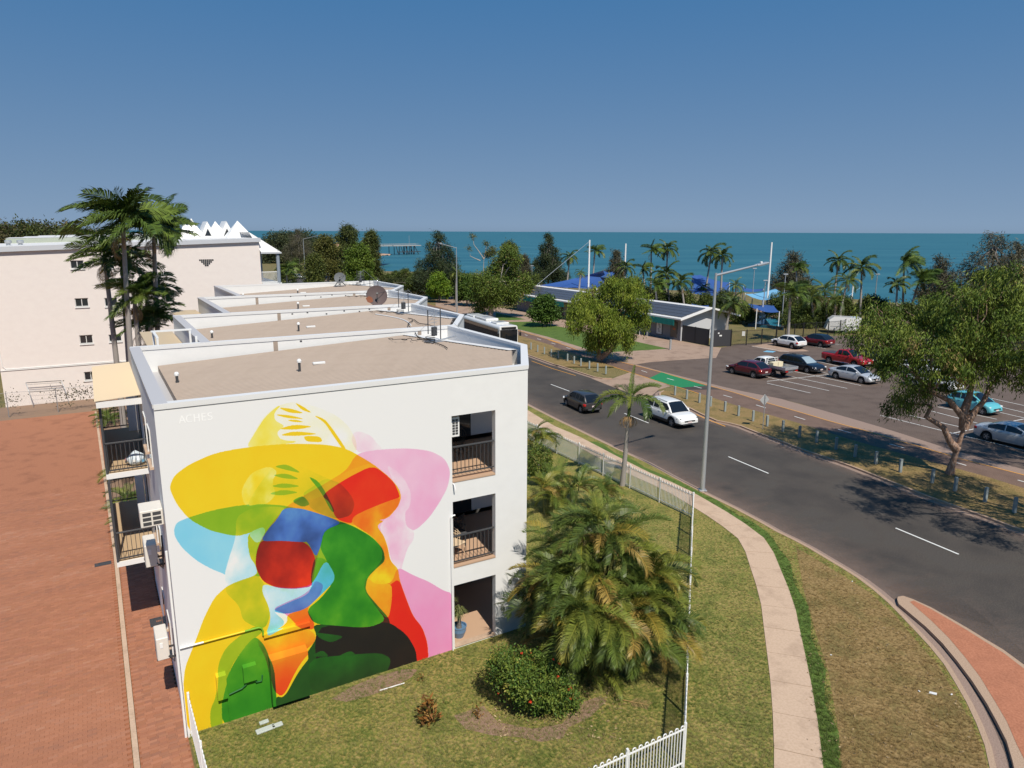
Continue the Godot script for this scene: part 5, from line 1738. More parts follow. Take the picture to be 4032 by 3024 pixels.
var SUV := {"L": 4.55, "W": 1.84, "r": .35, "sill": .26, "xr": -1.36, "xf": 1.30, "belt": 1.02, "deck": [[-2.28, .92], [-2.15, 1.0], [-1.6, 1.02], [.95, 1.02], [1.05, 1.0], [1.75, .92], [2.10, .80], [2.28, .62]], "roof": [1.18, .50, -1.70, -2.16, 1.69], "trim": true, "quarter": true, "rails": true, "dark_lamps": true}
var HATCH := {"L": 3.85, "W": 1.69, "r": .30, "sill": .20, "xr": -1.22, "xf": 1.20, "belt": .93, "deck": [[-1.93, .84], [-1.80, .90], [-1.5, .93], [.85, .93], [.95, .91], [1.50, .82], [1.78, .70], [1.93, .55]], "roof": [1.05, .35, -1.45, -1.86, 1.50], "quarter": true}
var MICRO := {"L": 3.72, "W": 1.66, "r": .30, "sill": .20, "xr": -1.22, "xf": 1.20, "belt": .92, "deck": [[-1.86, .70], [-1.78, .86], [-1.5, .92], [.80, .92], [.92, .92], [1.40, .86], [1.70, .72], [1.86, .50]], "roof": [1.12, .15, -1.05, -1.78, 1.53], "quarter": true}
var SEDAN := {"L": 4.60, "W": 1.79, "r": .32, "sill": .20, "xr": -1.36, "xf": 1.34, "belt": .92, "deck": [[-2.30, .80], [-2.22, .94], [-1.75, .97], [-1.5, .93], [1.0, .92], [1.1, .90], [1.80, .78], [2.12, .66], [2.30, .50]], "roof": [1.20, .25, -.90, -1.85, 1.44], "quarter": true, "pillars": [.52]}
var WAGON := {"L": 4.78, "W": 1.83, "r": .33, "sill": .21, "xr": -1.38, "xf": 1.36, "belt": .95, "deck": [[-2.39, .86], [-2.28, .93], [-1.9, .95], [1.0, .95], [1.1, .93], [1.85, .84], [2.20, .70], [2.39, .52]], "roof": [1.22, .38, -1.85, -2.28, 1.52], "quarter": true, "rails": true, "pillars": [.30, .64]}
var CROSS := {"L": 4.30, "W": 1.80, "r": .33, "sill": .24, "xr": -1.30, "xf": 1.28, "belt": .98, "deck": [[-2.15, .90], [-2.02, .98], [-1.6, 1.0], [.90, .97], [1.0, .95], [1.65, .88], [1.98, .76], [2.15, .58]], "roof": [1.10, .32, -1.25, -2.02, 1.55], "trim": true, "quarter": true, "pillars": [.48]}

func aim(o: Node3D, at: Vector3, heading: Vector3, lift := .006) -> void:
	o.position = Vector3(at.x, lift, at.z)
	o.rotation.y = atan2(-heading.z, heading.x)
# from the two near-side wheels where they touch the ground
func by_wheels(o: Node3D, d: Dictionary, front: Vector3, rear: Vector3, lift := .006) -> void:
	var h := (front - rear).normalized()
	var s := Vector3(-h.z, 0, h.x)
	if s.dot(Vector3(front.x, 0, front.z)) < 0: s = -s
	var mid: Vector3 = (front + rear) / 2 - h * ((d.xf + d.xr) / 2)
	aim(o, mid + s * (d.W / 2 - .12), h, lift)
func by_one(o: Node3D, d: Dictionary, contact: Vector3, which: float, h: Vector3, lift := .008) -> void:
	var s := Vector3(-h.z, 0, h.x)
	if s.dot(Vector3(contact.x, 0, contact.z)) < 0: s = -s
	aim(o, contact - h * which + s * (d.W / 2 - .12), h, lift)

func vehicles() -> void:
	glossy("paint_white", .78, .78, .77); glossy("paint_grey", .055, .052, .055, .3); glossy("paint_maroon", .115, .008, .014, .2); glossy("paint_black", .010, .012, .018, .2)
	glossy("paint_red", .36, .012, .016); glossy("paint_silver", .56, .58, .60, .3); glossy("paint_aqua", .12, .46, .52); glossy("paint_deep_red", .20, .008, .012, .2)
	var bay := (zp("t", 825, 1192) - zp("t", 0, 1005)).normalized()
	var c := make_car("car", "white SUV with black wheel arches driving towards the street lamp", "car", M.paint_white, SUV)
	by_wheels(c, SUV, zp("r", 1080, 1195), zp("r", 430, 945))
	c = make_car("car", "small dark grey hatchback with red tail lights driving away up the road", "car", M.paint_grey, HATCH)
	by_wheels(c, HATCH, zp("s", 490, 915), zp("s", 1000, 1160))
	c = make_car("car", "maroon crossover parked beside the white tray utility", "car", M.paint_maroon, CROSS)
	by_wheels(c, CROSS, zp("5", 1720, 531), zp("5", 1890, 566), .008)
	c = make_car("car", "black station wagon with silver sunshade behind its windscreen", "car", M.paint_black, WAGON)
	by_one(c, WAGON, zp("t", 760, 815), 1.36, bay)
	var sh := MB.new()
	sh.quad(Vector3(1.13, .97, -.62), Vector3(.46, 1.44, -.50), Vector3(.46, 1.44, .50), Vector3(1.13, .97, .62))
	for ch in c.get_children():
		if ch.name == "windscreen": ch.material_override = mat("sunshade", .45, .55, .58, .3, .4)
	c = make_car("car", "silver white sedan half under the gum tree's drooping leaves", "car", M.paint_silver, SEDAN)
	by_one(c, SEDAN, zp("t", 1300, 920), -1.36, bay)
	c = make_car("car", "white compact crossover parked against the black pool fence", "car", M.paint_white, CROSS)
	by_wheels(c, CROSS, zp("t", 170, 302), zp("t", 465, 356), .008)
	c = make_car("car", "red crossover with black roof parked against the pool fence", "car", M.paint_deep_red, CROSS.merged({"roof_paint": M.paint_black}))
	by_one(c, CROSS, zp("t", 1015, 330), -1.30, -bay)
	c = make_car("car", "rounded turquoise hatchback parked behind the gum tree's trunk", "car", M.paint_aqua, MICRO)
	by_wheels(c, MICRO, zp("q", 980, 805), zp("q", 345, 660), .008)
	c = make_car("car", "white sedan with dark tinted windows beside the gum tree's trunk", "car", M.paint_silver, SEDAN.merged({"pillars": [.55]}))
	by_one(c, SEDAN, zp("q", 1055, 1325), -1.36, bay)
	var more := [["white SUV seen through the gum tree's crown at the far edge of the car park", M.paint_white, SUV, zp("6", 1500, 345), -1.36, 1.0], ["dark grey wagon parked under the gum tree's crown beside the red pickup", M.paint_grey, WAGON, zp("6", 985, 470), -1.38, 1.0], ["white crossover parked in the middle of the car park under the gum tree's crown", M.paint_white, CROSS, zp("6", 1290, 530), -1.3, 1.0], ["white sedan in the gum tree's shade between the silver sedan and the turquoise hatchback", M.paint_white, SEDAN, zp("6", 1360, 625), -1.36, 1.0]]
	for q in more:
		c = make_car("car", q[0], "car", q[1], q[2])
		by_one(c, q[2], q[3], q[4], bay * q[5])
	pickup(zp("t", 1170, 630), bay)
	tray_ute(zp("t", 105, 885), -bay)
	bus()
	var far := [["black SUV on the side road beyond the flats' last roof", M.paint_black, SUV, zp("i", 1690, 668), Vector3(.3, 0, .95)], ["white hatchback parked among the trees beyond the far street lamp", M.paint_white, HATCH, zp("i", 540, 625), Vector3(.9, 0, .4)], ["black wagon parked under the far gum trees", M.paint_black, WAGON, zp("i", 880, 640), Vector3(.9, 0, .4)], ["silver hatchback under the far gum trees beside the satellite dish", M.paint_silver, HATCH, zp("i", 1150, 655), Vector3(.9, 0, .4)], ["white SUV parked under the far gum trees behind the black wagon", M.paint_white, SUV, zp("i", 930, 585), Vector3(.9, 0, .4)]]
	for q in far:
		c = make_car("car", q[0], "car", q[1], q[2])
		aim(c, q[3], q[4].normalized())

func pickup(contact: Vector3, h: Vector3) -> void:
	var d := {"L": 5.2, "W": 1.82, "r": .37, "sill": .38, "xr": -1.55, "xf": 1.45, "belt": 1.12, "deck": [[-2.6, 1.08], [-2.5, 1.14], [-.95, 1.12], [1.1, 1.12], [1.2, 1.10], [2.0, 1.02], [2.4, .92], [2.6, .74]], "roof": [1.20, .45, -.55, -.95, 1.76], "pillars": [.48]}
	var c := make_car("pickup", "red dual cab pickup with a dark tray cover half behind the gum leaves", "pickup", M.paint_red, d)
	var mb := MB.new()
	mb.box(Vector3(-2.45, 1.13, -.74), Vector3(-1.0, 1.19, .74), .02)
	part("tray_cover", mb.done(), M.charcoal, c)
	for s in [-1.0, 1.0]:
		mb = MB.new()
		mb.box(Vector3(-.9, .36, s * .86 - .08), Vector3(.9, .42, s * .86 + .08), .02)
		part("side_step", mb.done(), M.chrome, c)
	by_one(c, d, contact, -1.55, h)

func tray_ute(contact: Vector3, h: Vector3) -> void:
	var d := {"L": 2.9, "W": 1.78, "r": .36, "sill": .36, "xr": -9.0, "xf": .65, "belt": 1.10, "deck": [[-1.45, 1.10], [.30, 1.10], [.40, 1.08], [1.05, 1.0], [1.30, .88], [1.45, .70]], "roof": [.40, -.25, -1.25, -1.43, 1.74], "pillars": [.52]}
	var T := make_car("tray_utility", "white dual cab utility with silver drop side tray holding cream crates", "utility truck", M.paint_white, d)
	# the maker places a rear axle for every car: move the two far wheels under the tray
	for ch in T.get_children():
		if ch is Node3D and ch.position.x < -5: ch.position.x = -2.35
		if ch.name.begins_with("rear_bumper") or ch.name.begins_with("tail_light"): ch.visible = false
	for ch in T.get_children():
		if not ch.visible: ch.free()
	var mb := MB.new()
	mb.box(Vector3(-3.9, .86, -.93), Vector3(-1.55, .92, .93), .01)
	mb.box(Vector3(-3.8, .56, -.35), Vector3(-1.2, .80, .35))
	part("tray_floor", mb.done(), M.alloy, T)
	for q in [[-3.9, -1.55, -.93, -.90], [-3.9, -1.55, .90, .93], [-3.9, -3.87, -.90, .90]]:
		mb = MB.new()
		mb.box(Vector3(q[0], .92, q[2]), Vector3(q[1], 1.16, q[3]), .006)
		part("drop_side", mb.done(), mat("tray_silver", .50, .51, .53, .35, .5) if not M.has("tray_silver") else M.tray_silver, T)
	mb = MB.new()
	mb.tube([Vector3(-1.58, .92, -.8), Vector3(-1.58, 1.72, -.7), Vector3(-1.58, 1.72, .7), Vector3(-1.58, .92, .8)], [.03, .03, .03, .03], 6)
	for y in [1.3, 1.5]: mb.rod(Vector3(-1.58, y, -.75), Vector3(-1.58, y, .75), .015)
	part("headboard", mb.done(), M.white_metal, T)
	for s in [-1.0, 1.0]:
		mb = MB.new()
		mb.box(Vector3(-2.0, .48, s * .80 - .12), Vector3(-1.55, .84, s * .80 + .12), .02)
		part("tool_box", mb.done(), M.tray_silver, T)
		mb = MB.new()
		mb.box(Vector3(-3.93, .70, s * .70 - .18), Vector3(-3.89, .82, s * .70 + .18), .005)
		part("tail_light", mb.done(), M.red_lens, T)
		mb = MB.new()
		mb.box(Vector3(-2.8, .74, s * .80 - .13), Vector3(-1.95, .80, s * .80 + .13), .02)
		part("mudguard", mb.done(), M.charcoal, T)
	by_one(T, d, contact, -2.35, h)
	var base := T.transform
	for i in 2:
		mb = MB.new()
		mb.box(Vector3(-.28, 0, -.34), Vector3(.28, .46, .34), .015)
		for y in [.12, .28]:
			for s in [-1, 1]: mb.box(Vector3(-.26, y, s * .345 - .006), Vector3(.26, y + .05, s * .345 + .006))
		solo("crate", mb.done(), M.crate_cream, "cream plastic crate on the white utility's tray", "crate", "crates on the tray", base * Transform3D(Basis(), Vector3(-2.0, .925, -.37 + .74 * i)))

func bus() -> void:
	var p := zp("2", 1850, 888, 3.05)
	var h := (kerb_far[kerb_far.size() - 14] - kerb_far[kerb_far.size() - 24]).normalized()
	var hd := Vector3(h.x, 0, h.y)
	var T := thing("bus", "white city bus with black wrap-around windows passing behind the flats' roof", "bus")
	aim(T, p - hd * 6.0, hd)
	var L := 12.0; var W := 2.5; var H := 3.05
	var ring := func(x, k):
		var w: float = W / 2 * k
		var r := []
		for q in [[.96, .38], [1.0, .45], [1.0, 1.5], [.985, 2.65], [.95, 2.85], [.85, H - .06], [.5, H - .01], [0.0, H]]:
			r.append(Vector3(x, .38 + (q[1] - .38) * (1.0 if k > .97 else .985), w * q[0]))
		for j in range(6, -1, -1): r.append(Vector3(x, r[j].y, -r[j].z))
		return r
	var P := []
	for s in [[-6.0, .95], [-5.95, .985], [-5.7, 1.0], [0.0, 1.0], [5.6, 1.0], [5.9, .985], [6.0, .94]]: P.append(ring.call(s[0], s[1]))
	var mb := MB.new()
	mb.grid(P)
	for e in [0, 6]:
		var o := Vector3(-1 if e == 0 else 1, 0, 0)
		for j in 13: mb.tri_n(Vector3(P[e][0].x, 1.5, 0), P[e][j], P[e][j + 1], o, o, o)
		mb.tri_n(Vector3(P[e][0].x, 1.5, 0), P[e][14], P[e][0], o, o, o)
	part("body", mb.done(), M.paint_white, T)
	for s in [-1.0, 1.0]:
		for i in 7:
			mb = MB.new()
			var x0 := -5.6 + i * 1.6
			mb.box(Vector3(x0, 1.25 if i < 5 else 1.0, s * 1.252 - .006), Vector3(x0 + 1.585, 2.62, s * 1.252 + .006))
			part("side_window", mb.done(), M.glass, T)
		for x in [-3.4, 3.3]: wheel(T, Vector3(x, .48, s * 1.13), .48, s)
		mb = MB.new()
		mb.tube([Vector3(5.9, 2.6, s * 1.1), Vector3(6.15, 2.5, s * 1.4), Vector3(6.15, 2.2, s * 1.42)], [.03, .03, .03], 6)
		mb.box(Vector3(6.08, 1.75, s * 1.42 - .12), Vector3(6.22, 2.2, s * 1.42 + .12), .03)
		part("mirror", mb.done(), M.black, T)
		mb = MB.new()
		mb.box(Vector3(5.95, .62, s * .95 - .18), Vector3(6.02, .82, s * .95 + .18), .02)
		part("headlight", mb.done(), M.clear_lens, T)
	mb = MB.new()
	mb.box(Vector3(5.98, 1.05, -1.12), Vector3(6.012, 2.55, 1.12), .01)
	part("windscreen", mb.done(), M.glass, T)
	mb = MB.new()
	mb.box(Vector3(6.012, 2.58, -.95), Vector3(6.02, 2.86, .95))
	part("destination_panel", mb.done(), M.black, T)
	for q in [[-1.0, 2.0, .26], [-4.6, 1.2, .18], [3.4, .9, .14]]:
		mb = MB.new()
		mb.box(Vector3(q[0] - q[1], H - .02, -.85), Vector3(q[0] + q[1], H + q[2], .85), .08)
		part("roof_unit", mb.done(), M.paint_white, T)
	for q in [[-1.0, .25], [3.4, .12]]:
		mb = MB.new()
		mb.box(Vector3(q[0] - .5, H + q[1] + .012, -.4), Vector3(q[0] + .5, H + q[1] + .03, .4))
		part("roof_grille", mb.done(), M.grey_metal, T)

func vd(k, x, y, dist: float) -> Vector3:        # the point seen there at a distance on the plan
	var d := ray(k, x, y)
	return EYE + d * (dist / Vector2(d.x, d.z).length())
func plan_len(p: Vector3) -> float:
	return Vector2(p.x, p.z).length()

# ---------------------------------------------------------------- the swimming pool grounds
func pool() -> void:
	var a := zp("k", 2145, 1240); var b := zp("k", 290, 885)
	var h := (b - a); var L := h.length(); h /= L
	var T := thing("pool_building", "long low grey pool building with solar panels and a teal valance", "building", a, atan2(-h.z, h.x))
	# local: x along the front to the far end, -z or +z away from the plaza
	var s := -1.0 if (T.transform.basis.z).dot(Vector3(a.x, 0, a.z)) < 0 else 1.0    # s * z points away from the camera
	L += 5.0
	var D := 8.6
	var zz := func(z): return s * z
	var bxz := func(mb, x0, x1, y0, y1, z0, z1, bev := 0.0):
		mb.box(Vector3(x0, y0, minf(s * z0, s * z1)), Vector3(x1, y1, maxf(s * z0, s * z1)), bev)
	var mb := MB.new()
	bxz.call(mb, 0.0, L, 0.0, 2.9, 0.0, .2)
	bxz.call(mb, 0.0, L, 0.0, 2.9, D - .2, D)
	bxz.call(mb, L - .2, L, 0.0, 2.9, .2, D - .2)
	part("wall", mb.done(), M.grey_wall, T)
	mb = MB.new()
	bxz.call(mb, 0.0, .2, 0.0, 2.9, .2, D - .2)
	mb.tri(Vector3(.0, 2.9, 0), Vector3(.0, 4.1, s * D / 2), Vector3(.0, 2.9, s * D))
	mb.box(Vector3(-.12, 0, minf(0, s * -.02) - .06), Vector3(0, 2.9, maxf(0, s * .02) + .06))
	part("end_wall", mb.done(), M.light_wall, T)
	var slope := func(z): return 3.02 + (1.25 * (1.0 - absf(z - D / 2) / (D / 2 + 1.0)))
	mb = MB.new()
	for q in [[-1.0, D / 2], [D / 2, D + 1.0]]:
		var z0: float = q[0]; var z1: float = q[1]
		mb.quad(Vector3(-1.0, slope.call(z0), s * z0), Vector3(L + .6, slope.call(z0), s * z0), Vector3(L + .6, slope.call(z1), s * z1), Vector3(-1.0, slope.call(z1), s * z1))
	part("roof", mb.done(), M.roof_white, T)
	mb = MB.new()
	bxz.call(mb, -1.02, L + .62, 2.86, 3.04, -1.06, -1.0)
	part("gutter", mb.done(), M.white_metal, T)
	mb = MB.new()
	for q in [[-1.0, D / 2], [D / 2, D + 1.0]]:
		var z0: float = q[0]; var z1: float = q[1]
		mb.quad(Vector3(-1.02, slope.call(z0) - .22, s * z0), Vector3(-1.02, slope.call(z0) + .02, s * z0), Vector3(-1.02, slope.call(z1) + .02, s * z1), Vector3(-1.02, slope.call(z1) - .22, s * z1))
	part("barge_board", mb.done(), M.white_metal, T)
	for q in [[.2, 14.0], [26.0, L]]:
		mb = MB.new()
		var n := int((q[1] - q[0]) / .24)
		for i in n:
			var x: float = q[0] + (q[1] - q[0]) * i / n
			var w: float = (q[1] - q[0]) / n
			mb.quad(Vector3(x, 2.85, s * -1.03), Vector3(x + w * .5, 2.85, s * -1.08), Vector3(x + w * .5, 2.05, s * -1.08), Vector3(x, 2.05, s * -1.03))
			mb.quad(Vector3(x + w * .5, 2.85, s * -1.08), Vector3(x + w, 2.85, s * -1.03), Vector3(x + w, 2.05, s * -1.03), Vector3(x + w * .5, 2.05, s * -1.08))
		part("valance", mb.done(), M.teal, T)
	# dark openings, notice boards
	for q in [[3.0, 5.0, 2.0, 2.5], [15.0, 18.0, .2, 2.3], [21.0, 24.0, .2, 2.3], [27.5, 31.0, .1, 2.3]]:
		mb = MB.new()
		bxz.call(mb, q[0], q[1], q[2], q[3], -.02, -.003)
		part("opening", mb.done(), M.black, T)
	for q in [[.65, 1.95, 0], [3.55, 4.75, 1]]:
		mb = MB.new()
		bxz.call(mb, q[0], q[1], .35, 2.4, -.06, -.004)
		var f := part("notice_board", mb.done(), M.charcoal, T)
		mb = MB.new()
		bxz.call(mb, q[0] + .08, q[1] - .08, .43, 2.32, -.068, -.061)
		part("poster", mb.done(), mat("poster_brown", .11, .085, .07, .4) if q[2] == 0 else mat("poster_white", .62, .62, .60, .5), f)
		if q[2] == 1:
			for k in 5:
				mb = MB.new()
				var cy := .8 + k * .28
				var cx: float = q[0] + .6 + .12 * sin(k * 2.1)
				var p := PackedVector2Array()
				for i in 9: p.append(Vector2(cx + cos(TAU * i / 9) * (.2 + .05 * (i % 2)), cy + sin(TAU * i / 9) * .14))
				for i in 9: mb.tri(Vector3(cx, cy, s * -.071), Vector3(p[i].x, p[i].y, s * -.071), Vector3(p[(i + 1) % 9].x, p[(i + 1) % 9].y, s * -.071))
				part("print", mb.done(), M.grey_metal, f)
		else:
			mb = MB.new()
			bxz.call(mb, q[0] + .3, q[0] + .8, 1.3, 1.6, -.073, -.069)
			part("print", mb.done(), mat("print_orange", .35, .10, .04, .6), f)
	# solar panels in rows on the slope that faces the road
	var pan := MB.new()
	pan.box(Vector3(-.82, 0, -.49), Vector3(.82, .035, .49), .004)
	var pm := pan.done()
	var tilt := atan2(slope.call(D / 2) - slope.call(-1.0), D / 2 + 1.0)
	for q in [[.2, 13], [25.0, 11]]:
		for i in q[1]:
			for r in 4:
				var z: float = -.35 + r * 1.03 + .3
				var x: float = q[0] + i * 1.70
				part("solar_panel", pm, M.solar, T, Transform3D(Basis(Vector3.RIGHT, -s * tilt), Vector3(x, slope.call(z) + .06, s * z)))
	# black screens and pool fence
	var scr := func(p: Vector3, q: Vector3, hgt: float, label: String):
		var F := thing("screen_fence", label, "fence", p, atan2(-(q - p).z, (q - p).x))
		var l := p.distance_to(q)
		var n := maxi(1, int(round(l / 2.2)))
		for i in n:
			var m := MB.new()
			m.box(Vector3(l * i / n + .04, .05, -.02), Vector3(l * (i + 1) / n - .04, hgt, .02), .006)
			part("panel", m.done(), M.mesh_dark, F)
		for i in n + 1:
			var m := MB.new()
			m.box(Vector3(l * i / n - .035, 0, -.035), Vector3(l * i / n + .035, hgt + .06, .035))
			part("post", m.done(), M.black, F)
		return F
	scr.call(zp("3", 1338, 962), zp("3", 1540, 1000), 2.1, "black screen fence at the pool building's end wall")
	var sf = scr.call(zp("3", 1572, 1008), zp("3", 1708, 1002), 2.1, "black screen gate with two small white emblems")
	for q in [[.62, 1.62, .22, .16], [.85, 1.30, .34, .18]]:
		var m := MB.new()
		m.box(Vector3(q[0], q[1], .03), Vector3(q[0] + q[2], q[1] + q[3], .036), .002)
		part("emblem", m.done(), M.white_paint, sf)
	var pts := [zp("3", 1712, 1002), zp("3", 2060, 982), zp("4", 300, 958), zp("4", 510, 930), zp("4", 700, 918), zp("4", 880, 902), zp("4", 1100, 885)]
	var F := thing("pool_fence", "black metal bar fence around the pool grounds behind the parked cars", "fence", Vector3.ZERO)
	for i in pts.size() - 1:
		var p: Vector3 = pts[i]; var q: Vector3 = pts[i + 1]
		var l := p.distance_to(q)
		var n := maxi(1, int(round(l / 2.4)))
		for k in n + 1:
			if k == n and i < pts.size() - 2: continue
			var m := MB.new()
			var c := p.lerp(q, float(k) / n)
			m.box(c + Vector3(-.05, 0, -.05), c + Vector3(.05, 2.0, .05))
			part("post", m.done(), M.black, F)
		for y in [.2, 1.85]:
			var m := MB.new()
			m.rod(p + Vector3(0, y, 0), q + Vector3(0, y, 0), .022, 5)
			part("rail", m.done(), M.black, F)
		var br := MB.new()
		for k in int(l / .12):
			var c := p.lerp(q, k * .12 / l)
			br.rod(c + Vector3(0, .1, 0), c + Vector3(0, 1.95, 0), .011, 4)
		part("bars", br.done(), M.black, F).set_meta("kind", "stuff")
	var ns := MB.new()
	ns.box(Vector3(-.2, 1.1, 0), Vector3(.2, 1.7, .02))
	part("notice", ns.done(), M.white_paint, F, Transform3D(Basis(), zp("4", 47, 962) + Vector3(0, -.4, .12)))
	# pool basin
	var pp := line_z([["l", 1245, 1060, 1480, 965, 1700, 1010, 1690, 1110, 1480, 1080]])
	mb = MB.new()
	mb.sheet(pp, .40, .55)
	struct("pool_water", mb.done(), M.pool_blue)
	mb = MB.new()
	var rim := pp.duplicate()
	rim.append(pp[0])
	ribbon(mb, rim, -.45, .0, .46, .46)
	struct("pool_edge", mb.done(), M.charcoal)
	# soil under the pool garden
	mb = MB.new()
	mb.sheet(line_z([["l", 1000, 1000, 1300, 940, 1640, 960, 1640, 850, 1300, 830, 1100, 900]]), .014)
	struct("garden_soil", mb.done(), M.soil)
	# masts
	for q in [["3", 628, 185, 450, 128.0, "left of the pair over the big blue shade sail"], ["3", 906, 213, 440, 132.0, "right of the pair over the big blue shade sail"], ["3", 2028, 203, 560, 122.0, "rising behind the light blue shade roof"]]:
		var t := vd(q[0], q[1], q[2], q[4])
		mb = MB.new()
		mb.tube([Vector3.ZERO, Vector3(0, t.y, 0)], [.19, .13], 10)
		solo("mast", mb.done(), M.white_metal, "tall white sail mast " + q[5], "mast", "", Transform3D(Basis(), Vector3(t.x, 0, t.z)))
	# stays of the big sail
	mb = MB.new()
	var m0 := vd("3", 628, 195, 128.0)
	mb.rod(vd("k", 360, 545, 118.0) - vd("k", 360, 545, 118.0), m0 - vd("k", 360, 545, 118.0), .035, 5)
	solo("stay_cable", mb.done(), M.galv, "long steel cable from the white mast down to the pool building", "cable", "", Transform3D(Basis(), vd("k", 360, 545, 118.0)))
	# shade sails
	var sail := func(pts3: Array, m: Material, label: String, posts: Array):
		var S := thing("shade_sail", label, "shade sail", Vector3.ZERO)
		var q := MB.new()
		var n := 12
		var g := []
		for i in n + 1:
			var row := []
			for j in n + 1:
				var u := float(i) / n; var v := float(j) / n
				var x: Vector3 = (pts3[0] as Vector3).lerp(pts3[1], u).lerp((pts3[3] as Vector3).lerp(pts3[2], u), v)
				x.y -= sin(PI * u) * .25 + sin(PI * v) * .15
				row.append(x)
			g.append(row)
		q.grid(g)
		part("fabric", q.done(), m, S)
		for p in posts:
			var o := MB.new()
			var c: Vector3 = pts3[p]
			o.rod(Vector3(c.x, 0, c.z), Vector3(c.x, c.y + .1, c.z), .07, 8)
			part("post", o.done(), M.white_metal, S)
	sail.call([vd("k", 395, 548, 130), vd("k", 1185, 362, 142), vd("k", 1310, 380, 154), vd("k", 1105, 590, 126)], M.sail_blue, "big blue shade sail with one high peak behind the pool building", [0, 3])
	sail.call([vd("k", 1185, 364, 142.2), vd("k", 1330, 392, 146), vd("k", 1300, 440, 146), vd("k", 1240, 470, 136)], M.sail_blue, "small blue flank of the peaked shade sail behind the pool building", [])
	sail.call([vd("l", 515, 640, 124), vd("l", 560, 412, 134), vd("l", 650, 415, 136), vd("l", 915, 680, 120)], M.sail_blue, "blue shade sail with a high ridge behind the street lamp", [0, 3])
	sail.call([vd("l", 650, 416, 136.2), vd("l", 1020, 515, 142), vd("l", 1010, 640, 132), vd("l", 912, 676, 120.5)], M.sail_blue, "right slope of the ridged blue shade sail behind the street lamp", [1])
	sail.call([vd("l", 1190, 570, 138), vd("l", 1440, 590, 142), vd("l", 1420, 615, 134), vd("l", 1180, 610, 132)], M.sail_blue, "low blue shade sail behind the light blue roof", [0, 1])
	sail.call([vd("l", 1215, 655, 122), vd("l", 1590, 590, 132), vd("l", 1730, 640, 126), vd("l", 1440, 735, 118)], M.sail_light, "light blue curved shade roof on white struts", [0, 3, 2])
	sail.call([vd("l", 1230, 770, 118), vd("l", 1560, 780, 121), vd("l", 1640, 880, 111), vd("l", 1360, 845, 110)], M.sail_blue, "blue shade sail on short posts over the pool garden", [0, 2, 3])
	sail.call([vd("l", 540, 765, 118), vd("l", 760, 795, 116), vd("l", 760, 850, 110), vd("l", 600, 830, 110)], M.sail_blue, "flat blue shade sail just behind the pool building's ridge", [0, 2])
	for p in [["l", 1380, 958], ["l", 1430, 945], ["l", 1475, 930]]:
		mb = MB.new()
		mb.rod(Vector3.ZERO, Vector3(0, 2.2, 0), .09, 8)
		var q := zp(p[0], p[1], p[2])
		q.y = .014
		mb.lathe([Vector2(.0, .1), Vector2(.55, .1), Vector2(.55, 0)], Transform3D(), 12)
		solo("shade_post", mb.done(), M.galv, "steel shade post on a round pad in the pool garden", "post", "shade posts in the pool garden", Transform3D(Basis(), q))
	# flood light poles
	for q in [["l", 1330, 345, 575, 126.0], ["l", 1465, 495, 780, 118.0], ["m", 912, 410, 690, 128.0], ["k", 300, 310, 420, 160.0], ["m", 98, 410, 500, 118.0]]:
		var t := vd(q[0], q[1], q[2], q[4])
		mb = MB.new()
		mb.tube([Vector3.ZERO, Vector3(0, t.y, 0)], [.10, .06], 8)
		mb.box(Vector3(-.35, t.y, -.15), Vector3(.35, t.y + .16, .15), .03)
		solo("flood_light", mb.done(), M.galv, "slim flood light pole standing in the pool grounds by the sea", "light pole", "flood light poles", Transform3D(Basis(), Vector3(t.x, 0, t.z)))
	# white box trailer
	var tb := zp("m", 560, 935)
	var tr := thing("trailer", "white enclosed box trailer parked behind the bar fence", "trailer", tb + Vector3(1.3, 0, -1.2), -.28)
	mb = MB.new()
	mb.sheet(PackedVector2Array([Vector2(-2.3, -1.0), Vector2(2.0, -1.0), Vector2(2.0, 1.0), Vector2(-2.3, 1.0)]), .55, .1)
	var sidep := [Vector2(-2.5, .6), Vector2(-2.1, 1.9), Vector2(-1.5, 2.35), Vector2(2.0, 2.25), Vector2(2.0, .55)]
	for z in [-1.0, 1.0]:
		for i in range(1, 4): mb.tri(Vector3(sidep[0].x, sidep[0].y, z), Vector3(sidep[i].x, sidep[i].y, z), Vector3(sidep[i + 1].x, sidep[i + 1].y, z))
	for i in 4: mb.quad(Vector3(sidep[i].x, sidep[i].y, -1), Vector3(sidep[i + 1].x, sidep[i + 1].y, -1), Vector3(sidep[i + 1].x, sidep[i + 1].y, 1), Vector3(sidep[i].x, sidep[i].y, 1))
	part("body", mb.done(), M.paint_white, tr)
	for z in [-.95, .95]:
		wheel(tr, Vector3(.2, .34, z), .34, 1.0)
		mb = MB.new()
		mb.box(Vector3(-1.9, .95, z * 1.06 - .006), Vector3(1.9, 1.0, z * 1.06 + .006))
		part("stripe", mb.done(), M.grey_metal, tr)
	mb = MB.new()
	mb.rod(Vector3(-2.3, .5, 0), Vector3(-3.4, .45, 0), .04)
	mb.rod(Vector3(-3.3, .45, 0), Vector3(-3.3, 0, 0), .05)
	part("draw_bar", mb.done(), M.charcoal, tr)
	# picnic table
	var pt := zp("m", 745, 745)
	var tbn := thing("picnic_table", "red brown timber picnic table behind the trailer", "table", pt, .3)
	mb = MB.new()
	mb.box(Vector3(-.9, .68, -.4), Vector3(.9, .74, .4), .01)
	part("table_top", mb.done(), M.red_timber, tbn)
	for z in [-.75, .75]:
		mb = MB.new()
		mb.box(Vector3(-.9, .40, z - .14), Vector3(.9, .45, z + .14), .01)
		part("bench", mb.done(), M.red_timber, tbn)
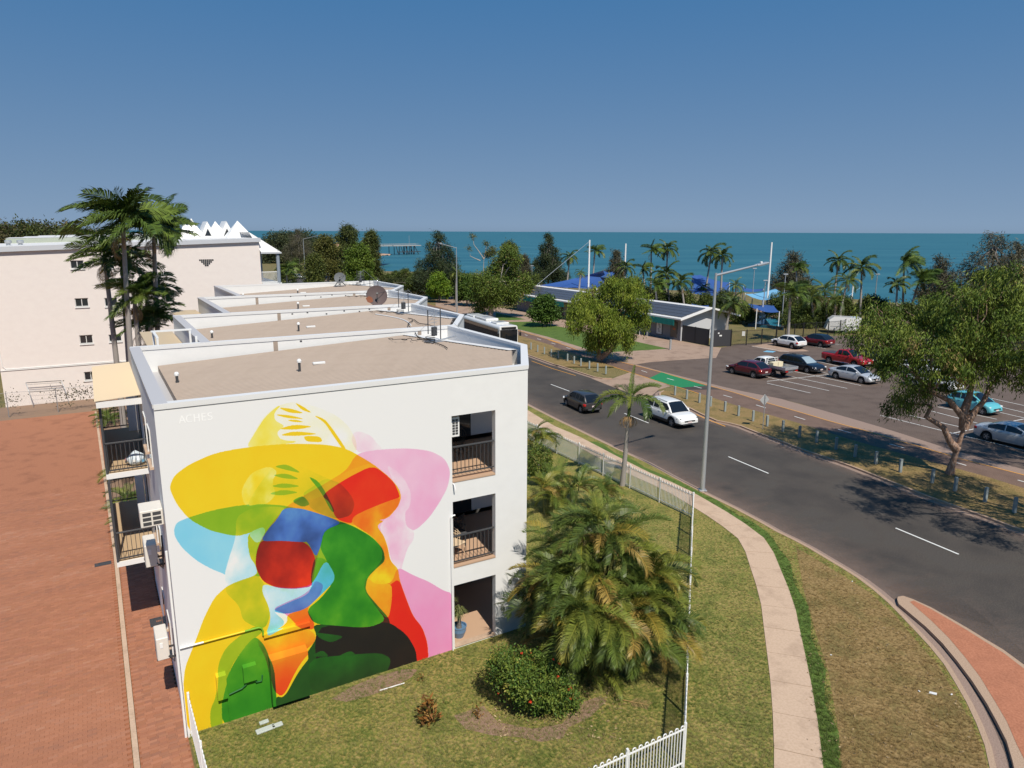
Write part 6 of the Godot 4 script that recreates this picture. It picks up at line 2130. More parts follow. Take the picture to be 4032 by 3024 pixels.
	for x in [-.7, .7]:
		mb = MB.new()
		mb.rod(Vector3(x, 0, -.7), Vector3(x, .68, -.2), .05); mb.rod(Vector3(x, 0, .7), Vector3(x, .68, .2), .05); mb.rod(Vector3(x, .37, -.85), Vector3(x, .37, .85), .04)
		part("leg", mb.done(), M.red_timber, tbn)
	# white play frame by the trailer
	var pf := zp("m", 668, 772)
	var pl := thing("play_frame", "white pole frame with a slanted arm behind the trailer", "play equipment", pf)
	mb = MB.new()
	mb.rod(Vector3.ZERO, Vector3(0, 5.2, 0), .12); mb.rod(Vector3(1.0, 0, .2), Vector3(1.0, 2.2, .2), .12)
	part("pole", mb.done(), M.white_metal, pl)
	mb = MB.new()
	mb.rod(Vector3(-1.6, 2.6, 0), Vector3(1.6, 5.0, 0), .10)
	part("arm", mb.done(), M.sail_light, pl)

# ---------------------------------------------------------------- jetty, headland, far coast
func shore() -> void:
	var e0 := vd("i", 1995, 203, 640.0); var e1 := vd("i", 1180, 192, 600.0)
	var d := e1 - e0
	d.y = 0
	var L := d.length()
	d /= L
	var J := thing("jetty", "long grey jetty on piles standing in the turquoise sea", "jetty", Vector3(e0.x, -6, e0.z), atan2(-d.z, d.x))
	var dy := e0.y + 6.0
	var mb := MB.new()
	mb.box(Vector3(0, dy - .8, -2.2), Vector3(L, dy, 2.2))
	mb.box(Vector3(-4, dy - .8, -4.5), Vector3(26, dy - .001, 4.5))
	part("deck", mb.done(), M.jetty, J)
	for i in 14:
		for z in [-2.0, 2.0]:
			mb = MB.new()
			var x := 2.0 + i * 19.0 if i > 1 else 2.0 + i * 8.0
			if x > L: continue
			mb.rod(Vector3(x, -1.0, z), Vector3(x, dy - .8, z), .45, 8)
			part("pile", mb.done(), M.charcoal, J)
	for z in [-2.1, 2.1]:
		mb = MB.new()
		mb.box(Vector3(-3.5, dy + 1.0, z - .08), Vector3(L, dy + 1.15, z + .08))
		for i in 60: mb.box(Vector3(i * L / 60, dy, z - .05), Vector3(i * L / 60 + .12, dy + 1.0, z + .05))
		part("railing", mb.done(), M.jetty, J)
	mb = MB.new()
	for i in 5: mb.rod(Vector3(-2 + i * 5.5, -1, -4), Vector3(3 + i * 5.0, dy - .8, -4), .3, 6)
	for i in 6: mb.rod(Vector3(-3 + i * 5.5, -1, 4), Vector3(-3 + i * 5.5, dy - .8, 4), .3, 6)
	mb.box(Vector3(-3, 2.0, -5.0), Vector3(22, 2.6, -3.5))
	part("landing", mb.done(), M.charcoal, J)
	for i in 5:
		mb = MB.new()
		mb.rod(Vector3(4 + i * 40.0, dy, 2.0), Vector3(4 + i * 40.0, dy + 8.0, 2.0), .15, 5)
		part("lamp_post", mb.done(), M.galv, J)
	# orange rock headland
	mb = MB.new()
	var g := []
	var fn := FastNoiseLite.new()
	fn.seed = 3
	fn.frequency = .05
	var c := vd("i", 500, 300, 445.0)
	for i in 37:
		var row := []
		for j in 13:
			var x := -46.0 + i * 2.8; var z := -18.0 + j * 3.0
			var y := 6.0 * smoothstep(18.0, -8.0, z) * smoothstep(46.0, 26.0, absf(x)) + fn.get_noise_2d(x, z * 3.0) * 2.4
			y = floorf(y / 1.4) * 1.4 * .7 + y * .3
			row.append(Vector3(c.x + x, maxf(-.5, y), c.z + z))
		g.append(row)
	mb.grid(g)
	struct("headland", mb.done(), M.rock)

# ---------------------------------------------------------------- palms
# one frond along +x from the origin, 1 m long; curl bends it down, wind bends it sideways
func frond_mesh(pairs: int, curl: float, wind: float, leafl: float, leafw: float, droop: float, c: Color, sd: int, vee := .35) -> ArrayMesh:
	var r := RandomNumberGenerator.new()
	r.seed = sd
	var mb := MB.new()
	mb.use_c = true
	var pts := []
	var p := Vector3.ZERO
	var steps := 14
	for i in steps + 1:
		pts.append(p)
		var t := float(i) / steps
		var an := -curl * pow(t, 1.25)
		p += Vector3(cos(an), sin(an), wind * t) .normalized() / steps
	mb.col = Color(c.r * 1.5, c.g * 1.35, c.b * 1.2)
	var rad := []
	for i in pts.size(): rad.append(lerpf(.012, .003, float(i) / steps))
	mb.tube(pts, rad, 4, false)
	for i in pairs:
		var t := .14 + .85 * (i + .3) / pairs
		var f := t * steps
		var k := mini(int(f), steps - 1)
		var o: Vector3 = (pts[k] as Vector3).lerp(pts[k + 1], f - k)
		var fw: Vector3 = ((pts[k + 1] as Vector3) - (pts[k] as Vector3)).normalized()
		var sd2 := fw.cross(Vector3.UP).normalized()
		var up := sd2.cross(fw).normalized()
		for s in [-1.0, 1.0]:
			var l: float = leafl * pow(sin(PI * (.16 + .80 * t)), .6) * r.randf_range(.85, 1.12)
			var sweep := lerpf(.55, 1.25, t) + r.randf_range(-.1, .1)
			var d: Vector3 = (sd2 * s * cos(sweep * .75) + fw * sin(sweep * .75) + up * (vee + r.randf_range(-.15, .15))).normalized()
			var mid: Vector3 = o + d * (l * .55)
			var tip: Vector3 = o + d * (l * .90) - Vector3(0, droop * l * r.randf_range(.6, 1.2), 0) + Vector3(0, 0, wind * .12 * l)
			var w := (fw * (leafw * .5))
			mb.col = c * r.randf_range(.72, 1.3)
			mb.col.a = 1.0
			mb.tri(o - w * .5, o + w * .5, mid + w)
			mb.tri(o - w * .5, mid + w, mid - w)
			mb.tri(mid - w, mid + w, tip)
	return mb.done()

var FR := {}
func fronds() -> void:
	var g := Color(.055, .095, .020)
	for i in 3:
		FR["coco%d" % i] = frond_mesh(34, 1.25 + .25 * i, .25 + .2 * i, .28, .042, .45, [Color(.070, .105, .022), Color(.095, .125, .028), Color(.052, .085, .022)][i], 40 + i)
		FR["coco_w%d" % i] = frond_mesh(34, .9 + .35 * i, 1.9 + .35 * i, .30, .036, .45, [Color(.095, .150, .028), Color(.115, .165, .032), Color(.078, .125, .028)][i], 50 + i)
		FR["cane%d" % i] = frond_mesh(58, 1.25 + .4 * i, .1, .29, .0145, .34, [Color(.098, .140, .026), Color(.155, .180, .032), Color(.070, .105, .024)][i], 60 + i, .55)
		FR["cane_y%d" % i] = frond_mesh(44, 1.2 + .3 * i, .1, .27, .020, .35, [Color(.25, .20, .038), Color(.20, .19, .034), Color(.27, .19, .05)][i], 70 + i, .45)
	FR["dead"] = frond_mesh(30, 2.3, .2, .24, .016, .7, Color(.30, .21, .10), 81, .1)
	FR["seed"] = frond_mesh(40, 2.6, .0, .18, .012, .9, Color(.40, .24, .09), 82, .0)
	FR["upright"] = frond_mesh(40, .25, .2, .16, .020, .05, Color(.10, .16, .03), 83, .9)

# crown fronds: [variant, yaw, pitch, length, roll]
func put_frond(T: Node3D, v: String, at: Vector3, yaw: float, pitch: float, l: float, roll := 0.0) -> void:
	var b := Basis(Vector3.UP, yaw) * Basis(Vector3.BACK, pitch) * Basis(Vector3.RIGHT, roll)
	part("frond", FR[v], M.palm_leaf, T, Transform3D(b.scaled(Vector3.ONE * l), at))

func palm(label: String, foot: Vector3, top: Vector3, r: float, l: float, n: int, style: String, group := "", dead := 2, wind_yaw := 0.0) -> Node3D:
	var T := thing("palm_tree", label, "palm tree", foot, 0.0, group)
	var t := top - foot
	var bend := Vector3(t.x, 0, t.z)
	var pts := []; var rad := []
	for i in 9:
		var k := i / 8.0
		pts.append(Vector3(0, t.y * k, 0) + bend * pow(k, 1.5))
		rad.append(lerpf(r * 1.25, r * .72, k) * (1.35 if i == 0 else 1.0))
	var mb := MB.new()
	mb.tube(pts, rad, 9)
	part("trunk", mb.done(), M.palm_trunk, T)
	var dir := ((pts[8] as Vector3) - (pts[7] as Vector3)).normalized()
	mb = MB.new()
	mb.tube([pts[8], pts[8] + dir * (l * .16), pts[8] + dir * (l * .30)], [r * .85, r * .8, r * .3], 8)
	part("crown_shaft", mb.done(), mat("shaft_green", .10, .15, .04, .6) if not M.has("shaft_green") else M.shaft_green, T)
	var c: Vector3 = pts[8] + dir * (l * .18)
	for i in n:
		var yaw := i * 2.399 + rng.randf_range(-.2, .2)
		var k := float(i) / n
		var pitch := lerpf(1.35, -.55 if style != "coco_w" else -.2, pow(k, .8)) + rng.randf_range(-.12, .12)
		var v := style + str(rng.randi() % 3)
		var ll := l * rng.randf_range(.85, 1.1)
		if style == "coco_w":
			# blown: fronds turn to leeward
			yaw = wind_yaw + wrapf(yaw - wind_yaw, -PI, PI) * .55
			if rng.randf() < .35: v = "coco" + str(rng.randi() % 3)
		put_frond(T, v, c, yaw, pitch, ll, rng.randf_range(-.3, .3))
	for i in dead:
		put_frond(T, "dead", c - dir * (l * .2), rng.randf() * TAU, -.5, l * .6)
	return T

func plants() -> void:
	fronds()
	# ---- the clump of cane palms in the yard
	var base := zp("7", 560, 1010)
	base.y = .1
	var T := thing("cane_palm_clump", "big dense clump of cane palms with green and yellow arching fronds beside the painted flats", "palm tree", base)
	for i in 30:
		var an := i * 2.4; var rr := .16 * sqrt(float(i)) * 1.25
		var o := Vector3(cos(an) * rr * 1.1, 0, sin(an) * rr)
		var h := rng.randf_range(1.9, 4.0) - rr * .5
		if i < 6: h += 1.0
		var lean := Vector3(o.x, 0, o.z) * rng.randf_range(.3, .85)
		var top := o + lean + Vector3(0, h, 0)
		var mb := MB.new()
		mb.tube([o, o.lerp(top, .5) - lean * .12, top], [.05, .045, .035], 7)
		part("stem", mb.done(), M.cane_stem if M.has("cane_stem") else mat("cane_stem", .17, .17, .06, .6), T)
		var n := 12
		for k in n:
			var yaw := rng.randf() * TAU
			if rr > .45: yaw = atan2(-o.z, o.x) + rng.randfn(0, .95)
			var pitch := lerpf(1.2, -.15, float(k) / n) + rng.randf_range(-.2, .2)
			var yel := rng.randf() < (.06 + .16 * float(k) / n) * (1.8 if o.x > .15 else 1.0)
			put_frond(T, ("cane_y" if yel else "cane") + str(rng.randi() % 3), top, yaw, pitch, rng.randf_range(1.4, 2.0), rng.randf_range(-.5, .5))
	# low young canes round the clump
	for i in 70:
		var an := rng.randf() * TAU
		var o := Vector3(cos(an), 0, sin(an)) * rng.randf_range(.5, 1.35)
		put_frond(T, ("cane_y" if rng.randf() < .25 else "cane") + str(rng.randi() % 3), o + Vector3(0, rng.randf_range(.1, 1.6), 0), -an + rng.randfn(0, .6), rng.randf_range(.2, 1.1), rng.randf_range(1.0, 1.7), rng.randf_range(-.4, .4))
	# smaller cane palms behind it, near the building's corner
	for q in [["5", 480, 1500, 5, 1.25, "young cane palm with upright fronds behind the big clump"], ["5", 300, 1560, 4, 1.1, "browning cane palm between the flats and the big clump"], ["5", 215, 1090, 4, 1.2, "cane palm squeezed between the flats' corner and the white fence"], ["5", 760, 1560, 4, 1.0, "low cane palm between the fence and the big clump"]]:
		var b := zp(q[0], q[1], q[2] + 60)
		b.y = .1
		var C := thing("cane_palm", q[5], "palm tree", b)
		for i in q[3]:
			var an: float = i * 2.4
			var o := Vector3(cos(an), 0, sin(an)) * .18 * sqrt(float(i))
			var top := o * 2.0 + Vector3(0, rng.randf_range(.5, 1.5), 0)
			var mb := MB.new()
			mb.tube([o, top], [.04, .03], 6)
			part("stem", mb.done(), M.cane_stem, C)
			for k in 6:
				put_frond(C, ("cane_y" if rng.randf() < (.5 if q[1] == 300 else .2) else "cane") + str(rng.randi() % 3), top, rng.randf() * TAU, rng.randf_range(0, 1.25), rng.randf_range(1.0, 1.5) * q[4], rng.randf_range(-.4, .4))
	# ---- single palm by the fence with hanging dead seed stalks
	var f := zp("5", 880, 1402)
	f.y = .1
	var tp := vp("5", 940, 720, f)
	var P := thing("palm_tree", "lone palm with pale trunk and dead straw seed stalks beside the white fence", "palm tree", f)
	var t := tp - f
	var mb := MB.new()
	mb.tube([Vector3.ZERO, t * .3, t * .62 , t * .8], [.17, .13, .10, .095], 10)
	part("trunk", mb.done(), M.palm_trunk, P)
	mb = MB.new()
	mb.tube([t * .8, t * .9, t], [.10, .085, .05], 8)
	part("crown_shaft", mb.done(), mat("shaft_green", .10, .15, .04, .6), P)
	for q in [["upright", 1.4, 1.45, 2.0], ["cane0", .2, .85, 2.1], ["coco1", .0, .25, 2.3], ["cane1", 3.3, .55, 2.3], ["coco0", 3.0, .1, 2.5], ["cane0", 1.2, .7, 1.9], ["cane1", 4.6, .6, 2.0], ["coco2", 5.5, .2, 2.2], ["cane2", 2.1, .9, 1.9], ["cane0", 5.9, .95, 2.0], ["coco1", 4.0, .1, 2.1]]:
		put_frond(P, q[0], t, q[1], q[2], q[3] * .92)
	for i in 9:
		put_frond(P, "seed" if i % 2 else "dead", t * .80, i * .7, -.05 - .1 * (i % 3), rng.randf_range(.6, .95))
	# ---- tall palms behind the flats, bent by the wind
	var tall := [[765, 1225, 688, 560, 33.0, 2.7, 17], [850, 1160, 805, 350, 30.0, 3.4, 24], [1020, 1000, 1005, 390, 34.0, 3.2, 22], [900, 1100, 880, 820, 31.0, 2.4, 16], [835, 1160, 800, 640, 36.0, 2.6, 12], [950, 1100, 960, 800, 36.0, 2.6, 14], [930, 1100, 985, 960, 33.0, 2.4, 14], [880, 1150, 905, 1000, 35.0, 2.2, 12]]
	var labs := ["slim palm with its crown against the pink wall, nearest its windows", "tallest wind blown palm rising above the pink building's roof", "wind blown palm with drooping right hand fronds before the pink wall", "short palm with orange seed stalks between the tall wind blown palms", "middle palm of the tall group before the pink wall", "bushy palm under the right hand tall palm before the pink wall", "low palm just behind the white balcony frame", "low bushy palm between the tall palms' trunks"]
	for i in tall.size():
		var q = tall[i]
		var a := pw("1", q[2], q[3], q[4]); var b := pw("1", q[0], q[1], q[4])
		var top := bplan(a.x, q[4], a.y)
		var foot := bplan(b.x + (b.x - a.x) * .3, q[4])
		var o := palm(labs[i], foot, top, .17, q[5], q[6], "coco_w", "", 2, -.25)
		for k in 5: put_frond(o, "seed", top - foot - Vector3(0, .35, 0), k * 1.3, -.2, 1.0)
	# leafy low palms in the strip by the driveway
	for q in [[-.6, 20.5, 1.6], [-.5, 16.8, 1.5], [-.4, 25.0, 1.9], [.6, 29.0, 2.4], [1.6, 32.0, 2.4], [-.9, 38.5, 1.6], [-1.0, 40.5, 1.3], [-.75, 14.6, 1.0]]:
		var C := thing("low_palm", "low leafy palm in the planted strip between the driveway and the flats", "palm tree", bplan(q[0], q[1]), 0.0, "low palms along the driveway")
		for k in 12: put_frond(C, "cane" + str(rng.randi() % 3), Vector3(0, .25, 0), k * 2.4, rng.randf_range(.25, 1.2), q[2] * rng.randf_range(.7, 1.0), rng.randf_range(-.3, .3))
	# ---- bush with red flowers
	var bb := zp("7", 150, 1300)
	bb.y = .1
	var Bu := thing("flowering_bush", "round green bush dotted with red flowers before the cane palms", "bush", bb)
	var bl := [[Vector3(0, .8, 0), .95]]
	for i in 13:
		var an := i * 2.4
		bl.append([Vector3(cos(an) * rng.randf_range(.5, 1.1), rng.randf_range(.35, 1.45), sin(an) * rng.randf_range(.45, .9)), rng.randf_range(.28, .5)])
	part("foliage", crown_mesh(bl, 760, 24, .09, .048, .1, .17, [Color(.060, .115, .020), Color(.18, .215, .035), Color(.26, .24, .05)], .5), M.leaf, Bu)
	for i in 18:
		var d := rand_dir()
		d.y = absf(d.y)
		var fb := MB.new()
		for k in 9: leaf(fb, Vector3(d.x * 1.12, d.y * 1.25 + .35, d.z * 1.08), (d + rand_dir() * .8).normalized(), .075, .05)
		part("flower", fb.done(), M.flower_red, Bu)
	for i in 5:
		var st := MB.new()
		st.rod(Vector3(0, 0, 0), Vector3(cos(i * 1.3) * .5, .8, sin(i * 1.3) * .5), .02, 5)
		part("stem", st.done(), M.bark_grey, Bu)
	# ---- croton and small cordyline in the lawn
	for q in [["d", 1850, 1300, .55, 150, "bronze leaved shrub in the lawn before the painted wall"], ["d", 1803, 1012, .22, 26, "tiny bronze leaved shoot in the bare soil along the painted wall"], ["d", 2180, 1250, .30, 40, "small bronze leaved plant left of the flowering bush"]]:
		var o := zp(q[0], q[1], q[2])
		o.y = .1
		var lm := MB.new()
		lm.use_c = true
		for i in q[4]:
			var d := rand_dir()
			d.y = absf(d.y) * .9 + .35
			d = d.normalized()
			lm.col = [Color(.20, .085, .022), Color(.13, .065, .020), Color(.30, .17, .05), Color(.09, .08, .02), Color(.24, .11, .03)][rng.randi() % 5]
			var s: Vector3 = Vector3(rng.randfn(0, .12), rng.randf_range(.0, .75), rng.randfn(0, .12)) * (q[3] / .55)
			leaf(lm, s, d, rng.randf_range(.5, .9) * q[3] * .6, .06 * (q[3] / .4))
		solo("bronze_shrub", lm.done(), M.leaf, q[5], "bush", "", Transform3D(Basis(), o))
	# dry leaf litter and fallen frond in the yard
	var ff := thing("fallen_frond", "fallen brown palm frond lying on the lawn by the white fence", "palm frond", zp("7", 700, 1270) + Vector3(0, .14, 0), -.3)
	part("frond", FR["dead"], M.palm_leaf, ff, Transform3D(Basis(Vector3.RIGHT, .2).scaled(Vector3(1.5, .12, 1.5)), Vector3.ZERO))
	# leafy shrub at the flats' right corner
	var sb := zp("5", 235, 1400)
	sb.y = .1
	var ls := MB.new()
	ls.use_c = true
	for i in 2600:
		var d := rand_dir()
		var p := Vector3(d.x * .75, d.y * 1.0 + 1.5, d.z * .75) * Vector3(1, 1, 1) * pow(rng.randf(), .25)
		p.y = maxf(p.y, .15)
		ls.col = Color(.06, .11, .02).lerp(Color(.32, .30, .05), .6 * rng.randf() * rng.randf()) * rng.randf_range(.7, 1.2)
		ls.col.a = 1
		leaf(ls, p, (rand_dir() + Vector3(0, -.6, 0)).normalized(), rng.randf_range(.12, .2), .06)
	var su := thing("mango_shrub", "glossy leaved shrub at the flats' corner before the white fence", "bush", sb)
	part("foliage", ls.done(), M.leaf, su)
	mb = MB.new()
	mb.rod(Vector3.ZERO, Vector3(0, 1.3, 0), .05, 6)
	part("stem", mb.done(), M.bark_grey, su)

# ---------------------------------------------------------------- broad-leaved trees
# lobes: [centre, radius] in metres from the foot; leaves hang in clumps from the ends of twigs
func crown_mesh(lobes: Array, clumps: int, per: int, ll: float, lw: float, hang: float, cr: float, cols: Array, shell := .45) -> ArrayMesh:
	var mb := MB.new()
	mb.use_c = true
	var tot := 0.0
	for l in lobes: tot += pow(l[1], 2.0)
	for l in lobes:
		var n := int(clumps * pow(l[1], 2.0) / tot) + 1
		for i in n:
			var d := rand_dir()
			var k := pow(rng.randf_range(shell * shell * shell, 1.0), 1.0 / 3.0)
			var c: Vector3 = l[0] + Vector3(d.x, d.y * .85, d.z) * (l[1] * k)
			var tint := rng.randf()
			var base: Color = (cols[0] as Color).lerp(cols[1], tint * tint)
			if cols.size() > 2 and rng.randf() < .04: base = cols[2]
			var cd := (d + Vector3(0, .2, 0)).normalized()
			var rad := cr * rng.randf_range(.6, 1.3)
			for j in per:
				var o := c + Vector3(rng.randfn(0, rad * .5), rng.randfn(0, rad * .45) - hang * rad * 2.2 * rng.randf() * rng.randf(), rng.randfn(0, rad * .5))
				var ld := (rand_dir() + cd * .4 + Vector3(0, -hang * 1.6, 0)).normalized()
				mb.col = base * rng.randf_range(.65, 1.35)
				mb.col.a = 1.0
				leaf(mb, o, ld, ll * rng.randf_range(.7, 1.25), lw)
	return mb.done()

func limb(mb: MB, a: Vector3, b: Vector3, r0: float, r1: float, wob := .08) -> void:
	var pts := []; var rad := []
	var L := a.distance_to(b)
	for i in 6:
		var k := i / 5.0
		var p := a.lerp(b, k)
		if i > 0 and i < 5: p += rand_dir() * L * wob
		p.y += sin(k * PI) * L * .05
		pts.append(p); rad.append(lerpf(r0, r1, k))
	mb.tube(pts, rad, 7)

func tree(called: String, label: String, foot: Vector3, trunk: Array, r0: float, lobes: Array, bark: Material, clumps: int, per: int, ll: float, lw: float, hang: float, cr: float, cols: Array, group := "", shell := .45) -> Node3D:
	var T := thing(called, label, "tree", foot, 0.0, group)
	# trunk: list of stems, each a list of points from the foot; limbs run on to the lobes
	var mb := MB.new()
	for s in trunk:
		var rad := []
		for i in s.size(): rad.append(lerpf(r0, r0 * .5, float(i) / (s.size() - 1)) * (1.25 if i == 0 else 1.0))
		mb.tube(s, rad, 10)
	part("trunk", mb.done(), bark, T)
	for l in lobes:
		var best: Vector3 = trunk[0][trunk[0].size() - 1]
		for s in trunk:
			var e: Vector3 = s[s.size() - 1]
			if e.distance_to(l[0]) < best.distance_to(l[0]): best = e
		mb = MB.new()
		limb(mb, best, l[0], r0 * .36, r0 * .08)
		for i in 4:
			var d := rand_dir()
			limb(mb, best.lerp(l[0], .55 + .1 * i), l[0] + d * l[1] * .75, r0 * .12, r0 * .03, .06)
		part("limb", mb.done(), bark, T)
	part("crown", crown_mesh(lobes, clumps, per, ll, lw, hang, cr, cols, shell), M.leaf, T)
	return T

# lobes read off the picture: [x, y, radius in zoom pixels, metres nearer (-) or farther (+)]
func lobes_px(k, foot: Vector3, l: Array) -> Array:
	var r := []
	var away := Vector3(foot.x, 0, foot.z).normalized()
	for q in l:
		r.append([vp(k, q[0], q[1], foot + away * q[3]) - foot, px_m(k, q[2], foot)])
	return r

func trees() -> void:
	var gumc := [Color(.068, .115, .016), Color(.185, .225, .036), Color(.28, .21, .08)]
	# ---- the big gum on the verge
	var f := zp("6", 1635, 1312)
	f.y = .1
	var P := func(x, y, dz): return vp("6", x, y, f + Vector3(f.x, 0, f.z).normalized() * dz) - f
	var lob := lobes_px("4", f, [[1000, 900, 150, -.5], [1100, 760, 150, .5], [1180, 1000, 190, -1.5], [1330, 840, 200, 1.0], [1290, 1150, 170, -2.0], [1330, 1350, 130, -1.0], [1230, 1440, 90, .0], [1500, 1000, 220, -2.5], [1560, 760, 190, 1.5], [1500, 1200, 170, 1.5], [1700, 900, 240, 2.5], [1760, 640, 180, .0], [1900, 760, 240, -2.0], [1950, 520, 160, 1.0], [2080, 640, 220, 2.0], [1950, 1020, 220, .0], [2130, 900, 220, -1.5], [2240, 740, 220, 1.0], [2120, 480, 130, -.5], [1760, 1120, 170, -2.5], [2140, 1150, 130, 1.0], [2300, 1000, 200, .0]])
	var T := tree("gum_tree", "big spreading gum tree with a peeling pink trunk on the verge beside the car park", f,
		[[Vector3.ZERO, P.call(1665, 1200, 0), P.call(1700, 1090, 0), P.call(1745, 950, 0)], [P.call(1745, 950, 0), P.call(1735, 860, -.2), P.call(1640, 740, -.6), P.call(1480, 660, -1.0)], [P.call(1745, 950, 0), P.call(1830, 820, .3), P.call(1900, 740, .5), P.call(1950, 620, .8)], [P.call(1735, 860, 0), P.call(1790, 700, .4), P.call(1810, 600, .5), P.call(1780, 440, .6)], [P.call(1690, 1110, 0), P.call(1640, 1050, -.3), P.call(1590, 940, -.5), P.call(1455, 860, -.8), P.call(1500, 780, -1.0)]],
		.215, lob, M.bark_gum, 720, 92, .23, .052, .9, .44, gumc, "", .45)
	# ---- tree on the median before the pool building
	f = zp("5", 705, 440)
	f.y = .1
	P = func(x, y, dz): return vp("3", x, y, f + Vector3(f.x, 0, f.z).normalized() * dz) - f
	lob = lobes_px("3", f, [[560, 680, 110, 0], [520, 820, 70, -1], [660, 620, 120, 1.5], [700, 760, 130, -2], [780, 530, 90, 1], [880, 560, 110, 0], [960, 520, 80, 1.5], [1000, 640, 100, -1], [1020, 780, 80, 0], [880, 720, 130, 2], [850, 850, 110, -2], [700, 900, 100, -1], [640, 980, 50, 0], [930, 920, 60, 0], [780, 940, 70, 1], [905, 990, 35, 0], [480, 720, 50, 1]])
	tree("weeping_tree", "leaning weeping tree with forked trunk on the median before the pool building", f, [[Vector3.ZERO, P.call(700, 1060, 0), P.call(705, 960, 0), P.call(690, 820, 0)], [P.call(710, 1090, 0), P.call(775, 1045, 0), P.call(805, 980, 0), P.call(830, 850, .5)]], .30, lob, M.bark_gum, 760, 62, .28, .070, 1.2, .46, [Color(.100, .150, .016), Color(.245, .285, .036)], "", .4)
	# ---- round trees in the park
	for q in [["3", 280, 852, "round dark green tree on the lawn beside the bus", [[280, 690, 80, 0], [220, 745, 55, -.6], [345, 745, 60, .5], [260, 655, 50, .6], [310, 650, 45, -.5], [285, 770, 60, 0]], [Color(.040, .085, .014), Color(.090, .150, .024)]],
			["2", 1345, 722, "bright green round tree at the edge of the park path", [[1350, 600, 70, 0], [1310, 640, 50, 1], [1390, 640, 48, -1], [1345, 545, 50, 0], [1300, 590, 40, 0]], [Color(.085, .16, .014), Color(.18, .26, .024)]],
			["2", 1545, 747, "dark leafy tree between the park path and the slim lamp", [[1545, 620, 80, 0], [1500, 660, 50, 1], [1590, 660, 60, -1], [1540, 560, 60, 1], [1600, 580, 60, 0]], [Color(.042, .085, .014), Color(.090, .145, .022)]]]:
		f = zp(q[0], q[1], q[2])
		lob = lobes_px(q[0], f, q[4])
		var hh: float = (lob[0][0] as Vector3).y * .75
		tree("round_tree", q[3], f, [[Vector3.ZERO, Vector3(.05, hh * .5, 0), Vector3(0, hh, 0)]], .16, lob, M.bark_grey, 420, 30, .30, .16, .2, .5, q[5], "", .5)
	# ---- gum with a pale trunk in the park
	f = zp("2", 1715, 832)
	P = func(x, y, dz): return vp("2", x, y, f + Vector3(f.x, 0, f.z).normalized() * dz) - f
	lob = lobes_px("2", f, [[1640, 560, 80, 0], [1700, 600, 90, -2], [1760, 520, 90, 2], [1820, 590, 90, 0], [1880, 560, 80, 1], [1740, 680, 70, -1], [1660, 690, 60, 0], [1900, 640, 60, -1], [1860, 690, 50, 1], [1640, 760, 45, 0], [1780, 440, 60, 1], [1960, 560, 60, 0], [1860, 340, 55, 0], [1830, 420, 60, 2], [1890, 400, 50, -1], [1970, 600, 50, 0]])
	tree("gum_tree", "drooping gum tree with a pale forked trunk between the bus and the pool building", f, [[Vector3.ZERO, P.call(1722, 750, 0), P.call(1710, 690, 0), P.call(1690, 620, 0)], [P.call(1722, 750, 0), P.call(1755, 640, 0), P.call(1790, 560, 0)]], .36, lob, M.bark_pale, 1100, 30, .38, .12, .5, .8, [Color(.065, .108, .016), Color(.150, .190, .034), Color(.24, .17, .07)], "", .4)
	# bare-limbed gum behind it
	f = vd("j", 960, 470, 150.0)
	f.y = 0
	P = func(x, y, dz): return vp("j", x, y, f) - f
	lob = lobes_px("j", f, [[830, 80, 26, 0], [780, 235, 22, 0], [985, 180, 28, 0], [1060, 270, 60, 0], [1000, 320, 45, 1]])
	tree("bare_gum_tree", "thin gum tree with bare pale branches against the sea", f, [[Vector3.ZERO, P.call(960, 480, 0), P.call(965, 380, 0)], [P.call(965, 380, 0), P.call(900, 280, 0), P.call(840, 200, 0), P.call(825, 100, 0)], [P.call(965, 380, 0), P.call(985, 280, 0), P.call(1000, 190, 0)], [P.call(920, 400, 0), P.call(850, 370, 0), P.call(790, 340, 0)]], .09, lob, M.bark_pale, 90, 22, .34, .10, .3, .6, [Color(.08, .095, .02), Color(.16, .15, .045)])
	# ---- she-oaks: dark, feathery, pointed
	var oak := [["j", 400, 30, 250, 500, 150.0, "dark broad she-oak at the shore left of the slim lamp", .95], ["j", 1770, 60, 170, 650, 165.0, "tall pointed dark she-oak rising above the big blue shade sail", .9], ["j", 1470, 340, 85, 520, 170.0, "small leaning she-oak against the sea before the pointed one", .6], ["m", 170, 200, 150, 480, 140.0, "grey green she-oak behind the palms beside the white mast", .5], ["m", 1970, 30, 260, 560, 120.0, "large thin grey brown she-oak at the shore beyond the gum tree", .45], ["m", 1500, 255, 130, 560, 128.0, "low grey brown she-oak behind the coconut palms", .45], ["m", 2180, 110, 170, 560, 128.0, "grey brown she-oak at the right hand shore", .45], ["k", 1350, 110, 110, 400, 160.0, "thin grey she-oak between the two white masts", .3], ["i", 540, 0, 150, 260, 300.0, "far dark she-oak on the headland", .5]]
	for q in oak:
		var top := vd(q[0], q[1], q[2], q[5])
		f = Vector3(top.x, 0, top.z)
		var w := px_m(q[0], q[3], f) * 1.35
		lob = []
		var h := top.y
		var n := 13
		for i in n:
			var k := float(i) / (n - 1)
			var y := lerpf(h * .24, h * .96, k)
			var rr := w * (1.05 - .85 * k) * .85
			var an := i * 2.4
			lob.append([Vector3(cos(an) * rr * .7, y, sin(an) * rr * .7), maxf(.5, rr * .62)])
		lob.append([Vector3(0, h * .93, 0), maxf(.4, w * .14)])
		var dark := q[7] as float
		var cc := [Color(.030, .050, .024), Color(.075, .092, .036)] if dark > .7 else [Color(.070, .070, .042), Color(.135, .120, .075)]
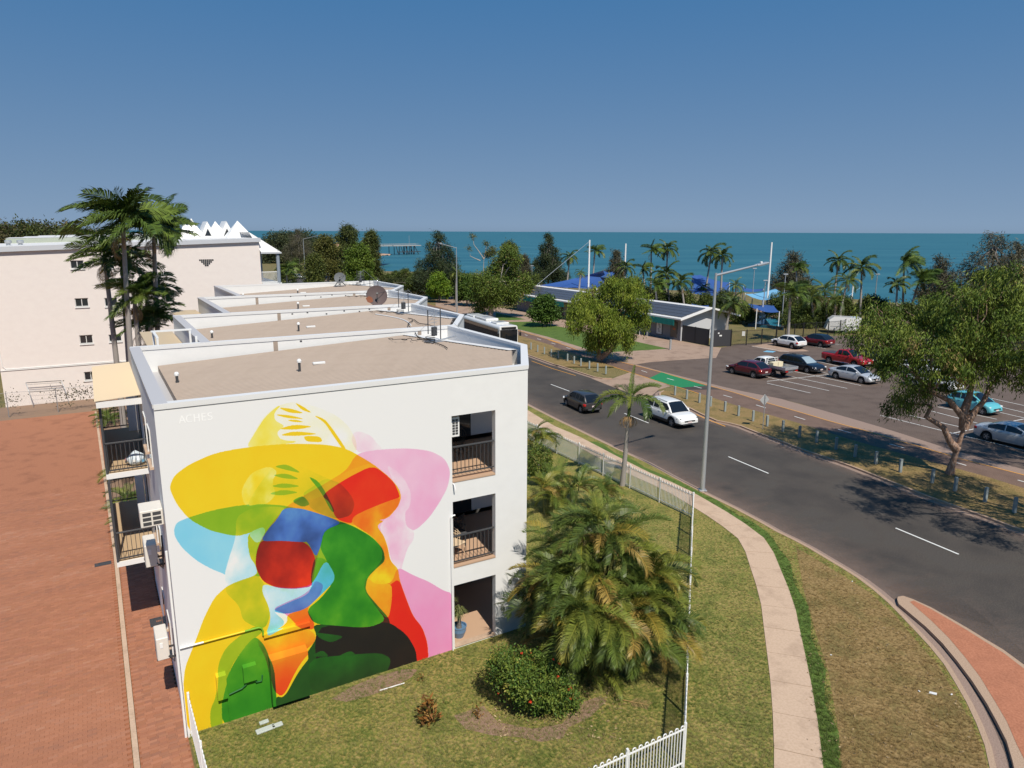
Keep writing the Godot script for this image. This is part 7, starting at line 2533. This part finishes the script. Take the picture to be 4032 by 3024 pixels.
		tree("she_oak", q[6], f, [[Vector3.ZERO, Vector3(.2, h * .4, 0), Vector3(0, h * .85, 0)]], .26, lob, M.bark_grey, int(620 * (.35 + dark)), 28, .6, .09, .1, .7, cc, "", .3)
	# ---- background gums behind the flats' roofs
	var back_t := [["i", 880, 80, 170, 540, 165.0, "tawny gum with white branches behind the flats' last roof", [Color(.068, .078, .018), Color(.155, .145, .036)]], ["i", 1150, -40, 200, 600, 175.0, "tall dark gum behind the satellite dish on the last roof", [Color(.045, .065, .020), Color(.110, .125, .032)]], ["i", 1300, 180, 200, 600, 150.0, "bright weeping gum before the tall dark one", [Color(.065, .115, .014), Color(.150, .205, .028)]], ["i", 1450, 40, 120, 500, 170.0, "gum leaning over the sea beside the jetty", [Color(.050, .070, .018), Color(.11, .12, .03)]], ["i", 740, 330, 110, 600, 150.0, "dark low gum beside the far street lamp", [Color(.055, .078, .018), Color(.13, .14, .032)]], ["j", 1270, 190, 120, 480, 140.0, "dense olive gum behind the drooping park gum", [Color(.055, .078, .018), Color(.13, .145, .030)]]]
	for q in back_t:
		var top := vd(q[0], q[1], q[2], q[5])
		f = Vector3(top.x, 0, top.z)
		var w := px_m(q[0], q[3], f)
		lob = []
		var h := top.y
		for i in 12:
			var an := i * 2.4
			var k := float(i) / 11.0
			lob.append([Vector3(cos(an) * w * .6 * (1.0 - .5 * k), lerpf(h * .34, h - w * .28, k), sin(an) * w * .6 * (1.0 - .5 * k)), w * rng.randf_range(.26, .42)])
		tree("gum_tree", q[6], f, [[Vector3.ZERO, Vector3(.3, h * .3, 0), Vector3(-.3, h * .6, .2)]], .3, lob, M.bark_pale, 760, 28, .44, .15, .4, .9, q[7], "", .35)
	# ---- scrub: shrubs along the shore and the woods to the left
	var shrubs := []
	for q in [["i", 1640, 560, 60, 190.0], ["i", 1760, 520, 45, 200.0], ["i", 1870, 500, 80, 190.0], ["i", 2060, 470, 80, 170.0], ["i", 2160, 450, 70, 165.0], ["j", 140, 470, 70, 150.0], ["j", 420, 470, 110, 148.0], ["j", 850, 480, 90, 145.0], ["m", 830, 560, 45, 128.0], ["m", 960, 580, 45, 126.0], ["j", 60, 520, 60, 150.0], ["i", 480, 360, 110, 200.0], ["i", 380, 420, 90, 180.0], ["m", 1200, 590, 50, 118.0], ["m", 1400, 590, 70, 112.0]]:
		shrubs.append(q)
	for i in shrubs.size():
		var q = shrubs[i]
		var top := vd(q[0], q[1], q[2] - q[3] * .5, q[4])
		f = Vector3(top.x, 0, top.z)
		var w := px_m(q[0], q[3], f)
		lob = [[Vector3(0, maxf(1.0, top.y * .55), 0), w], [Vector3(w * .8, maxf(.8, top.y * .4), .3), w * .75], [Vector3(-w * .8, maxf(.8, top.y * .42), -.3), w * .75]]
		tree("shore_shrub", "bushy green shrub in the scrub along the cliff edge", f, [[Vector3.ZERO, Vector3(0, 1.0, 0), Vector3(0, maxf(1.2, top.y * .5), 0)]], .10, lob, M.bark_grey, 150, 26, .34, .16, .15, .6, [Color(.045, .070, .016), Color(.11, .135, .028)], "shrubs along the cliff edge")
	# woods beyond the pink building
	for i in 26:
		var x := -30.0 + i * 26.0
		var q := vd("n", x * 3.4, 470 + 40 * sin(i * 1.9), 150.0 + (i % 5) * 16.0)
		if x * 3.4 > 1150: q = vd("n", x * 3.4, 575, 190.0)
		f = Vector3(q.x, 0, q.z)
		var h := q.y
		var w := rng.randf_range(3.5, 5.5)
		lob = [[Vector3(0, h - w * .7, 0), w], [Vector3(w * .8, h - w * 1.1, 1), w * .8], [Vector3(-w * .8, h - w * 1.0, -1), w * .8], [Vector3(0, h - w * 1.6, 2), w]]
		tree("wood_tree", "olive green tree of the woods beyond the pink building", f, [[Vector3.ZERO, Vector3(0, h * .3, 0), Vector3(0, h * .6, 0)]], .2, lob, M.bark_grey, 240, 22, .55, .22, .15, 1.0, [Color(.035, .050, .014), Color(.10, .115, .026)] if i % 3 else [Color(.070, .060, .025), Color(.13, .105, .04)], "woods beyond the pink building")
	# dark woods on the headland beside the jetty
	for i in 12:
		var q := vd("i", 250 + i * 38, 70 + 26 * sin(i * 2.3), 330.0 + (i % 3) * 25.0)
		f = Vector3(q.x, 0, q.z)
		var h := q.y
		var w := rng.randf_range(5.5, 8.0)
		lob = [[Vector3(0, h - w * .7, 0), w], [Vector3(w * .8, h - w * 1.1, 1), w * .8], [Vector3(-w * .8, h - w, -1), w * .8], [Vector3(0, h - w * 1.7, 2), w]]
		tree("wood_tree", "dark tree of the woods on the headland by the orange rocks", f, [[Vector3.ZERO, Vector3(0, h * .3, 0), Vector3(0, h * .6, 0)]], .3, lob, M.bark_grey, 220, 20, .9, .4, .1, 1.6, [Color(.032, .045, .020), Color(.078, .088, .034)], "woods on the headland")
	# hedge beside the park path
	f = zp("j", 120, 830)
	lob = []
	for i in 7: lob.append([Vector3(i * 2.2 - 7.0, 2.4, -i * .8), 2.0])
	for i in 7: lob.append([Vector3(i * 2.2 - 7.0, 1.0, -i * .8), 1.8])
	tree("hedge", "dark clipped hedge beside the white electrical cabinet", f, [[Vector3.ZERO, Vector3(0, 1, 0), Vector3(0, 1.8, 0)]], .12, lob, M.bark_grey, 520, 26, .30, .14, .0, .6, [Color(.028, .040, .012), Color(.075, .080, .022)], "", .5)
	# ---- palms of the pool grounds and the shore: [key, crown x, y, reach px, distance, tone]
	var cp := [["k", 770, 200, 120, 150.0, "coconut palm left of the tall white mast"], ["k", 1080, 130, 140, 140.0, "coconut palm just right of the tall white mast"], ["k", 905, 400, 85, 112.0, "small bright palm before the big blue shade sail"], ["k", 1785, 120, 150, 118.0, "tall royal palm left of the pair above the pool building"], ["k", 1985, 100, 150, 120.0, "tall royal palm right of the pair above the pool building"], ["l", 790, 150, 170, 122.0, "coconut palm left of the pair behind the street lamp's top"], ["l", 930, 190, 160, 116.0, "coconut palm right of the pair behind the street lamp's top"],
		["k", 1460, 330, 150, 112.0, "dark palm before the second white mast"], ["k", 1680, 350, 140, 108.0, "dark palm in the cluster behind the weeping tree"], ["l", 240, 420, 200, 104.0, "dark palm in the cluster behind the solar panels"], ["l", 420, 520, 170, 102.0, "leaning dark palm at the right of the cluster behind the solar panels"], ["l", 100, 560, 160, 100.0, "low palm in the cluster behind the solar panels"], ["l", 690, 580, 90, 112.0, "small palm before the ridged blue shade sail"], ["l", 1100, 560, 120, 108.0, "leafy palm beside the low blue sail"], ["l", 1040, 780, 210, 92.0, "shaggy palm with brown hanging fronds over the black screen"], ["l", 1780, 660, 240, 92.0, "large coconut palm with arching yellow green fronds beside the pool"],
		["m", 195, 360, 100, 124.0, "coconut palm before the grey green she-oak"], ["m", 565, 290, 110, 126.0, "coconut palm with a curved trunk against the sea"], ["m", 775, 350, 135, 118.0, "coconut palm with ragged greyish fronds against the sea"], ["m", 1150, 310, 160, 116.0, "tallest coconut palm of the group before the grey she-oaks"], ["m", 1275, 470, 160, 108.0, "leaning coconut palm with spread fronds before the grey she-oaks"], ["m", 1090, 500, 100, 114.0, "small coconut palm of the group before the grey she-oaks"], ["m", 640, 470, 120, 106.0, "bright yellow green palm behind the trailer"], ["m", 450, 560, 150, 102.0, "leafy palm in the thicket left of the trailer"], ["m", 330, 620, 140, 100.0, "dense palm in the thicket beside the pool"], ["m", 540, 650, 120, 100.0, "bushy palm in the thicket above the trailer"],
		["i", 400, 520, 150, 128.0, "palm with long fronds beside the pink building's verandah"], ["j", 620, 560, 110, 128.0, "grey green palm behind the bright round tree"]]
	for q in cp:
		var far: float = q[4] + (6.0 if q[4] < 95.0 else (14.0 if q[4] < 113.0 else 6.0))
		var top := vd(q[0], q[1], q[2], far)
		f = Vector3(top.x + rng.randf_range(-.9, .9), 0, top.z + rng.randf_range(-.5, .5))
		var l := px_m(q[0], q[3], f) * 1.12
		top.y -= l * .15
		palm(q[5], f, top, .17, l, 15, "cane" if q[5].contains("bright") or q[5].contains("leafy") or q[5].contains("dense") or q[5].contains("bushy") else ("coco_w" if rng.randf() < .35 else "coco"), "", 3 if q[5].contains("shaggy") else 1, -.3)
	# thickets under those palms
	for q in [["l", 150, 700, 120, 103.0], ["l", 480, 700, 110, 103.0], ["m", 360, 740, 90, 103.0], ["m", 200, 790, 70, 102.0], ["m", 500, 690, 60, 106.0], ["m", 620, 650, 60, 108.0], ["l", 330, 740, 110, 104.0], ["l", 1180, 860, 110, 100.0], ["l", 1900, 940, 160, 99.0], ["l", 2050, 840, 160, 101.0], ["k", 1800, 640, 150, 106.0], ["k", 1560, 560, 140, 114.0], ["k", 1280, 600, 110, 112.0], ["l", 720, 720, 90, 106.0], ["l", 960, 700, 110, 104.0], ["m", 260, 700, 100, 104.0], ["m", 860, 640, 60, 122.0], ["m", 60, 640, 90, 106.0], ["j", 1560, 640, 110, 128.0], ["j", 1180, 640, 120, 132.0]]:
		var top := vd(q[0], q[1], q[2], q[4] + (15.0 if q[4] < 113.0 else 4.0))
		f = Vector3(top.x, 0, top.z)
		var w := px_m(q[0], q[3], f)
		lob = [[Vector3(0, maxf(.8, top.y), 0), w], [Vector3(w * .7, maxf(.7, top.y * .6), .2), w * .8], [Vector3(-w * .7, maxf(.7, top.y * .6), -.2), w * .8]]
		tree("garden_shrub", "dense dark shrub under the palms of the pool grounds", f, [[Vector3.ZERO, Vector3(0, .6, 0), Vector3(0, maxf(.9, top.y * .6), 0)]], .08, lob, M.bark_grey, 220, 26, .30, .12, .3, .5, [Color(.045, .070, .016), Color(.12, .145, .028)], "shrubs under the pool palms")
	# neighbours of the big gum just outside the picture: their shade falls on the road
	for q in [[29.5, -28.0, "gum tree further along the verge, its shade falling across the road"], [36.0, -36.5, "gum tree in the car park's corner behind the big one"]]:
		f = Vector3(q[0], .1, q[1])
		lob = []
		for i in 11:
			var an := i * 2.4
			lob.append([Vector3((-3.4 if q[0] < 30 else 0.0) + cos(an) * 4.2 * sqrt(i / 10.0), 9.8 + 1.3 * sin(i * 1.7), -.8 + sin(an) * 4.4 * sqrt(i / 10.0)), rng.randf_range(1.2, 1.9)])
		tree("gum_tree", q[2], f, [[Vector3.ZERO, Vector3(.2, 2.0, 0), Vector3(-.2, 4.2, .2)]], .3, lob, M.bark_gum, 420, 60, .22, .055, .6, .42, gumc, "", .35)

# ---------------------------------------------------------------- small things on and around the flats
func clutter() -> void:
	var X := Transform3D(Basis(Vector3.UP, BROT), BPOS)
	var at := func(u, y, w): return X * Vector3(u, y, -w)
	# air conditioners on the driveway side
	for q in [["split", 2.0, 4.40, "cream air conditioner unit on the driveway wall at the middle storey"], ["split", 1.1, 1.92, "cream air conditioner unit low on the driveway wall near the painted corner"]]:
		var T := thing("air_conditioner", q[3], "air conditioner", at.call(-.36, q[2], q[1] + .42), BROT)
		var mb := MB.new()
		mb.box(Vector3(-.14, 0, -.42), Vector3(.18, .68, .42), .02)
		part("case", mb.done(), M.ac_cream if M.has("ac_cream") else mat("ac_cream", .70, .66, .60, .5), T)
		mb = MB.new()
		mb.box(Vector3(-.155, .06, -.12), Vector3(-.141, .62, .36), .004)
		var g := part("fan_grille", mb.done(), M.grey_metal, T)
		mb = MB.new()
		mb.box(Vector3(-.05, .38, .421), Vector3(.03, .54, .432), .003)
		part("service_panel", mb.done(), M.white_metal, T)
		mb = MB.new()
		for z in [-.3, .3]: mb.box(Vector3(-.16, -.05, z - .02), Vector3(.355, -.001, z + .02))
		part("bracket", mb.done(), M.charcoal, T)
		mb = MB.new()
		mb.tube([Vector3(.15, .1, .43), Vector3(.28, -.1, .46), Vector3(.32, .3, .44), Vector3(.33, .9, .40)], [.022, .022, .022, .022], 6)
		part("pipe", mb.done(), M.charcoal, T)
	var T2 := thing("air_conditioner", "old window air conditioner with open grille sticking out of the driveway wall", "air conditioner", at.call(-.30, 6.2, .85), BROT)
	var mb := MB.new()
	mb.box(Vector3(-.26, 0, -.36), Vector3(.29, .46, .36), .015)
	part("case", mb.done(), M.ac_cream, T2)
	for i in 3:
		for k in 2:
			mb = MB.new()
			mb.box(Vector3(-.20 + k * .24, .05 + i * .13, .361), Vector3(.0 + k * .24, .14 + i * .13, .368))
			part("louvre", mb.done(), M.charcoal, T2)
	# air conditioner in the top opening
	var T3 := thing("air_conditioner", "white air conditioner with square grille hung in the top balcony opening", "air conditioner", at.call(8.52, 7.45, .34), BROT)
	mb = MB.new()
	mb.box(Vector3(-.20, 0, -.09), Vector3(.16, .66, .12), .015)
	part("case", mb.done(), M.white_metal, T3)
	for i in 6:
		for k in 2:
			mb = MB.new()
			mb.box(Vector3(-.10 + k * .11, .08 + i * .088, .121), Vector3(-.01 + k * .11, .15 + i * .088, .126))
			part("louvre", mb.done(), M.charcoal, T3)
	# balcony furniture
	var egg := thing("lounge_chair", "black string egg chair in the top balcony opening", "chair", at.call(9.5, 6.13, 1.8), BROT)
	mb = MB.new()
	for i in 18:
		var an := TAU * i / 18
		mb.rod(Vector3(0, .42, .05), Vector3(cos(an) * .42, .62 + sin(an) * .42, -.10 + .30 * cos(an * .5) * -1.0), .008, 4)
	var loop := []; var lr := []
	for i in 19:
		var an := TAU * i / 18
		loop.append(Vector3(cos(an) * .42, .62 + sin(an) * .42, -.10 + .30 * cos(an * .5) * -1.0)); lr.append(.014)
	mb.tube(loop, lr, 6)
	part("seat", mb.done(), M.black, egg)
	for q in [[-.3, .25], [.3, .25], [0, -.35]]:
		mb = MB.new()
		mb.rod(Vector3(0, .42, 0), Vector3(q[0], 0, q[1]), .012, 5)
		part("leg", mb.done(), M.black, egg)
	for q in [[8.75, 3.08, .95, "pale wicker armchair with a cloth in the middle balcony opening", M.wicker, .4], [9.4, 3.08, 2.2, "dark wicker armchair at the back of the middle balcony opening", M.charcoal, -2.6]]:
		var ch := thing("wicker_chair", q[3], "chair", at.call(q[0], q[1], q[2]), BROT + q[5])
		mb = MB.new()
		mb.box(Vector3(-.3, .36, -.3), Vector3(.3, .42, .3), .02)
		part("seat", mb.done(), q[4], ch)
		mb = MB.new()
		for i in 13:
			var an := PI * i / 12
			var p := Vector3(cos(an) * .32, 0, -sin(an) * .32)
			var h := .62 + .30 * sin(an)
			mb.rod(p + Vector3(0, .40, 0), p * 1.12 + Vector3(0, h, 0), .012, 4)
			if i < 12:
				var an2 := PI * (i + 1) / 12
				var p2 := Vector3(cos(an2) * .32, 0, -sin(an2) * .32)
				for k in 4:
					var f := .25 + .25 * k
					mb.rod((p + Vector3(0, .40, 0)).lerp(p * 1.12 + Vector3(0, h, 0), f), (p2 + Vector3(0, .40, 0)).lerp(p2 * 1.12 + Vector3(0, .62 + .30 * sin(an2), 0), f), .012, 4)
		part("backrest", mb.done(), q[4], ch)
		for x in [-.26, .26]:
			for z in [-.26, .26]:
				mb = MB.new()
				mb.rod(Vector3(x, 0, z), Vector3(x, .38, z), .018, 6)
				part("leg", mb.done(), q[4], ch)
	var tb := thing("side_table", "small dark table at the back of the middle balcony opening", "table", at.call(9.15, 3.06, 1.6), BROT)
	mb = MB.new()
	mb.box(Vector3(-.3, .48, -.3), Vector3(.3, .52, .3), .01)
	part("table_top", mb.done(), M.charcoal, tb)
	for x in [-.25, .25]:
		for z in [-.25, .25]:
			mb = MB.new()
			mb.rod(Vector3(x, 0, z), Vector3(x, .48, z), .02, 6)
			part("leg", mb.done(), M.charcoal, tb)
	# potted plants in the ground floor opening
	for q in [[8.72, .55, "pot_blue", .26, .42, "ponytail palm in a light blue glazed pot in the ground floor opening", .95], [8.42, .75, "pot_green", .22, .46, "green pot with tan lower half holding a tall spiky plant behind the blue pot", 1.45]]:
		var pp := thing("potted_plant", q[5], "plant", at.call(q[0], .152, q[1]), BROT)
		mb = MB.new()
		var r: float = q[3]; var h: float = q[4]
		mb.lathe([Vector2(0, 0), Vector2(r * .62, 0), Vector2(r * .98, h * .55), Vector2(r, h * .85), Vector2(r * 1.06, h * .92), Vector2(r * 1.06, h), Vector2(r * .92, h), Vector2(r * .9, h * .8), Vector2(0, h * .8)], Transform3D(), 20)
		part("pot", mb.done(), M[q[2]], pp)
		mb = MB.new()
		mb.tube([Vector3(0, h * .8, 0), Vector3(.02, h + .1, 0), Vector3(0, q[6], 0)], [.11, .07, .04], 8)
		part("trunk", mb.done(), M.bark_grey, pp)
		mb = MB.new()
		mb.use_c = true
		for i in 150:
			var d := rand_dir()
			d.y = d.y * .7 + .35
			d = d.normalized()
			mb.col = Color(.09, .12, .03).lerp(Color(.22, .22, .09), rng.randf()) * rng.randf_range(.7, 1.2)
			mb.col.a = 1
			var o := Vector3(0, q[6], 0)
			var m := o + d * .22
			var e := o + Vector3(d.x, 0, d.z) * .40 + Vector3(0, d.y * .22 - .10, 0)
			var s := d.cross(Vector3.UP).normalized() * .010
			mb.tri(o - s, o + s, m + s); mb.tri(o - s, m + s, m - s); mb.tri(m - s, m + s, e)
		part("leaves", mb.done(), M.leaf, pp)
	# bag of washing on the upper driveway balcony
	var wb := thing("laundry_bag", "pale patterned plastic bag of washing on the upper driveway balcony", "bag", at.call(-.32, 6.075, 6.75), BROT)
	mb = MB.new()
	var g := []
	for i in 11:
		var row := []
		for j in 17:
			var an := TAU * j / 16; var k := i / 10.0
			var rr := .30 * sin(PI * pow(k, .75)) * (1.0 + .14 * sin(an * 3 + i) + .08 * cos(an * 5))
			row.append(Vector3(cos(an) * rr, .55 * k, sin(an) * rr * .8))
		g.append(row)
	mb.grid(g)
	part("bag", mb.done(), M.bag, wb)
	for i in 7:
		mb = MB.new()
		var an := i * .9
		mb.box(Vector3(-.05, -.04, -.004), Vector3(.05, .04, .004), 0.0, Transform3D(Basis(Vector3.UP, PI / 2 - an), Vector3(cos(an) * .33, .15 + .05 * (i % 4), sin(an) * .27)))
		part("patch", mb.done(), [mat("patch_pink", .62, .34, .42, .6), M.sail_light, M.white_paint][i % 3], wb)
	# satellite dishes
	for q in [[13.9, 9.18 , 21.9, .62, M.dish_brown, "large brownish satellite dish with a rust patch on the roofs' far right", true], [17.2, 9.36, 39.9, .46, mat("dish_grey", .13, .14, .15, .8), "grey satellite dish on the last roof", false]]:
		var D := thing("satellite_dish", q[5], "satellite dish", at.call(q[0], q[1], q[2]), .25)
		mb = MB.new()
		var R: float = q[3]
		var tilt := Basis(Vector3.RIGHT, PI / 2 - .38)
		var hc := Vector3(0, R * 1.42, 0)
		var pr := []
		for i in 9:
			var rr := R * i / 8.0
			pr.append(Vector2(rr, rr * rr / R * .22))
		var x := Transform3D(tilt, hc - tilt * Vector3(0, .1, 0))
		mb.lathe(pr, x, 28)
		var back := []
		for p in pr: back.append(p - Vector2(0, .015))
		mb.lathe(back, x, 28)
		mb.lathe([Vector2(R, .22 * R), Vector2(R + .012, .22 * R - .01), Vector2(R, .22 * R - .02)], x, 28)
		var dish := part("reflector", mb.done(), q[4], D)
		if q[6]:
			mb = MB.new()
			var pts := PackedVector2Array()
			for i in 11: pts.append(Vector2(-.45 + cos(TAU * i / 11) * .2 * (1 + .25 * sin(i * 2.7)), -.25 + sin(TAU * i / 11) * .22))
			for i in 11:
				var pa := pts[i]; var pb := pts[(i + 1) % 11]; var pc := Vector2(-.45, -.25)
				var f := func(v: Vector2): return x * Vector3(v.x, (v.x * v.x + v.y * v.y) / R * .22 + .012, -v.y)
				mb.tri(f.call(pc), f.call(pa), f.call(pb))
			part("rust_patch", mb.done(), M.rust, dish)
		mb = MB.new()
		mb.rod(x * Vector3(0, .0, R * .9), x * Vector3(0, R * .75, 0), .02); mb.rod(x * Vector3(R * .8, .1, -R * .4), x * Vector3(0, R * .75, 0), .015)
		mb.lathe([Vector2(0, 0), Vector2(.06, 0), Vector2(.06, .14), Vector2(0, .14)], Transform3D(x.basis, x * Vector3(0, R * .72, 0)), 10)
		part("feed_arm", mb.done(), M.charcoal, D)
		for l in [Vector3(-.45, 0, .3), Vector3(.45, 0, .3), Vector3(0, 0, -.5)]:
			mb = MB.new()
			mb.rod(hc - Vector3(0, .12, .05), l, .035)
			part("leg", mb.done(), M.charcoal, D)
	# television aerials with their guy ropes and cables
	for q in [[11.2, 7.6, .66, "tall television aerial with two masts on the nearest roof"], [14.0, 17.9, .66, "television aerial beside the brown satellite dish"], [16.0, 28.2, .62, "television aerial behind the brown satellite dish"], [18.9, 39.6, .6, "television aerial at the far end of the last roof"]]:
		var A := thing("aerial", q[3], "aerial", at.call(q[0], 8.83 + (q[0] - SHIFT_U * floorf(q[1] / PITCH_W) - .86) * .048 + .028, q[1]), BROT + .2)
		for s in [-.32, .32]:
			mb = MB.new()
			mb.rod(Vector3(s, .35 if s < 0 else 0.0, 0), Vector3(s, 2.05 * q[2], 0), .022)
			part("mast", mb.done(), M.charcoal, A)
		mb = MB.new()
		for i in 7:
			var y: float = (.55 + i * .22) * q[2]
			mb.rod(Vector3(-.22, y, .0), Vector3(.22, y + .04 * (i % 2), .0), .008, 4)
			mb.rod(Vector3(0, y, -.2), Vector3(0, y, .2), .006, 4)
		mb.rod(Vector3(0, .4, 0), Vector3(0, 2.0 * q[2], 0), .012, 5)
		part("elements", mb.done(), M.galv, A)
		mb = MB.new()
		mb.box(Vector3(-.12, .25, -.08), Vector3(.10, .62, .08), .02)
		part("amplifier_box", mb.done(), M.charcoal, A)
		mb = MB.new()
		mb.rod(Vector3(.32, 1.3, 0), Vector3(1.5, .0, .6), .006, 4); mb.rod(Vector3(.32, 1.3, 0), Vector3(-.5, .0, -1.0), .006, 4); mb.rod(Vector3(.1, .05, .1), Vector3(1.3, .1, -.2), .03, 6)
		part("guy_rope", mb.done(), M.galv, A)
		mb = MB.new()
		var cpts := []; var crad := []
		for i in 26:
			cpts.append(Vector3(-.05 - .10 * i * .5 + .18 * sin(i * 1.1), .03 + .05 * absf(sin(i * .9)), -.05 * i + .25 * cos(i * .7) - .2)); crad.append(.012)
		mb.tube(cpts, crad, 5)
		cpts = []; crad = []
		for i in 22:
			var an := i * .9
			cpts.append(Vector3(-.25 + cos(an) * .22, .04 + .01 * i, .05 + sin(an) * .2)); crad.append(.012)
		mb.tube(cpts, crad, 5)
		part("cable", mb.done(), M.rubber, A)
		mb = MB.new()
		mb.box(Vector3(-.35, 0, -.3), Vector3(.35, .03, .3), .005)
		part("base_frame", mb.done(), M.grey_metal, A)
	# white hose across the second roof
	mb = MB.new()
	var hp := []; var hr := []
	for i in 14:
		var t := i / 13.0
		hp.append(Vector3(12.6 - .2 * t + .5 * sin(t * 3), 9.33, -(18.6 - 5.4 * t))); hr.append(.03)
	mb.tube(hp, hr, 6)
	solo("roof_hose", mb.done(), M.white_metal, "white conduit curving across the second roof near the aerial", "pipe", "", X)
	# black cable runs wandering over the roofs
	for q in [[[1060, 490, 1085, 545, 1130, 565, 1200, 590, 1270, 615, 1340, 640, 1380, 665], "black cable with clips leading to the tall aerial on the nearest roof"], [[1000, 375, 1050, 390, 1000, 430, 1020, 465, 1070, 490], "black cable dropping from the second roof's aerial to the wall"], [[1060, 390, 1110, 425, 1180, 435, 1250, 452, 1330, 472], "thin black cable along the second roof towards the tall aerial"], [[600, 150, 650, 155, 680, 180, 740, 197], "black cable leading to the brown dish"]]:
		mb = MB.new()
		var cp := []; var cr := []
		for i in range(0, q[0].size(), 2):
			cp.append(zp("h", q[0][i], q[0][i + 1], 9.39)); cr.append(.022)
		var c3 := Curve3D.new()
		for i in cp.size():
			var t: Vector3 = (cp[min(i + 1, cp.size() - 1)] - cp[max(i - 1, 0)]) / 6.0
			c3.add_point(cp[i], -t, t)
		var pts2 := []; var r2 := []
		for i in 31:
			pts2.append(c3.sample_baked(c3.get_baked_length() * i / 30.0)); r2.append(.02)
		mb.tube(pts2, r2, 5)
		solo("roof_cable", mb.done(), M.rubber, q[1], "cable")
	# concrete pieces and litter in the yard
	for q in [["d", 750, 1290, .26, .14, "small pale concrete block on the lawn, by itself"], ["d", 760, 1338, .52, .20, "longest of three pale concrete slabs on the lawn before the painted wall"], ["d", 838, 1310, .30, .17, "short pale concrete slab touching the longest one on the lawn"]]:
		mb = MB.new()
		mb.box(Vector3(-q[3] / 2, 0, -q[4] / 2), Vector3(q[3] / 2, .05, q[4] / 2), .012)
		var p := zp(q[0], q[1], q[2]) if false else zp("d", q[1], q[2])
		p.y = .1
		solo("paving_block", mb.done(), mat("block", .46, .50, .47, .9), q[5], "block", "", Transform3D(Basis(Vector3.UP, .6), p))
	mb = MB.new()
	mb.rod(Vector3(-.4, .02, 0), Vector3(.4, .02, .05), .018)
	var pp2 := zp("d", 1605, 1048)
	pp2.y = .1
	solo("white_stick", mb.done(), M.white_paint, "white stick lying on the bare soil before the painted wall", "stick", "", Transform3D(Basis(Vector3.UP, .55), pp2))
	for q in [["8", 1192, 1228, .10], ["8", 573, 993, .03], ["8", 1108, 1215, .035], ["8", 702, 542, .03], ["8", 1305, 1235, .035]]:
		mb = MB.new()
		mb.box(Vector3(-q[3], 0, -q[3] * .6), Vector3(q[3], .02, q[3] * .6), .006, Transform3D(Basis(Vector3.BACK, .12), Vector3.ZERO))
		var p := zp(q[0], q[1], q[2])
		p.y = .125
		solo("paper_scrap", mb.done(), M.white_paint, "largest white paper scrap on the dry verge" if q[3] > .05 else "tiny white paper scrap on the dry verge", "litter", "" if q[3] > .05 else "paper scraps on the verge", Transform3D(Basis(Vector3.UP, q[1] * .01), p))
	# dry leaves scattered over verge and soil
	mb = MB.new()
	mb.use_c = true
	for i in 1500:
		var p: Vector2
		if i % 3 == 0: p = xz(zp("8", rng.randf_range(420, 1450), rng.randf_range(380, 1640)))
		elif i % 3 == 1: p = xz(zp("7", rng.randf_range(-100, 700), rng.randf_range(1150, 1520)))
		else: p = xz(zp("6", rng.randf_range(300, 2100), rng.randf_range(1050, 1600)))
		if i % 3 == 0 and not Geometry2D.is_point_in_polygon(p, shifted(kerb_near, -.3) + PackedVector2Array([Vector2(4, -12)])): continue
		if i % 3 == 2 and not Geometry2D.is_point_in_polygon(p, median): continue
		mb.col = Color(.30, .20, .10).lerp(Color(.45, .34, .2), rng.randf()) * rng.randf_range(.5, 1.1)
		mb.col.a = 1
		leaf(mb, Vector3(p.x, .118 if i % 3 < 2 else .115, p.y), Vector3(cos(i * 1.0), rng.randf_range(0, .3), sin(i * 1.0)), rng.randf_range(.06, .13), .04)
	var lv := solo("leaf_litter", mb.done(), M.leaf, "dry brown leaves scattered over the verges and bare soil", "leaves")
	lv.set_meta("kind", "stuff")
	# white cabinet by the hedge
	var cb := zp("j", 175, 800)
	var C := thing("cabinet", "white electrical cabinet with scribbled paint beside the hedge", "cabinet", cb, .3)
	mb = MB.new()
	mb.box(Vector3(-1.0, .15, -.5), Vector3(1.0, 2.7, .5), .03)
	part("case", mb.done(), M.white_paint, C)
	mb = MB.new()
	mb.box(Vector3(-1.05, 0, -.55), Vector3(1.05, .15, .55))
	part("plinth", mb.done(), M.concrete, C)
	for i in 6:
		mb = MB.new()
		mb.rod(Vector3(-.6 + .2 * i, .5 + .15 * (i % 3), .505), Vector3(-.5 + .25 * i, 1.2 - .2 * (i % 2), .505), .03, 4)
		part("scribble", mb.done(), M.flower_red if i % 2 else M.charcoal, C)
	# white vans by the shore road behind the hedge
	for q in [["j", 230, 575, "long white caravan behind the hedge"], ["j", 420, 562, "white van behind the bright round tree"]]:
		var p := vd(q[0], q[1], q[2], 170.0)
		var V := thing("caravan", q[3], "caravan", Vector3(p.x, 0, p.z), .2)
		mb = MB.new()
		mb.box(Vector3(-3.4, .5, -1.1), Vector3(3.4, 2.9, 1.1), .15)
		part("body", mb.done(), M.paint_white, V)
		mb = MB.new()
		for x in [-2.0, 0.0, 2.0]: mb.box(Vector3(x - .6, 1.5, 1.101), Vector3(x + .6, 2.3, 1.115))
		part("window", mb.done(), M.glass, V)
		for x in [-.6, .6]:
			for z in [-1.0, 1.0]: wheel(V, Vector3(x, .34, z), .34, 1.0)
